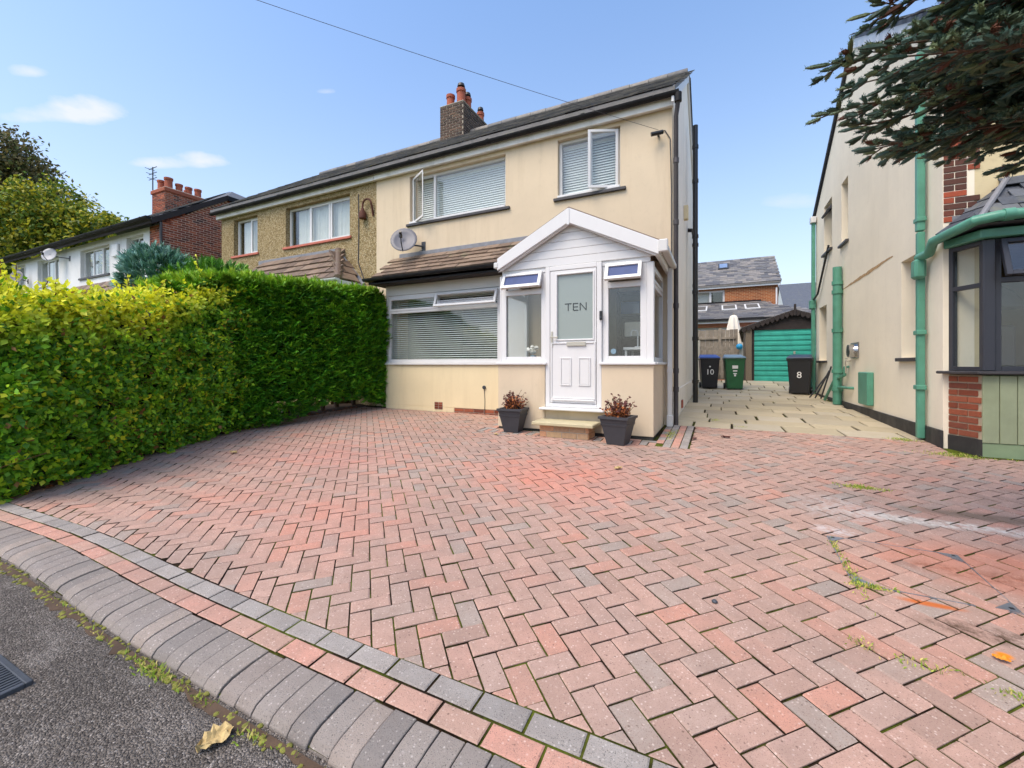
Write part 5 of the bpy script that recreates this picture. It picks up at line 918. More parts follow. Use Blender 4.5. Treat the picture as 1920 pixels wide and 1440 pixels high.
if nn.z < 0: nn = -nn
for k in range(5):
    a, b = P0.lerp(P2, k / 5), P1.lerp(P2, k / 5); c, d = P0.lerp(P2, (k + 1.3) / 5 if k < 4 else 1), P1.lerp(P2, (k + 1.3) / 5 if k < 4 else 1); m_ = 2 if k < 3 else 1
    for q in range(m_):
        A, B, Cc, Dd = a.lerp(b, q / m_ + .01), a.lerp(b, (q + 1) / m_ - .01), c.lerp(d, (q + 1) / m_ - .01), c.lerp(d, q / m_ + .01); up = nn * .014
        MB().hexa([tuple(A + up * .4), tuple(B + up * .4), tuple(Cc), tuple(Dd), tuple(A + up * 1.6), tuple(B + up * 1.6), tuple(Cc + up * .6), tuple(Dd + up * .6)]).build('slate', M['slate_blue'], bro)
MB().tube([tuple(P1 + Vector((0, 0, .03))), tuple(P2 + Vector((0, 0, .03)))], .03, 8).build('bay_hip', M['lead'], rh, smooth=True)
mb = MB(F_FRONT(SF - .001)); 
for k in range(6): mb.box(SX + .08 + .11 * k, SX + .24 + .11 * k, .004, .010 + .002 * (k % 2), 2.93 + .075 * k, 3.09 + .075 * k)
mb.build('step_flashing', M['lead'], rh)
MB().tube([(SX - .09, 7.36, 2.70), (SX - .06, 7.15, 2.71), (e0[0] - .03, e0[1] - .02, 2.80), (e1[0] - .04, e1[1] - .05, 2.87), (e1[0] + .12, e1[1] - .07, 2.89), (C2[0], e1[1] - .07, 2.90)], .055, 12).build('bay_gutter', M['teal'], rh, smooth=True); MB().tube([(e1[0] + .16, e1[1] - .07, 2.892), (e1[0] + .24, e1[1] - .07, 2.893)], .066, 12).build('gutter_joint', M['teal'], rh, smooth=True)
lp = thing('pendant_lamp', 'dark domed pendant lamp hanging inside the dark bay window', 'lamp', (2.98, 7.3, 2.0)); MB().lathe((2.98, 7.3, 1.98), [(.31, 0), (.29, .08), (.22, .2), (.08, .31), (.03, .36), (.0, .36)], 18, cap=False).build('lamp_shade', M['lamp_shade'], lp, smooth=True); MB().tube([(2.98, 7.3, 2.33), (2.98, 7.3, 2.95)], .008, 6).build('cord', M['cable'], lp)
ch = thing('padded_chair', 'dark padded chair inside the bay window', 'chair', (2.95, 7.4, .56)); MB().box(2.80, 3.2, 7.2, 7.3, 1.2, 1.78).build('backrest', M['lamp_shade'], ch, bevel=.03); MB().box(2.8, 3.2, 7.3, 7.75, 1.1, 1.2).build('seat', M['lamp_shade'], ch, bevel=.03)
for x_, y_ in ((2.82, 7.22), (3.14, 7.22), (2.82, 7.7), (3.14, 7.7)): MB().box(x_, x_ + .04, y_, y_ + .04, .56, 1.12).build('leg', M['black_wood'], ch)
# ------------------------------------------------------------------ behind: garage, fence, brick house, extension
GY_ = 17.5; gz = g(2, 17.5)
ga = thing('garage', 'garage with ribbed turquoise door and dark scalloped gable', 'garage', (2.35, GY_, gz))
GX0_, GX1_ = .86, 3.84; AX, AZ, EZ_ = 2.35, 3.14, 2.64
MB().box(GX0_, GX0_ + .2, GY_, GY_ + .2, gz, EZ_ - .02).build('side_post', M['aggregate'], ga, bevel=.01); MB().box(GX1_ - .2, GX1_, GY_, GY_ + .2, gz, EZ_ - .02).build('side_post', M['aggregate'], ga, bevel=.01)
MB().box(GX0_, GX0_ + .12, GY_ + .21, GY_ + 5, gz, EZ_ - .1).build('garage_wall', M['aggregate'], ga); MB().box(GX1_ - .12, GX1_, GY_ + .21, GY_ + 5, gz, EZ_ - .1).build('garage_wall', M['aggregate'], ga)
MB().box(GX0_ + .2, GX0_ + .28, GY_ + .06, GY_ + .14, gz, EZ_).build('door_jamb', M['black_wood'], ga); mb = MB(F_FRONT(GY_ + .08)); x0, x1 = GX0_ + .281, GX1_ - .28; z = gz + .05; zz = [gz + .03]; dd = [0]
P = []; z = gz + .03; top = EZ_ + .05; k = 0
while z < top - .05: P += [(0, z), (.022, z + .012), (.022, z + .10), (0, z + .112), (0, z + .165)]; z += .177
mb.v = [F_FRONT(GY_ + .08)(x, d, z_) for x in (x0, x1) for d, z_ in P]; n = len(P); mb.f = [(i, i + 1, n + i + 1, n + i) for i in range(n - 1)]; mb.m = [0] * (n - 1); gd = mb.build('garage_door', M['teal_door'], ga, recalc=False)
MB(F_FRONT(GY_ + .08)).box(AX - .03, AX + .03, .022, .06, gz + .95, gz + 1.05).build('handle', M['silver'], gd, bevel=.006); MB(F_FRONT(GY_ + .08)).box(x0 - .02, x1, .0, .06, gz, gz + .035).build('door_threshold', M['teal_door'], ga)
MB(F_FRONT(GY_ + .05)).prism([(GX0_ - .05, EZ_ - .12), (GX1_ + .05, EZ_ - .12), (GX1_ + .05, EZ_ + .02), (AX, AZ), (GX0_ - .05, EZ_ + .02)], -.05, 0).build('gable_board', M['black_wood'], ga)
for sgn in (-1, 1):
    for k in range(11):
        t0, t1 = k / 11, (k + .93) / 11; ex = GX0_ - .12 if sgn < 0 else GX1_ + .12; p0 = (lerp(ex, AX, t0), lerp(EZ_ - .02, AZ + .06, t0)); p1 = (lerp(ex, AX, t1), lerp(EZ_ - .02, AZ + .06, t1)); mx = (p0[0] + p1[0]) / 2; mz = (p0[1] + p1[1]) / 2
        poly = [p0, (p0[0], p0[1] - .12), (lerp(p0[0], mx, .5), mz - .18), (mx, mz - .21), (lerp(mx, p1[0], .5), mz - .17), (p1[0], p1[1] - .12), p1]
        MB(F_FRONT(GY_ - .06)).prism(poly, -.03, 0).build('scalloped_trim', M['black_wood'], ga)
MB(F_FRONT(GY_ - .08)).box(AX - .035, AX + .035, 0, .03, AZ - .16, AZ + .24).build('finial', M['black_wood'], ga, bevel=.008)
mb = MB(F_FRONT(GY_)); mb.prism([(GX0_ - .16, EZ_ - .02), (AX, AZ + .07), (AX, AZ + .01), (GX0_ - .16, EZ_ - .06)], -5.2, .05); mb.prism([(GX1_ + .16, EZ_ - .02), (AX + .001, AZ + .07), (AX + .001, AZ + .01), (GX1_ + .16, EZ_ - .06)], -5.2, .05); mb.build('garage_roof', M['slate'], ga)
# rear fence in two heights and a trellis gate
fy = 17.55; fz = g(0, 17.5)
fe = thing('panel_fence', 'tall weathered timber fence behind the wheelie bins', 'fence', (-.3, fy + .6, fz)); x = -1.6
while x < .55: MB().box(x, x + .135, fy + .6, fy + .62 + random.uniform(0, .008), fz, 2.62 + random.uniform(-.02, .02)).build('board', M['weathered_wood'], fe, bevel=.004); x += .14
for z_ in (1.2, 2.26): MB().box(-1.6, .55, fy + .55, fy + .599, z_, z_ + .08).build('rail', M['weathered_wood'], fe, bevel=.004)
MB().box(-.02, .08, fy + .53, fy + .548, fz, 2.68).build('post', M['weathered_wood'], fe)
gt = thing('trellis_gate', 'low weathered slatted gate with square gaps behind the bins', 'gate', (0, fy, fz)); x = -.62
while x < .60: MB().box(x, x + .085, fy, fy + .02, fz + .06, 1.98).build('slat', M['weathered_wood'], gt, bevel=.003); x += .17
for z_ in (fz + .2, 1.25, 1.42, 1.60, 1.86): MB().box(-.64, .62, fy + .021, fy + .045, z_, z_ + .1).build('rail', M['weathered_wood'], gt, bevel=.003)
def post(name, label, x, y, w, h, mat): return one(name, label, 'post', MB().box(x - w / 2, x + w / 2, y - w / 2, y + w / 2, g(x, y) - .02, h), mat, (x, y, g(x, y)), bevel=.012)
post('gate_post', 'pale concrete gate post beside the garage', .72, fy - .02, .13, 2.1, M['gate_post']); post('gate_post', 'pale timber post at the far left of slatted gate', -.70, fy - .02, .11, 2.2, M['gate_post'])
one('hanging_ball', 'bright blue ball hanging on the post by garage', 'ball', MB().lathe((.66, fy - .18, 1.94), [(0, -.11), (.06, -.095), (.1, -.05), (.11, 0), (.1, .05), (.06, .095), (0, .11)], 16), M['ball_blue'], (.66, fy - .18, 1.83), smooth='all')
pa = thing('closed_parasol', 'closed cream parasol standing behind the slatted gate', 'parasol', (.52, 19.2, fz)); mb = MB(); n = 24
rr_ = [(.02, 3.28), (.09, 3.22), (.13, 3.12), (.17, 2.9), (.24, 2.5), (.32, 2.1), (.36, 1.95)]
for r_, z_ in rr_: mb.v += [(.52 + r_ * (1 + (.16 if k % 3 == 0 else -.08)) * math.cos(6.2832 * k / n), 19.2 + r_ * (1 + (.16 if k % 3 == 0 else -.08)) * math.sin(6.2832 * k / n), z_ + .12 * (k % 3 == 0) * (r_ / .36)) for k in range(n)]
mb.f = [(i * n + k, i * n + (k + 1) % n, (i + 1) * n + (k + 1) % n, (i + 1) * n + k) for i in range(len(rr_) - 1) for k in range(n)]; mb.m = [0] * len(mb.f); mb.build('canopy', M['canvas'], pa, smooth=True); MB().tube([(.52, 19.2, fz), (.52, 19.2, 3.36)], .025, 8).build('pole', M['weathered_wood'], pa)
bc = thing('scrolled_chair', 'black scrolled metal chair back above the slatted gate', 'chair', (.25, 18.6, fz)); mb = MB(); mb.tube([(.25 + .42 * math.cos(a * math.pi / 12), 18.6, 1.55 + .62 * math.sin(a * math.pi / 12)) for a in range(13)], .022, 6)
for cx_ in (.02, .25, .48): mb.tube([(cx_ + .13 * (1 - k / 18) * math.cos(k * .7), 18.6, 1.85 + .13 * (1 - k / 18) * math.sin(k * .7)) for k in range(16)], .014, 5)
mb.build('chair_back', M['black'], bc); MB().box(-.1, .6, 18.55, 19.05, 1.12, 1.16).build('seat', M['black'], bc)
for x_, y_ in ((-.08, 18.58), (.55, 18.58), (-.08, 19.0), (.55, 19.0)): MB().box(x_, x_ + .03, y_, y_ + .03, fz, 1.12).build('leg', M['black'], bc)
bh = thing('brick_house', 'orange brick house with slate roof seen over the garage', 'house', (-1, 26, fz)); RX = 2.77
bw = (-2.4, -.02 + .3, 4.3, 5.38)
mb = MB(F_FRONT(26)); wall(mb, -5, RX, .3, 5.6, [bw], -.28, 0); mb.build('front_wall', M['far_brick'], bh, weld=True); MB(F_RIGHT(RX)).prism([(26.28, .3), (32, .3), (32, 5.5), (29, 7.5), (26.28, 5.6)], -.28, 0).build('side_wall', M['far_brick_y'], bh)
rb = roof_slabs(bh, -5, RX + .12, (25.75, 5.62), (29, 7.62), (32.3, 5.4), M['slate']); slate_roof(rb, -5, RX, (25.75, 5.62), (29, 7.62), M['slate'], limit=0, gauge=.25, w=.36)
MB().box(-5, RX + .1, 25.82, 25.86, 5.44, 5.60).build('fascia', M['upvc'], bh); MB(F_RIGHT(RX)).prism([(25.8, 5.42), (25.8, 5.58), (29, 7.55), (29, 7.38)], .01, .08).build('bargeboard', M['upvc'], bh); pipe(bh, [(RX - .08, 25.93, 5.3), (RX - .08, 25.93, 3.0)], .04, M['upvc'])
window(bh, F_FRONT(26.1), bw, [('v', -.45, bw[2] + .05, bw[3] - .05), ('v', -1.4, bw[2] + .05, bw[3] - .05)], [(bw[0] + .07, -1.44, bw[2] + .07, bw[3] - .07, 'fixed'), (-1.36, -.49, bw[2] + .07, bw[3] - .07, 'fixed'), (-.41, bw[1] - .07, bw[2] + .07, bw[3] - .07, 'shut')], fw=.08); curtain(bh, bw[0], -.5, bw[2], bw[3], 26.32, M['net'], 'roller_blind', n=6)
def roof_point(e, r, t): return (lerp(e[0], r[0], t), lerp(e[1], r[1], t))
def skylight(parent, x0, x1, e, r, t0, t1, mat, fr):
    a, b = roof_point(e, r, t0), roof_point(e, r, t1); ny, nz = -(r[1] - e[1]), (r[0] - e[0]); L = math.hypot(ny, nz); ny, nz = ny / L, nz / L
    def bx(x0, x1, a, b, h0, h1, nm, m_, p): return MB().hexa([(x0, a[0] + ny * h0, a[1] + nz * h0), (x1, a[0] + ny * h0, a[1] + nz * h0), (x1, b[0] + ny * h0, b[1] + nz * h0), (x0, b[0] + ny * h0, b[1] + nz * h0), (x0, a[0] + ny * h1, a[1] + nz * h1), (x1, a[0] + ny * h1, a[1] + nz * h1), (x1, b[0] + ny * h1, b[1] + nz * h1), (x0, b[0] + ny * h1, b[1] + nz * h1)]).build(nm, m_, p)
    f_ = bx(x0, x1, a, b, .0, .09, 'skylight', fr, parent); bx(x0 + .07, x1 - .07, roof_point(e, r, t0 + (t1 - t0) * .12), roof_point(e, r, t1 - (t1 - t0) * .12), .091, .10, 'pane', mat, f_)
skylight(bh, -.05, .5, (25.75, 5.62), (29, 7.62), .60, .82, M['solar'], M['iron'])
ex = thing('rear_extension', 'salmon painted single-storey extension with grey tiled roof and skylights', 'extension', (0, 22, fz)); XE = 4.2
ew = (-3.6, 1.1, 1.2, 3.02)
mb = MB(F_FRONT(22)); wall(mb, -5, XE, .3, 3.3, [ew], -.25, 0); mb.build('front_wall', M['pink_wall'], ex, weld=True); MB().box(XE - .25, XE, 22.26, 25.9, .3, 3.3).build('side_wall', M['pink_wall'], ex); MB().box(-5, XE - .3, 25, 25.1, .3, 3.3).build('room_wall', M['room'], ex)
er = MB().add([(-5, 21.75, 3.36), (XE + .2, 21.75, 3.36), (1.9, 25.95, 4.62), (-5, 25.95, 4.62), (XE + .2, 25.95, 3.36), (-5, 25.95, 3.3)], [(0, 1, 2, 3), (1, 4, 2), (0, 5, 4, 1)]).build('roof', M['slate'], ex)
slate_roof(er, -5, XE + .1, (21.75, 3.37), (25.95, 4.63), M['slate'], limit=0, gauge=.28, w=.4, thick=.02, keep=lambda x, k: x < XE + .1 - k * 2.4); MB().box(-5, XE + .2, 21.66, 21.74, 3.18, 3.36).build('fascia', M['upvc'], ex); MB().box(-5, XE + .2, 21.58, 21.66, 3.28, 3.37).build('gutter', M['black_plastic'], ex); MB().box(-5, 2.0, 25.9, 25.98, 4.6, 4.72).build('top_flashing', M['black_plastic'], ex)
for a, b in ((-1.2, -.55), (.12, .8), (1.15, 1.8)): skylight(ex, a, b, (21.75, 3.37), (25.95, 4.63), .45, .75, M['room_dark'], M['upvc_old'])
window(ex, F_FRONT(22.08), ew, [('v', -.62, 1.3, 2.95), ('v', .22, 1.3, 2.95), ('v', -2, 1.3, 2.95), ('h', 2.55, -3.5, -.62)], [(-3.5, -2.05, 1.3, 2.5, 'fixed'), (-1.95, -.67, 1.3, 2.5, 'fixed'), (-1.95, -.67, 2.6, 2.92, 'shut'), (-3.5, -2.05, 2.6, 2.92, 'shut'), (-.57, .17, 1.3, 2.92, 'fixed'), (.27, 1.0, 1.3, 2.92, 'fixed')], fw=.1); curtain(ex, -.6, 1.1, 1.25, 3.0, 22.3, M['net'], 'roller_blind', n=6)
fh = thing('slate_roofed_house', 'dark slate roof of a distant house beside the teal pipe', 'house', (6, 38, fz)); MB().box(4.6, 14, 38, 46, .3, 5.1).build('wall', M['white_render'], fh); MB(F_LEFT(4.6)).prism([(38, 5.1), (46, 5.1), (42, 8.0)], -.3, 0).build('gable_wall', M['white_render'], fh); roof_slabs(fh, 4.5, 14.2, (37.7, 5.0), (42, 8.0), (46.3, 5.0), M['slate_blue'])
# wheelie bins
def bin_(label, x, y, rot, body, lid, num=None, stick=None, w=.56, d=.62, h=.98):
    t = thing('wheelie_bin', label, 'bin', (x, y, g(x, y)), 'wheelie bins in the passage'); t.rotation_euler.z = rot; BASE[t.name] = Vector((0, 0, 0))
    tw, td = w / 2, d / 2; bw_, bd = tw * .78, td * .74
    b = MB().hexa([(-bw_, -bd, .03), (bw_, -bd, .03), (bw_, bd, .03), (-bw_, bd, .03), (-tw, -td, h), (tw, -td, h), (tw, td, h), (-tw, td, h)]).build('body', body, t, bevel=.018)
    MB().box(-tw - .015, tw + .015, -td - .015, td + .015, h - .05, h + .002).build('rim', body, t, bevel=.008)
    MB().add([(-tw - .02, -td - .04, h + .004), (tw + .02, -td - .04, h + .004), (tw + .02, td + .03, h + .02), (-tw - .02, td + .03, h + .02), (-tw - .02, -td - .04, h + .035), (tw + .02, -td - .04, h + .035), (tw - .03, td - .05, h + .13), (-tw + .03, td - .05, h + .13), (tw - .02, td + .03, h + .06), (-tw + .02, td + .03, h + .06), (-tw + .06, -td + .08, h + .07), (tw - .06, -td + .08, h + .07)], [(0, 3, 2, 1), (0, 1, 5, 4), (4, 5, 11, 10), (10, 11, 6, 7), (7, 6, 8, 9), (9, 8, 2, 3), (1, 2, 8, 6, 11, 5), (0, 4, 10, 7, 9, 3)]).build('lid', lid, t, bevel=.006)
    MB().tube([(-tw + .04, td + .07, h - .02), (tw - .04, td + .07, h - .02)], .016, 8).build('handle', body, t)
    for s_ in (-1, 1): wv = MB().tube([(s_ * (bw_ + .005), bd - .02, .1), (s_ * (bw_ + .055), bd - .02, .1)], .1, 16).build('wheel', M['black'], t, smooth=True)
    tilt = math.atan2(td - bd, h); 
    def front(me, z, m_, nm, dx=0):
        me.materials.append(m_); o = link(bpy.data.objects.new(nm, me), b); yy = -lerp(bd, td, (z - .03) / (h - .03)); o.location = (dx, yy - .006, z); o.rotation_euler = (rad(90) - tilt * -1, 0, 0)
    if num: front(text_mesh(num, .17, 'house_number'), .46, M['white_num'], 'house_number')
    if stick:
        for (z, ww, hh) in stick: front(MB().box(-ww / 2, ww / 2, 0, hh, 0, .003).mesh('label_sticker'), z, M['white_num'], 'label_sticker')
    return t
bin_('blue-lidded dark wheelie bin painted with a white 10', -.30, 15.3, rad(8), M['bin_navy'], M['lid_blue'], '10', [(.70, .05, .03), (.69, .02, .05)])
bin_('green wheelie bin with grey lid and white stickers', .42, 15.2, rad(6), M['bin_green'], M['lid_grey'], None, [(.66, .16, .1), (.57, .12, .04), (.49, .1, .03), (.42, .05, .06)])
bin_('black wheelie bin painted with a white 8 near garage', 2.02, 14.1, rad(-12), M['bin_black'], M['lid_dark'], '8')
bin_('dark bin half hidden behind the black bin painted 8', 2.28, 14.95, rad(-10), M['bin_navy'], M['teal_bin'])
one('leaning_broom', 'wooden broom handle leaning behind the soil pipe', 'broom', MB().tube([(-.52, 12.6, .5), (-.58, 12.8, 1.5)], .018, 8), M['dry_tan'], (-.52, 12.6, .5))
mb = MB()
for k in range(3): mb.tube([(2.05 + .1 * k, 12.9 - .1 * k, .47), (2.36 - .03 * k, 12.6 - .35 * k, 1.05 + .1 * k)], .018, 8)
one('leaning_rods', 'three dark rods leaning on the ivory wall', 'rods', mb, M['iron'], (2.2, 12.8, .47))

# ------------------------------------------------------------------ planters by the door
def planter(label, x, y, rot, s=1.0, seed=1):
    rr = random.Random(seed); t = thing('planter', label, 'plant pot', (x, y, g(x, y)), 'planters beside the door'); t.rotation_euler.z = rot; BASE[t.name] = Vector((0, 0, 0)); t.scale = (s, s, s)
    b, tp, h = .11, .185, .36; lo = []; mb = MB()
    for r_, z in ((b, 0), (lerp(b, tp, .66), h * .66), (lerp(b, tp, .66) + .006, h * .67), (lerp(b, tp, .74) + .006, h * .74), (lerp(b, tp, .74), h * .745), (lerp(b, tp, .92), h * .9), (tp + .012, h * .915), (tp + .012, h), (tp - .02, h), (tp - .03, h - .05)):
        mb.v += [(-r_, -r_, z), (r_, -r_, z), (r_, r_, z), (-r_, r_, z)]
    n = len(mb.v) // 4; mb.f = [(0, 3, 2, 1)] + [(4 * i + k, 4 * i + (k + 1) % 4, 4 * i + 4 + (k + 1) % 4, 4 * i + 4 + k) for i in range(n - 1) for k in range(4)] + [tuple(4 * (n - 1) + k for k in range(4))]; mb.m = [0] * len(mb.f); mb.build('pot', M['pot'], t, bevel=0)
    MB().box(-tp + .03, tp - .03, -tp + .03, tp - .03, h - .06, h - .03).build('soil', M['soil'], t); st, l1, l2 = MB(), MB(), MB()
    for k in range(58):
        a, r_ = rr.uniform(0, 6.28), rr.uniform(0, .13); x0, y0 = r_ * math.cos(a), r_ * math.sin(a); hh = rr.uniform(.1, .27) * (1.25 - r_ * 3); lean = rr.uniform(.1, .5)
        P = [Vector((x0 + math.cos(a) * lean * q * q * .25, y0 + math.sin(a) * lean * q * q * .25, h - .035 + hh * q)) for q in (0, .35, .7, 1)]; st.tube(P, [.004, .0035, .003, .002], 5)
        for q in range(12):
            u_ = rr.uniform(.15, 1); i = min(2, int(u_ * 3)); p = P[i].lerp(P[i + 1], u_ * 3 - i); aa = rr.uniform(0, 6.28); L = rr.uniform(.022, .042); d = Vector((math.cos(aa), math.sin(aa), rr.uniform(-.4, .7))).normalized(); sd_ = d.orthogonal().normalized() * L * .4
            (l2 if u_ > .72 or rr.random() < .15 else l1).add([tuple(p), tuple(p + d * L * .5 + sd_), tuple(p + d * L), tuple(p + d * L * .5 - sd_ + Vector((0, 0, .004)))], [(0, 1, 2), (0, 2, 3)])
    st.build('stems', M['twig'], t); l1.build('russet_leaves', M['dry_leaf'], t, recalc=False); l2.build('dark_leaves', M['dry_dark'], t, recalc=False); return t
planter('dark square planter of dry plants to the left of step', -2.83, 5.86, rad(4), 1.0, 3); planter('dark square planter of dry plants to the right of step', -1.20, 5.66, rad(-8), 1.02, 8)

# ------------------------------------------------------------------ foliage
def leaf_cloud(name, parent, P, D, N, L, W, C, mat, fold=.25, off=None):
    """one mesh of small folded leaves: P base points, D directions, N face normals, lengths, widths, colours"""
    n = len(P); D = D / np.linalg.norm(D, axis=1)[:, None]; S = np.cross(D, N); S /= np.linalg.norm(S, axis=1)[:, None] + 1e-9; N = np.cross(S, D)
    L = L[:, None]; W = W[:, None]; V = np.empty((n, 4, 3)); V[:, 0] = P; V[:, 1] = P + D * L * .45 + S * W + N * W * fold; V[:, 2] = P + D * L; V[:, 3] = P + D * L * .45 - S * W + N * W * fold
    if off is not None: V -= np.array(off)
    me = bpy.data.meshes.new(name); me.vertices.add(n * 4); me.vertices.foreach_set('co', V.ravel()); idx = np.arange(n)[:, None] * 4 + np.array([0, 1, 2, 0, 2, 3]); me.loops.add(n * 6); me.loops.foreach_set('vertex_index', idx.ravel().astype(np.int32))
    me.polygons.add(n * 2); me.polygons.foreach_set('loop_start', np.arange(n * 2, dtype=np.int32) * 3); me.polygons.foreach_set('loop_total', np.full(n * 2, 3, dtype=np.int32)); me.update(calc_edges=True)
    at = me.color_attributes.new('Col', 'FLOAT_COLOR', 'POINT'); at.data.foreach_set('color', np.repeat(np.c_[C, np.ones(n)], 4, axis=0).ravel().astype(np.float32)); me.materials.append(mat); me.validate(); return link(bpy.data.objects.new(name, me), parent)
def rv(n): v = RNG.normal(size=(n, 3)); return v / np.linalg.norm(v, axis=1)[:, None]
def pal(n, cols, w=None): cols = np.minimum(np.array(cols) * 1.8, .8); return cols[RNG.choice(len(cols), n, p=w)] * RNG.uniform(.75, 1.25, (n, 1))
def lump(P, s, seed):       # cheap smooth noise
    r = np.random.default_rng(seed); out = np.zeros(len(P))
    for k in range(6): out += np.sin(P @ (r.normal(size=3) * s * (1 + k * .6)) + r.uniform(0, 6.28)) / (1 + k * .5)
    return out / 3
# privet hedge: a leafy wall that leans out over the drive
pv = thing('privet_hedge', 'yellow-green clipped privet hedge along the left of drive', 'hedge', (-6.7, 2.4, g(-6.7, 2.4)))
def face_x(y): return np.interp(y, [1.2, 1.5, 2.0, 2.7, 3.7, 4.3], [-5.72, -5.66, -5.92, -6.3, -6.72, -6.95])
def ptop(y): return np.interp(y, [1.15, 2.3, 2.8, 3.3, 4.0, 4.6], [1.95, 1.98, 2.08, 2.30, 2.48, 2.56])
def privet(n):
    """leaves gathered on short shoots, so that the clipped face has tufts and dark hollows"""
    m = n // 15; y = 1.15 + 3.4 * RNG.uniform(0, 1, m) ** 1.12; top = ptop(y) + .04 * np.sin(y * 3) + .04 * np.sin(y * 7.3); z0 = .044 * y + .05; h = RNG.uniform(0, 1, m) ** .92; z = z0 + h * (top - z0); x = face_x(y) + .10 * np.sin(h * math.pi) - .25 * np.clip(.16 - h, 0, 1) - .22 * np.clip(h - .88, 0, 1)
    P = np.c_[x, y, z]; P[:, 0] += .12 * lump(P, 4.0, 3) + .05 * lump(P, 12, 5) + RNG.normal(0, .045, m); q = np.repeat(np.arange(m), 15); off = rv(len(q)) * (RNG.uniform(0, 1, len(q)) ** .6)[:, None] * np.array([.07, .065, .065])
    h = h[q]; nrm = np.c_[np.full(len(q), .95), np.full(len(q), -.12), .1 + .5 * np.clip(h - .85, 0, 1)]; return P[q] + off, nrm, h
P1_, N1_, h1 = privet(33000)
n2 = 9000; y = RNG.uniform(1.15, 4.35, n2); x = face_x(y) - RNG.uniform(.0, 1.4, n2); P2_ = np.c_[x, y, ptop(y) + .04 * np.sin(y * 3) + RNG.normal(0, .05, n2)]; P2_[:, 2] += .05 * lump(P2_, 5, 9) + (RNG.uniform(0, 1, n2) > .97) * RNG.uniform(0, .12, n2); N2_ = np.tile([.15, -.1, 1.0], (n2, 1))
n3 = 7000; z = RNG.uniform(.1, 1.97, n3); P3_ = np.c_[RNG.uniform(-7.2, -5.72, n3), np.full(n3, 1.12), z]; P3_[:, 1] += .06 * lump(P3_, 4, 4) + RNG.exponential(.04, n3); N3_ = np.tile([.1, -1.0, .1], (n3, 1))
P = np.r_[P1_, P2_, P3_]; N = np.r_[N1_, N2_, N3_]; n = len(P); D = N * .55 + rv(n) * .75 + np.array([0, 0, .12]); zz = P[:, 2]
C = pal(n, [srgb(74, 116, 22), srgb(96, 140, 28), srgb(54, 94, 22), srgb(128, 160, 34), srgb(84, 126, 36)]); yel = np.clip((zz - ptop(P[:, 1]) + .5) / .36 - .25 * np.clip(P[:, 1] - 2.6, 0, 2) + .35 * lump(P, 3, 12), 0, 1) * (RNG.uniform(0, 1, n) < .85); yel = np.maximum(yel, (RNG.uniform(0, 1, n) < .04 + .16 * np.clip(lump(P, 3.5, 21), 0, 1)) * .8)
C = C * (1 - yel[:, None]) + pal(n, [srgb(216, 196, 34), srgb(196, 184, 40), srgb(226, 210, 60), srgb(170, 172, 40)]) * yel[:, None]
dd_ = RNG.uniform(0, 1, n) < .015; C[dd_] = np.array(srgb(150, 110, 60))
leaf_cloud('leaves', pv, P, D, N + rv(n) * .55, RNG.uniform(.045, .085, n), RNG.uniform(.014, .026, n), C, M['leaf'], off=BASE[pv.name])
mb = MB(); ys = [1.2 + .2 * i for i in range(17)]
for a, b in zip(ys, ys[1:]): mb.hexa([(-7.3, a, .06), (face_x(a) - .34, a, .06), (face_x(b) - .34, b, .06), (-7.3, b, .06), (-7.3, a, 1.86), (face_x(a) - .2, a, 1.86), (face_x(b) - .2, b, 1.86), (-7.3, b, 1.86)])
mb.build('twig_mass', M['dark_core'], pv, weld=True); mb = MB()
for k in range(240): q = RNG.integers(0, 33000 // 15 * 15); p = Vector(P1_[q]); d = Vector((RNG.uniform(.02, .09), RNG.normal(0, .05), RNG.normal(.02, .06))); mb.tube([p - d * 1.6, p + d], [.004, .002], 4)
mb.build('twigs', M['twig'], pv)['kind'] = 'stuff'
# conifer hedge
cf = thing('conifer_hedge', 'tall dark green clipped conifer hedge beside the bay window', 'hedge', (-7.3, 5.5, g(-7.3, 5.5)))
def spray_cloud(name, parent, P, D, N, L, C, mat, off, leaf=7, spread=.9):
    """flat fans: each spray is a midrib with narrow side sprigs"""
    n = len(P); D = D / np.linalg.norm(D, axis=1)[:, None]; S = np.cross(D, N); S /= np.linalg.norm(S, axis=1)[:, None] + 1e-9; PP, DD, NN, LL, WW, CC = [], [], [], [], [], []
    for k in range(leaf):
        if k == 0: d = D; p = P; l = L
        else:
            sg = 1 if k % 2 else -1; t = .12 + .62 * ((k - 1) // 2) / max(1, (leaf - 1) // 2); d = D * (1 - .25 * spread) + S * sg * spread * .75 + N * RNG.normal(0, .12, (n, 1)); p = P + D * (L * t)[:, None]; l = L * (.62 - .4 * t)
        PP.append(p); DD.append(d); NN.append(N + rv(n) * .25); LL.append(l); WW.append(l * .10 + .0025); CC.append(C * RNG.uniform(.8, 1.2, (n, 1)))
    return leaf_cloud(name, parent, np.concatenate(PP), np.concatenate(DD), np.concatenate(NN), np.concatenate(LL), np.concatenate(WW), np.concatenate(CC), mat, .1, off)
nf = 12000; y = 3.05 + 4.15 * RNG.uniform(0, 1, nf) ** .85; h = RNG.uniform(0, 1, nf) ** .95; z0 = .044 * y + .20 + .12 * np.sin(y * 2.3); top = np.interp(y, [3.4, 4.0, 5, 7.2], [2.44, 2.62, 2.70, 2.84]) + .03 * np.sin(y * 5); z = z0 + h * (top - z0)
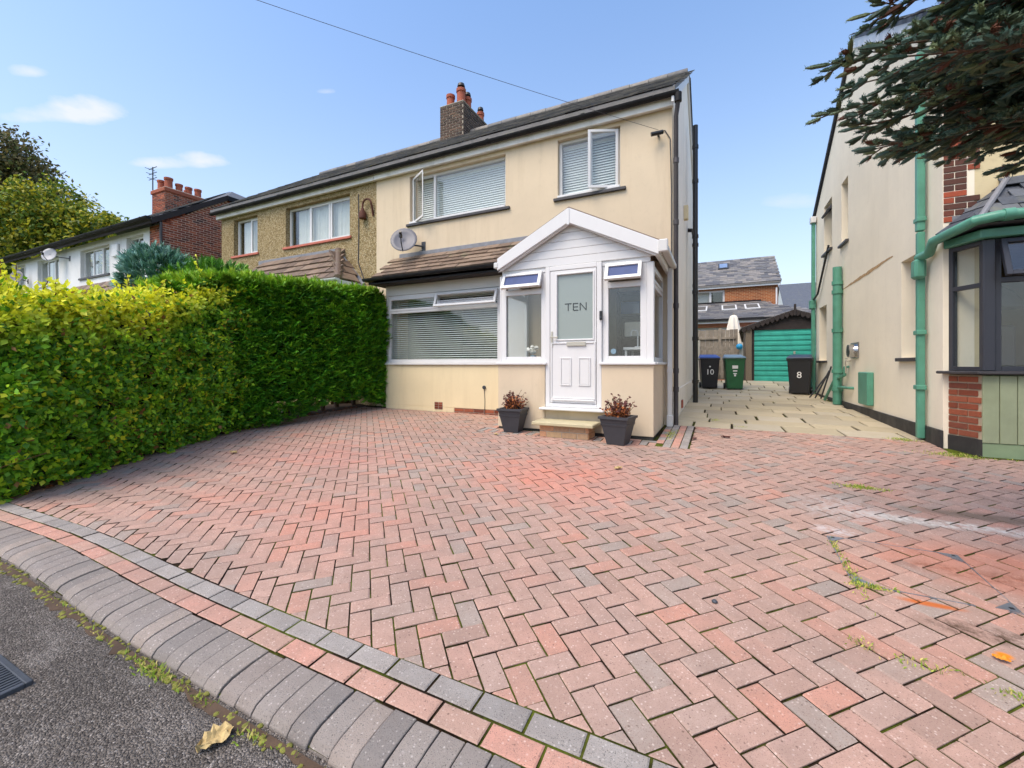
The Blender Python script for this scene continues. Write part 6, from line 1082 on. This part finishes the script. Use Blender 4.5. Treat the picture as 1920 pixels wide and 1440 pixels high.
x = np.interp(y, [3.0, 3.4, 4.0, 4.8, 7.2], [-6.6, -6.80, -6.86, -6.76, -6.62]) + .06 * np.sin(h * 3.1) - .28 * np.clip(.14 - h, 0, 1) - .3 * np.clip(h - .93, 0, 1); P = np.c_[x, y, z]; P[:, 0] += .09 * lump(P, 4, 31) + .05 * lump(P, 11, 32) - RNG.exponential(.05, nf)
N = np.tile([.9, -.35, .12], (nf, 1)); end = 1500; ze = RNG.uniform(.65, 2.8, end); Pe = np.c_[RNG.uniform(-7.3, -6.66, end), np.full(end, 7.16), ze]; N = np.r_[N, np.tile([.5, .35, .1], (end, 1))]; P = np.r_[P, Pe]
nt = 3600; y = RNG.uniform(3.45, 7.2, nt); Pt = np.c_[np.interp(y, [3.4, 4.0, 4.8, 7.2], [-6.95, -6.98, -6.88, -6.74]) - RNG.uniform(0, 1.3, nt), y, np.interp(y, [3.4, 4.0, 5, 7.2], [2.44, 2.62, 2.70, 2.84]) + RNG.normal(0, .04, nt)]; ntop = len(P); P = np.r_[P, Pt]; N = np.r_[N, np.tile([.35, -.25, .8], (nt, 1))]
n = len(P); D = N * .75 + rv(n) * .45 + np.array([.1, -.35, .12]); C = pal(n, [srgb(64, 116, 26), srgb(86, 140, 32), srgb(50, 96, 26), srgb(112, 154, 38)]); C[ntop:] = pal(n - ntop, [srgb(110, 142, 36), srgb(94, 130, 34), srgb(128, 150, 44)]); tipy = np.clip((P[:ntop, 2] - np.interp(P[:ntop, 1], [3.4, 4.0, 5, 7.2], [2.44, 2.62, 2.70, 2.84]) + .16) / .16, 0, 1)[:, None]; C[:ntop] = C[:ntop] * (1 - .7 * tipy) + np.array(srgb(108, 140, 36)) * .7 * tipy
spray_cloud('sprays', cf, P, D, rv(n) * .5 + np.array([.3, -.3, .9]), RNG.uniform(.12, .24, n), C, M['needle'], BASE[cf.name])
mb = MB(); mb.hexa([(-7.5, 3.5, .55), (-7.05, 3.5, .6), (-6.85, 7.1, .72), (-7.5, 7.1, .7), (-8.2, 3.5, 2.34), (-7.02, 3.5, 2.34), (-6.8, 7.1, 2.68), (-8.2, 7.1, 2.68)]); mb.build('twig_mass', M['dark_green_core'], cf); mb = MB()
for k in range(9): y_ = 3.7 + .42 * k; x_ = -7.45 + random.uniform(-.12, .12); mb = MB().tube([(x_, y_, g(x_, y_)), (x_ + random.uniform(-.05, .05), y_ + random.uniform(-.05, .05), .75)], [.05, .04], 8); mb.build('stem', M['bark'], cf)
n = 2600; y = RNG.uniform(3.3, 5.1, n); P = np.c_[-7.0 + .1 * (y - 3.3) * -1 + RNG.normal(0, .13, n), y, RNG.uniform(.2, 1.25, n)]; D = rv(n) + np.array([.5, -.2, .1])   # broad leaves growing out of the foot of the conifers
leaf_cloud('foot_leaves', cf, P, D, rv(n) + np.array([.6, 0, .6]), RNG.uniform(.05, .1, n), RNG.uniform(.014, .026, n), pal(n, [srgb(90, 134, 36), srgb(70, 110, 34), srgb(112, 150, 48)]), M['leaf'], off=BASE[cf.name])
# shrubs standing above the hedge
def shrub(name, label, c, rx, rz, cols, n, L, cat='shrub', up=.3):
    t = thing(name, label, cat, (c[0], c[1], g(c[0], c[1]))); v = rv(n); rr_ = RNG.uniform(.5, 1, n) ** .5; P = np.array(c) + v * rr_[:, None] * np.array([rx, rx, rz]); P += .12 * v * lump(P, 3, 7)[:, None]
    spray_cloud('sprays', t, P, v * .8 + rv(n) * .4 + np.array([0, 0, up]), rv(n) * .5 + np.array([.2, -.3, .9]), RNG.uniform(L * .6, L, n), pal(n, cols), M['needle'], BASE[t.name]); MB().tube([(c[0], c[1], g(c[0], c[1])), (c[0], c[1], c[2])], [.09, .04], 8).build('trunk', M['bark'], t); return t
shrub('blue_conifer', 'blue-grey conifer rising behind the yellow hedge', (-8.6, 3.9, 2.62), .46, .62, [srgb(70, 104, 92), srgb(92, 124, 112), srgb(56, 88, 70)], 1500, .24)
shrub('green_conifer', 'bright green feathery conifer top above the middle of hedge', (-8.2, 4.6, 2.45), .95, .62, [srgb(70, 112, 34), srgb(92, 130, 40), srgb(56, 94, 32)], 2600, .22)
t = thing('golden_shoots', 'yellow privet shoots standing above the hedge top', 'shrub', (-7.0, 3.2, 2.0)); mb = MB(); PP = []
for k in range(26):
    y_ = RNG.uniform(1.4, 4.2); x_ = face_x(y_) - RNG.uniform(.05, .6); hh = RNG.uniform(.12, .42) * (1.3 if y_ > 3.2 else .8); lx, ly = RNG.normal(0, .1, 2); mb.tube([(x_, y_, ptop(y_) - .1), (x_ + lx * .4, y_ + ly * .4, ptop(y_) + hh * .5), (x_ + lx, y_ + ly, ptop(y_) + hh)], .004, 5); q = np.linspace(.25, 1, 16)[:, None]; PP.append(np.array([x_, y_, ptop(y_)]) + q * np.array([lx, ly, hh]))
mb.build('shoot_stems', M['twig'], t); P = np.concatenate(PP); n = len(P); leaf_cloud('leaves', t, P, rv(n) + np.array([0, 0, .35]), rv(n) + np.array([.3, -.3, .8]), RNG.uniform(.04, .075, n), RNG.uniform(.012, .02, n), pal(n, [srgb(216, 196, 40), srgb(196, 186, 46), srgb(170, 172, 50)]), M['leaf'], off=BASE[t.name])
# tall trees far behind the white house
def tree(name, label, x, y, blobs, cols, n, L, trunk=.35):
    t = thing(name, label, 'tree', (x, y, g(x, y))); z0 = g(x, y); zt = max(b[2] for b in blobs); PP = []; wts = np.array([b[3] ** 2 for b in blobs]); tr = MB().tube([(x, y, z0), (x + .2, y, zt * .4), (x + .1, y + .3, zt * .75)], [trunk, trunk * .7, trunk * .25], 10)
    for b in blobs: tr.tube([(x + .15, y, min(zt * .45, b[2] * .7)), (lerp(x, b[0], .6), lerp(y, b[1], .6), lerp(zt * .4, b[2], .75)), (b[0], b[1], b[2])], [trunk * .35, trunk * .18, .03], 6)
    tr.build('trunk', M['bark'], t)
    for b, k in zip(blobs, (n * wts / wts.sum()).astype(int)):
        m = max(4, k // 45); cc = np.array(b[:3]) + rv(m) * (RNG.uniform(.25, 1, m) ** .4)[:, None] * b[3] * np.array([1, 1, .85]); q = RNG.integers(0, m, k); PP.append(cc[q] + RNG.normal(0, b[3] * .13, (k, 3)))
    P = np.concatenate(PP); k = len(P); C = pal(k, cols); C *= (.9 + .35 * np.clip(lump(P, .8, 3), -1, 1))[:, None]
    leaf_cloud('crown', t, P, rv(k) + np.array([0, 0, -.25]), rv(k) + np.array([0, -.3, .8]), RNG.uniform(L * .6, L * 1.1, k), RNG.uniform(L * .2, L * .32, k), C, M['leaf'], off=BASE[t.name])
BR = [srgb(82, 76, 48), srgb(66, 66, 44), srgb(98, 88, 54), srgb(74, 82, 46)]; YG_ = [srgb(150, 142, 40), srgb(110, 122, 38), srgb(84, 104, 36), srgb(128, 128, 36), srgb(64, 86, 34)]; GR = [srgb(60, 84, 34), srgb(78, 100, 38), srgb(52, 74, 34), srgb(96, 112, 40)]
tree('dark_tree', 'tall brownish dark tree at the left edge behind houses', -54, 13.6, [(-55, 13, 18.6, 3.4), (-53, 14.2, 16.6, 2.6), (-51.2, 15.2, 14.6, 2.2), (-57, 13, 17, 3.5), (-54, 13.6, 13.6, 3.2)], BR, 15000, .42)
tree('yellowing_tree', 'yellow-green leafy tree rising behind the white house', -42.2, 12.8, [(-42.4, 12.6, 12.2, 2.3), (-44.4, 11.8, 11.6, 2.3), (-39.6, 14.1, 10.9, 1.9), (-41, 13.4, 10.6, 2.2), (-43.5, 12, 9.4, 2.4), (-37.8, 15, 9.5, 1.4), (-46.2, 11, 9.6, 2.2), (-40, 13.6, 8.6, 2.2)], YG_, 24000, .34)
tree('thin_tree', 'sparse pale tree top above the white house eaves', -44, 23, [(-43.5, 22.5, 10.2, 1.7), (-42.2, 24, 9.4, 1.5), (-41, 25, 8.6, 1.3)], [srgb(150, 146, 80), srgb(120, 120, 60), srgb(160, 150, 100)], 2200, .34, .2)
tree('dark_green_tree', 'dark green bushy tree low behind the white house', -44, 9, [(-43, 8.5, 7.5, 2.6), (-45.5, 8, 6.5, 2.8), (-41, 9.5, 5.5, 2.2), (-46, 7, 4, 2.5), (-42, 7.5, 3.5, 2.2)], GR, 12000, .4)
# spruce whose boughs hang into the frame at the upper right
def spruce():
    X0, Y0 = 2.68, 2.95; t = thing('spruce_tree', 'blue-green spruce boughs hanging in front of the ivory house', 'tree', (X0, Y0, g(X0, Y0))); MB().tube([(X0, Y0, g(X0, Y0)), (X0, Y0, 2.5), (X0 + .05, Y0, 5.9)], [.14, .11, .02], 12).build('trunk', M['bark'], t)
    wood = MB(); rr = random.Random(4); S0, S1 = [], []
    def shoot(p, d, L): S0.append(p); S1.append(p + d * L)
    for z in list(np.arange(2.38, 3.95, .11)) + list(np.arange(4.1, 5.7, .3)):
        reach = 2.25 * (1 - (z - 2.3) / 4.6) ** .8
        for k in range(8):
            a = rr.uniform(0, 6.28) if k > 3 else math.pi + rr.uniform(-.8, .3); R = reach * rr.uniform(.75, 1.04) * (1 - .5 * max(0, math.sin(a))); d0 = Vector((math.cos(a), math.sin(a), 0)); side = Vector((-d0.y, d0.x, 0)); P = [Vector((X0, Y0, z + .35)) + d0 * R * q + Vector((0, 0, -.26 * R * q + .17 * R * q * q)) for q in (0, .25, .5, .75, 1)]
            wood.tube(P, [.022, .017, .012, .008, .004], 6)
            for s in range(int(R / (.05 if math.cos(a) < .2 else .14))):
                u = rr.uniform(.22, 1.0); i = min(3, int(u * 4)); p = P[i].lerp(P[i + 1], u * 4 - i); sg = rr.choice((-1, 1)); bl = (1.12 - u) * .40 * rr.uniform(.6, 1.2) + .09; dd = (d0 * rr.uniform(.55, 1) + side * sg * rr.uniform(.35, .9) + Vector((0, 0, rr.uniform(-.35, .1)))).normalized(); q = p + dd * bl
                wood.tube([p, q], [.006, .003], 4); shoot(q - dd * .04, dd, rr.uniform(.055, .095)); m = int(bl / .045)
                for j in range(m):
                    b = p.lerp(q, (j + 1) / (m + 1)); sd_ = dd.cross(Vector((0, 0, 1))).normalized() * (1 if j % 2 else -1); shoot(b, (dd * .85 + sd_ * rr.uniform(.4, .8) + Vector((0, 0, rr.uniform(-.25, .35)))).normalized(), rr.uniform(.045, .085))
            shoot(P[-1], (P[-1] - P[-2]).normalized(), .11)
    wood.build('branches', M['bark'], t); A = np.array([list(v) for v in S0]); B = np.array([list(v) for v in S1]); n = len(A)
    cols = pal(n, [srgb(58, 78, 66), srgb(74, 90, 70), srgb(44, 64, 52), srgb(88, 100, 70), srgb(66, 90, 82)]); dead = RNG.uniform(0, 1, n) < .06; cols[dead] = np.array(srgb(104, 66, 48))
    # each shoot: a plump spindle bristling with needles
    ax = B - A; Ls = np.linalg.norm(ax, axis=1); axn = ax / Ls[:, None]; u1 = np.cross(axn, [0, 0, 1]); u1 /= np.linalg.norm(u1, axis=1)[:, None] + 1e-9; u2 = np.cross(axn, u1); prof = [(0, .004), (.2, .0105), (.75, .0115), (1.03, .003)]; V = []
    for (f_, r_) in prof:
        for k in range(5): a = 6.2832 * k / 5; V.append(A + ax * f_ + (u1 * math.cos(a) + u2 * math.sin(a)) * (r_ * RNG.uniform(.8, 1.2, n))[:, None])
    V = np.stack(V, 1) - np.array(BASE[t.name]); fs = [(r * 5 + k, r * 5 + (k + 1) % 5, r * 5 + 5 + (k + 1) % 5, r * 5 + 5 + k) for r in range(3) for k in range(5)]; idx = (np.arange(n)[:, None, None] * 20 + np.array(fs)[None]).reshape(-1, 4)
    me = bpy.data.meshes.new('shoots'); me.from_pydata(V.reshape(-1, 3).tolist(), [], idx.tolist()); at = me.color_attributes.new('Col', 'FLOAT_COLOR', 'POINT'); at.data.foreach_set('color', np.repeat(np.c_[cols * .8, np.ones(n)], 20, axis=0).ravel().astype(np.float32)); me.materials.append(M['needle']); link(bpy.data.objects.new('shoots', me), t)
    near = 44; q = np.repeat(np.arange(n), near); u = RNG.uniform(0, 1.0, len(q)); r = rv(len(q)); r -= axn[q] * (r * axn[q]).sum(1)[:, None]; r /= np.linalg.norm(r, axis=1)[:, None]
    leaf_cloud('needles', t, A[q] + ax[q] * u[:, None] + r * .006, axn[q] * .8 + r * .8 + np.array([0, 0, .1]), r, RNG.uniform(.012, .019, len(q)), np.full(len(q), .0019), cols[q] * RNG.uniform(.8, 1.25, (len(q), 1)), M['needle'], 0, BASE[t.name]); print('shoots', n)
spruce()
mb = MB(); ring = [(2.75 + (.62 + .05 * math.sin(k * 2.3)) * math.cos(6.2832 * k / 26), 2.95 + (.58 + .05 * math.cos(k * 1.7)) * math.sin(6.2832 * k / 26)) for k in range(26)]
mb.v = [(2.75, 2.95, g(2.75, 2.95) + .07)] + [(x, y, g(x, y) + .004) for x, y in ring]; mb.f = [(0, 1 + k, 1 + (k + 1) % 26) for k in range(26)]; mb.m = [0] * 26; structure(mb.build('tree_bed', M['soil'], recalc=False))
# ------------------------------------------------------------------ small things on the ground
ic = thing('inspection_cover', 'steel-edged recessed inspection cover set in the red blocks', 'drain cover', (COVER[0], COVER[2], g(COVER[0], COVER[2]))); a0, a1, b0, b1 = COVER; zg = lambda x, y, h=0: g(x, y) + h
def strip(x0, x1, y0, y1, nm='edge_strip'): return MB().slab([(x0, y0), (x1, y0), (x1, y1), (x0, y1)], lambda x, y: g(x, y) - .02, lambda x, y: g(x, y) + .0025).build(nm, M['galv'], ic)
strip(a0, a0 + .006, b0, b1); strip(a1 - .004, a1, b0, b1); strip(a0 + .006, a1 - .004, b0, b0 + .004); strip(a0 + .006, a1 - .004, b1 - .004, b1)
for cx_, cy_, sx_, sy_ in ((a0 + .01, b0 + .01, 1, 1), (a1 - .01, b0 + .01, -1, 1), (a0 + .01, b1 - .01, 1, -1), (a1 - .01, b1 - .01, -1, -1)):
    pl_ = [(cx_, cy_), (cx_ + sx_ * .085, cy_), (cx_, cy_ + sy_ * .085)]; pl_ = pl_ if sx_ * sy_ > 0 else pl_[::-1]; c_ = MB().slab(pl_, lambda x, y: g(x, y) - .01, lambda x, y: g(x, y) + .0065).build('corner_plate', M['galv'], ic)
    MB().slab([(cx_ + sx_ * .02 - .008, cy_ + sy_ * .02 - .008), (cx_ + sx_ * .02 + .008, cy_ + sy_ * .02 - .008), (cx_ + sx_ * .02 + .008, cy_ + sy_ * .02 + .008), (cx_ + sx_ * .02 - .008, cy_ + sy_ * .02 + .008)], lambda x, y: g(x, y) + .006, lambda x, y: g(x, y) + .008).build('key_slot', M['black'], c_)
rz = lambda x, y: -.00675 * x - .010 - .012 * max(0, .6 - y)
dg_ = thing('road_drain_grate', 'small cast iron drain grate set in the asphalt', 'drain grate', (-2.66, .62, rz(-2.6, .6))); mb = MB(); gx0, gx1, gy0, gy1 = -2.86, -2.50, .50, .70; z_ = rz(-2.6, .6) + .006
for q in ((gx0, gx1, gy0, gy0 + .022), (gx0, gx1, gy1 - .022, gy1), (gx0, gx0 + .022, gy0 + .022, gy1 - .022), (gx1 - .022, gx1, gy0 + .022, gy1 - .022)): mb.box(*q, z_ - .02, z_ + .012)
mb.build('grate_frame', M['iron'], dg_, bevel=.003); MB().box(gx0 + .02, gx1 - .02, gy0 + .02, gy1 - .02, z_ - .012, z_ - .004).build('grate_pit', M['black'], dg_); x = gx0 + .03
while x < gx1 - .035: MB().box(x, x + .012, gy0 + .022, gy1 - .022, z_ - .01, z_ + .009).build('grate_bar', M['iron'], dg_); x += .022
def crumple(name, label, x, y, L, W, mat, zf, seed, cat='leaf', curl=.35):
    r = random.Random(seed); mb = MB(); nx_, ny_ = 9, 6; V = []
    rot = r.uniform(0, 6.28); wob = [[r.gauss(0, 1) for _ in range(nx_)] for _ in range(ny_)]
    for j in range(ny_):
        for i in range(nx_):
            u, v = i / (nx_ - 1), j / (ny_ - 1) - .5; w = W * math.sin(math.pi * min(1, max(0, u * .92 + .05))) ** .7 * (1 + .16 * wob[j][i] * (1 if j in (0, ny_ - 1) else .3)); px, py = (u - .5) * L * (1 + .05 * wob[j][i]), v * w * 2
            V.append((x + px * math.cos(rot) - py * math.sin(rot), y + px * math.sin(rot) + py * math.cos(rot), zf(x, y) + .006 + curl * W * (abs(v) * 2) ** 2 + abs(wob[j][i]) * .09 * L))
    mb.v = V; mb.f = [(j * nx_ + i, j * nx_ + i + 1, (j + 1) * nx_ + i + 1, (j + 1) * nx_ + i) for j in range(ny_ - 1) for i in range(nx_ - 1)]; mb.m = [0] * len(mb.f); return one(name, label, cat, mb, mat, (x, y, zf(x, y)), recalc=False)
crumple('fallen_leaf', 'large dry tan leaf lying on the asphalt by kerb', -1.56, .87, .11, .04, M['dry_tan'], rz, 3, curl=.25); crumple('fallen_leaf', 'small orange leaf scrap on the asphalt near tan leaf', -1.33, .84, .04, .012, M['orange_leaf'], rz, 5)
for lb, x_, y_, L_, m_ in (('pale curled leaf on the blocks before the right planter', -.95, 4.49, .10, 'dry_tan'), ('small dry leaf on the blocks near the hedge', -5.5, 3.28, .11, 'dry_tan'), ('tan leaf on the blocks left of the left planter', -2.95, 5.52, .08, 'dry_tan'), ('dark curled leaf on blocks right of the porch', .08, 6.55, .11, 'dry_dark'), ('brown leaf on blocks beside the porch corner', -.30, 6.30, .09, 'dry_dark'), ('orange leaf on the wet blocks at lower right', 1.03, 2.42, .05, 'orange_leaf')): crumple('fallen_leaf', lb, x_, y_, L_, L_ * .3, M[m_], g, int(abs(x_) * 100) + 7)
crumple('orange_scrap', 'bright orange and white scrap caught in the spruce boughs', 1.58, 4.0, .12, .035, M['orange_leaf'], lambda x, y: 3.62, 41, 'scrap', 1.2)
one('pebble', 'dark pebble lying on the red blocks', 'pebble', MB().lathe((-.02, 2.37, g(0, 2.37)), [(.0, 0), (.012, .001), (.015, .007), (.009, .014), (0, .016)], 9), M['iron'], (-.02, 2.37, g(0, 2.37)), smooth='all')
mb = MB(); r = random.Random(12); xs_ = [-5.4 + .05 * k for k in range(118)]; pr_ = [(x_, EDGE + wig(x_) - .004, EDGE + wig(x_) - .018 - abs(r.gauss(0, .018)) - (.03 if r.random() < .12 else 0)) for x_ in xs_]
for (xa, ya, yb), (xc, yc, yd) in zip(pr_, pr_[1:]): mb.quad((xa, yb, rz(xa, yb) + .002), (xc, yd, rz(xc, yd) + .002), (xc, yc, rz(xc, yc) + .008), (xa, ya, rz(xa, ya) + .008))
o = mb.build('kerb_dirt', M['soil'], None, weld=True, recalc=False); o['kind'] = 'stuff'; o['label'] = 'dark mossy dirt gathered along the foot of the kerb'
# moss and grass in the gutter of the kerb and in a few joints: nobody could count it
def tufts(name, spots, label, cols, h=(.02, .06), zf=g):
    PP, DD, LL = [], [], []
    for x, y, sx, sy, n in spots: p = np.c_[RNG.normal(x, sx, n), RNG.normal(y, sy, n)]; PP.append(np.c_[p, [zf(a, b) for a, b in p]]); d = rv(n); d[:, 2] = np.abs(d[:, 2]) + .5; DD.append(d); LL.append(RNG.uniform(*h, n))
    P = np.concatenate(PP); n = len(P); o = leaf_cloud(name, None, P, np.concatenate(DD), rv(n), np.concatenate(LL), np.full(n, .0035), pal(n, cols), M['leaf'], .1); o['kind'] = 'stuff'; o['label'] = label; return o
GRS = [srgb(120, 140, 48), srgb(96, 122, 42), srgb(150, 156, 70), srgb(160, 148, 90)]
tufts('kerb_grass', [(-2.15, .95, .09, .016, 230), (-1.8, .95, .04, .010, 40), (-1.47, .93, .04, .014, 50), (-1.1, .94, .12, .008, 25), (-3.2, .99, .2, .008, 24), (-2.7, .96, .1, .006, 18)], 'thin grass and weeds along the foot of the kerb', GRS, (.01, .035), rz)
tufts('joint_weeds', [(1.14, 4.77, .08, .03, 420), (.67, 3.0, .015, .14, 160), (.72, 2.86, .05, .012, 160), (.66, 3.35, .012, .05, 60), (1.0, 2.2, .06, .02, 60), (.72, 2.25, .05, .02, 60), (2.35, 6.55, .12, .05, 300), (2.2, 7.3, .08, .06, 260), (2.5, 6.45, .15, .03, 200), (-.62, 6.55, .04, .18, 260), (.3, 7.5, .05, .03, 60), (-.05, 8.1, .04, .08, 60), (.55, 2.3, .03, .02, 40), (.85, 1.75, .03, .02, 60), (1.02, 1.95, .02, .02, 50)], 'small weeds and moss growing in paving joints', GRS, (.008, .028))
def moss_bits(name, spots, label):
    mb = MB(); r = random.Random(2)
    for x, y, sx, sy, n in spots:
        for k in range(n): px, py = r.gauss(x, sx), r.gauss(y, sy); s = r.uniform(.006, .016); mb.lathe((px, py, (rz(px, py) if y < 1.1 else g(px, py) - .008)), [(s, 0), (s * .85, s * .35), (s * .3, s * .6)], 7)
    o = mb.build(name, M['moss'], None, smooth='all'); o['kind'] = 'stuff'; o['label'] = label
moss_bits('kerb_moss', [(-3.4, 1.0, .6, .012, 120), (-2.3, .962, .5, .010, 70), (-1.5, .955, .4, .010, 60), (-4.4, 1.03, .4, .012, 60)], 'cushions of moss along the foot of the kerb')
mb = MB(); r = random.Random(9)
for k in range(260):
    y_ = r.uniform(1.4, 7.0); x_ = bed_edge(y_) - abs(r.gauss(0, .12)) + .08; a = r.uniform(0, 6.28); L = r.uniform(.02, .05); c_, s_ = math.cos(a) * L, math.sin(a) * L; z_ = g(x_, y_) + .012 + (.02 if x_ < bed_edge(y_) - .1 else 0); mb.add([(x_, y_, z_), (x_ + c_ - s_ * .35, y_ + s_ + c_ * .35, z_ + r.uniform(0, .012)), (x_ + c_ * 2, y_ + s_ * 2, z_ + .004), (x_ + c_ + s_ * .35, y_ + s_ - c_ * .35, z_ + r.uniform(0, .012))], [(0, 1, 2), (0, 2, 3)])
o = mb.build('leaf_litter', M['dry_leaf'], None, recalc=False); o['kind'] = 'stuff'; o['label'] = 'dry brown leaf litter along the hedge foot'
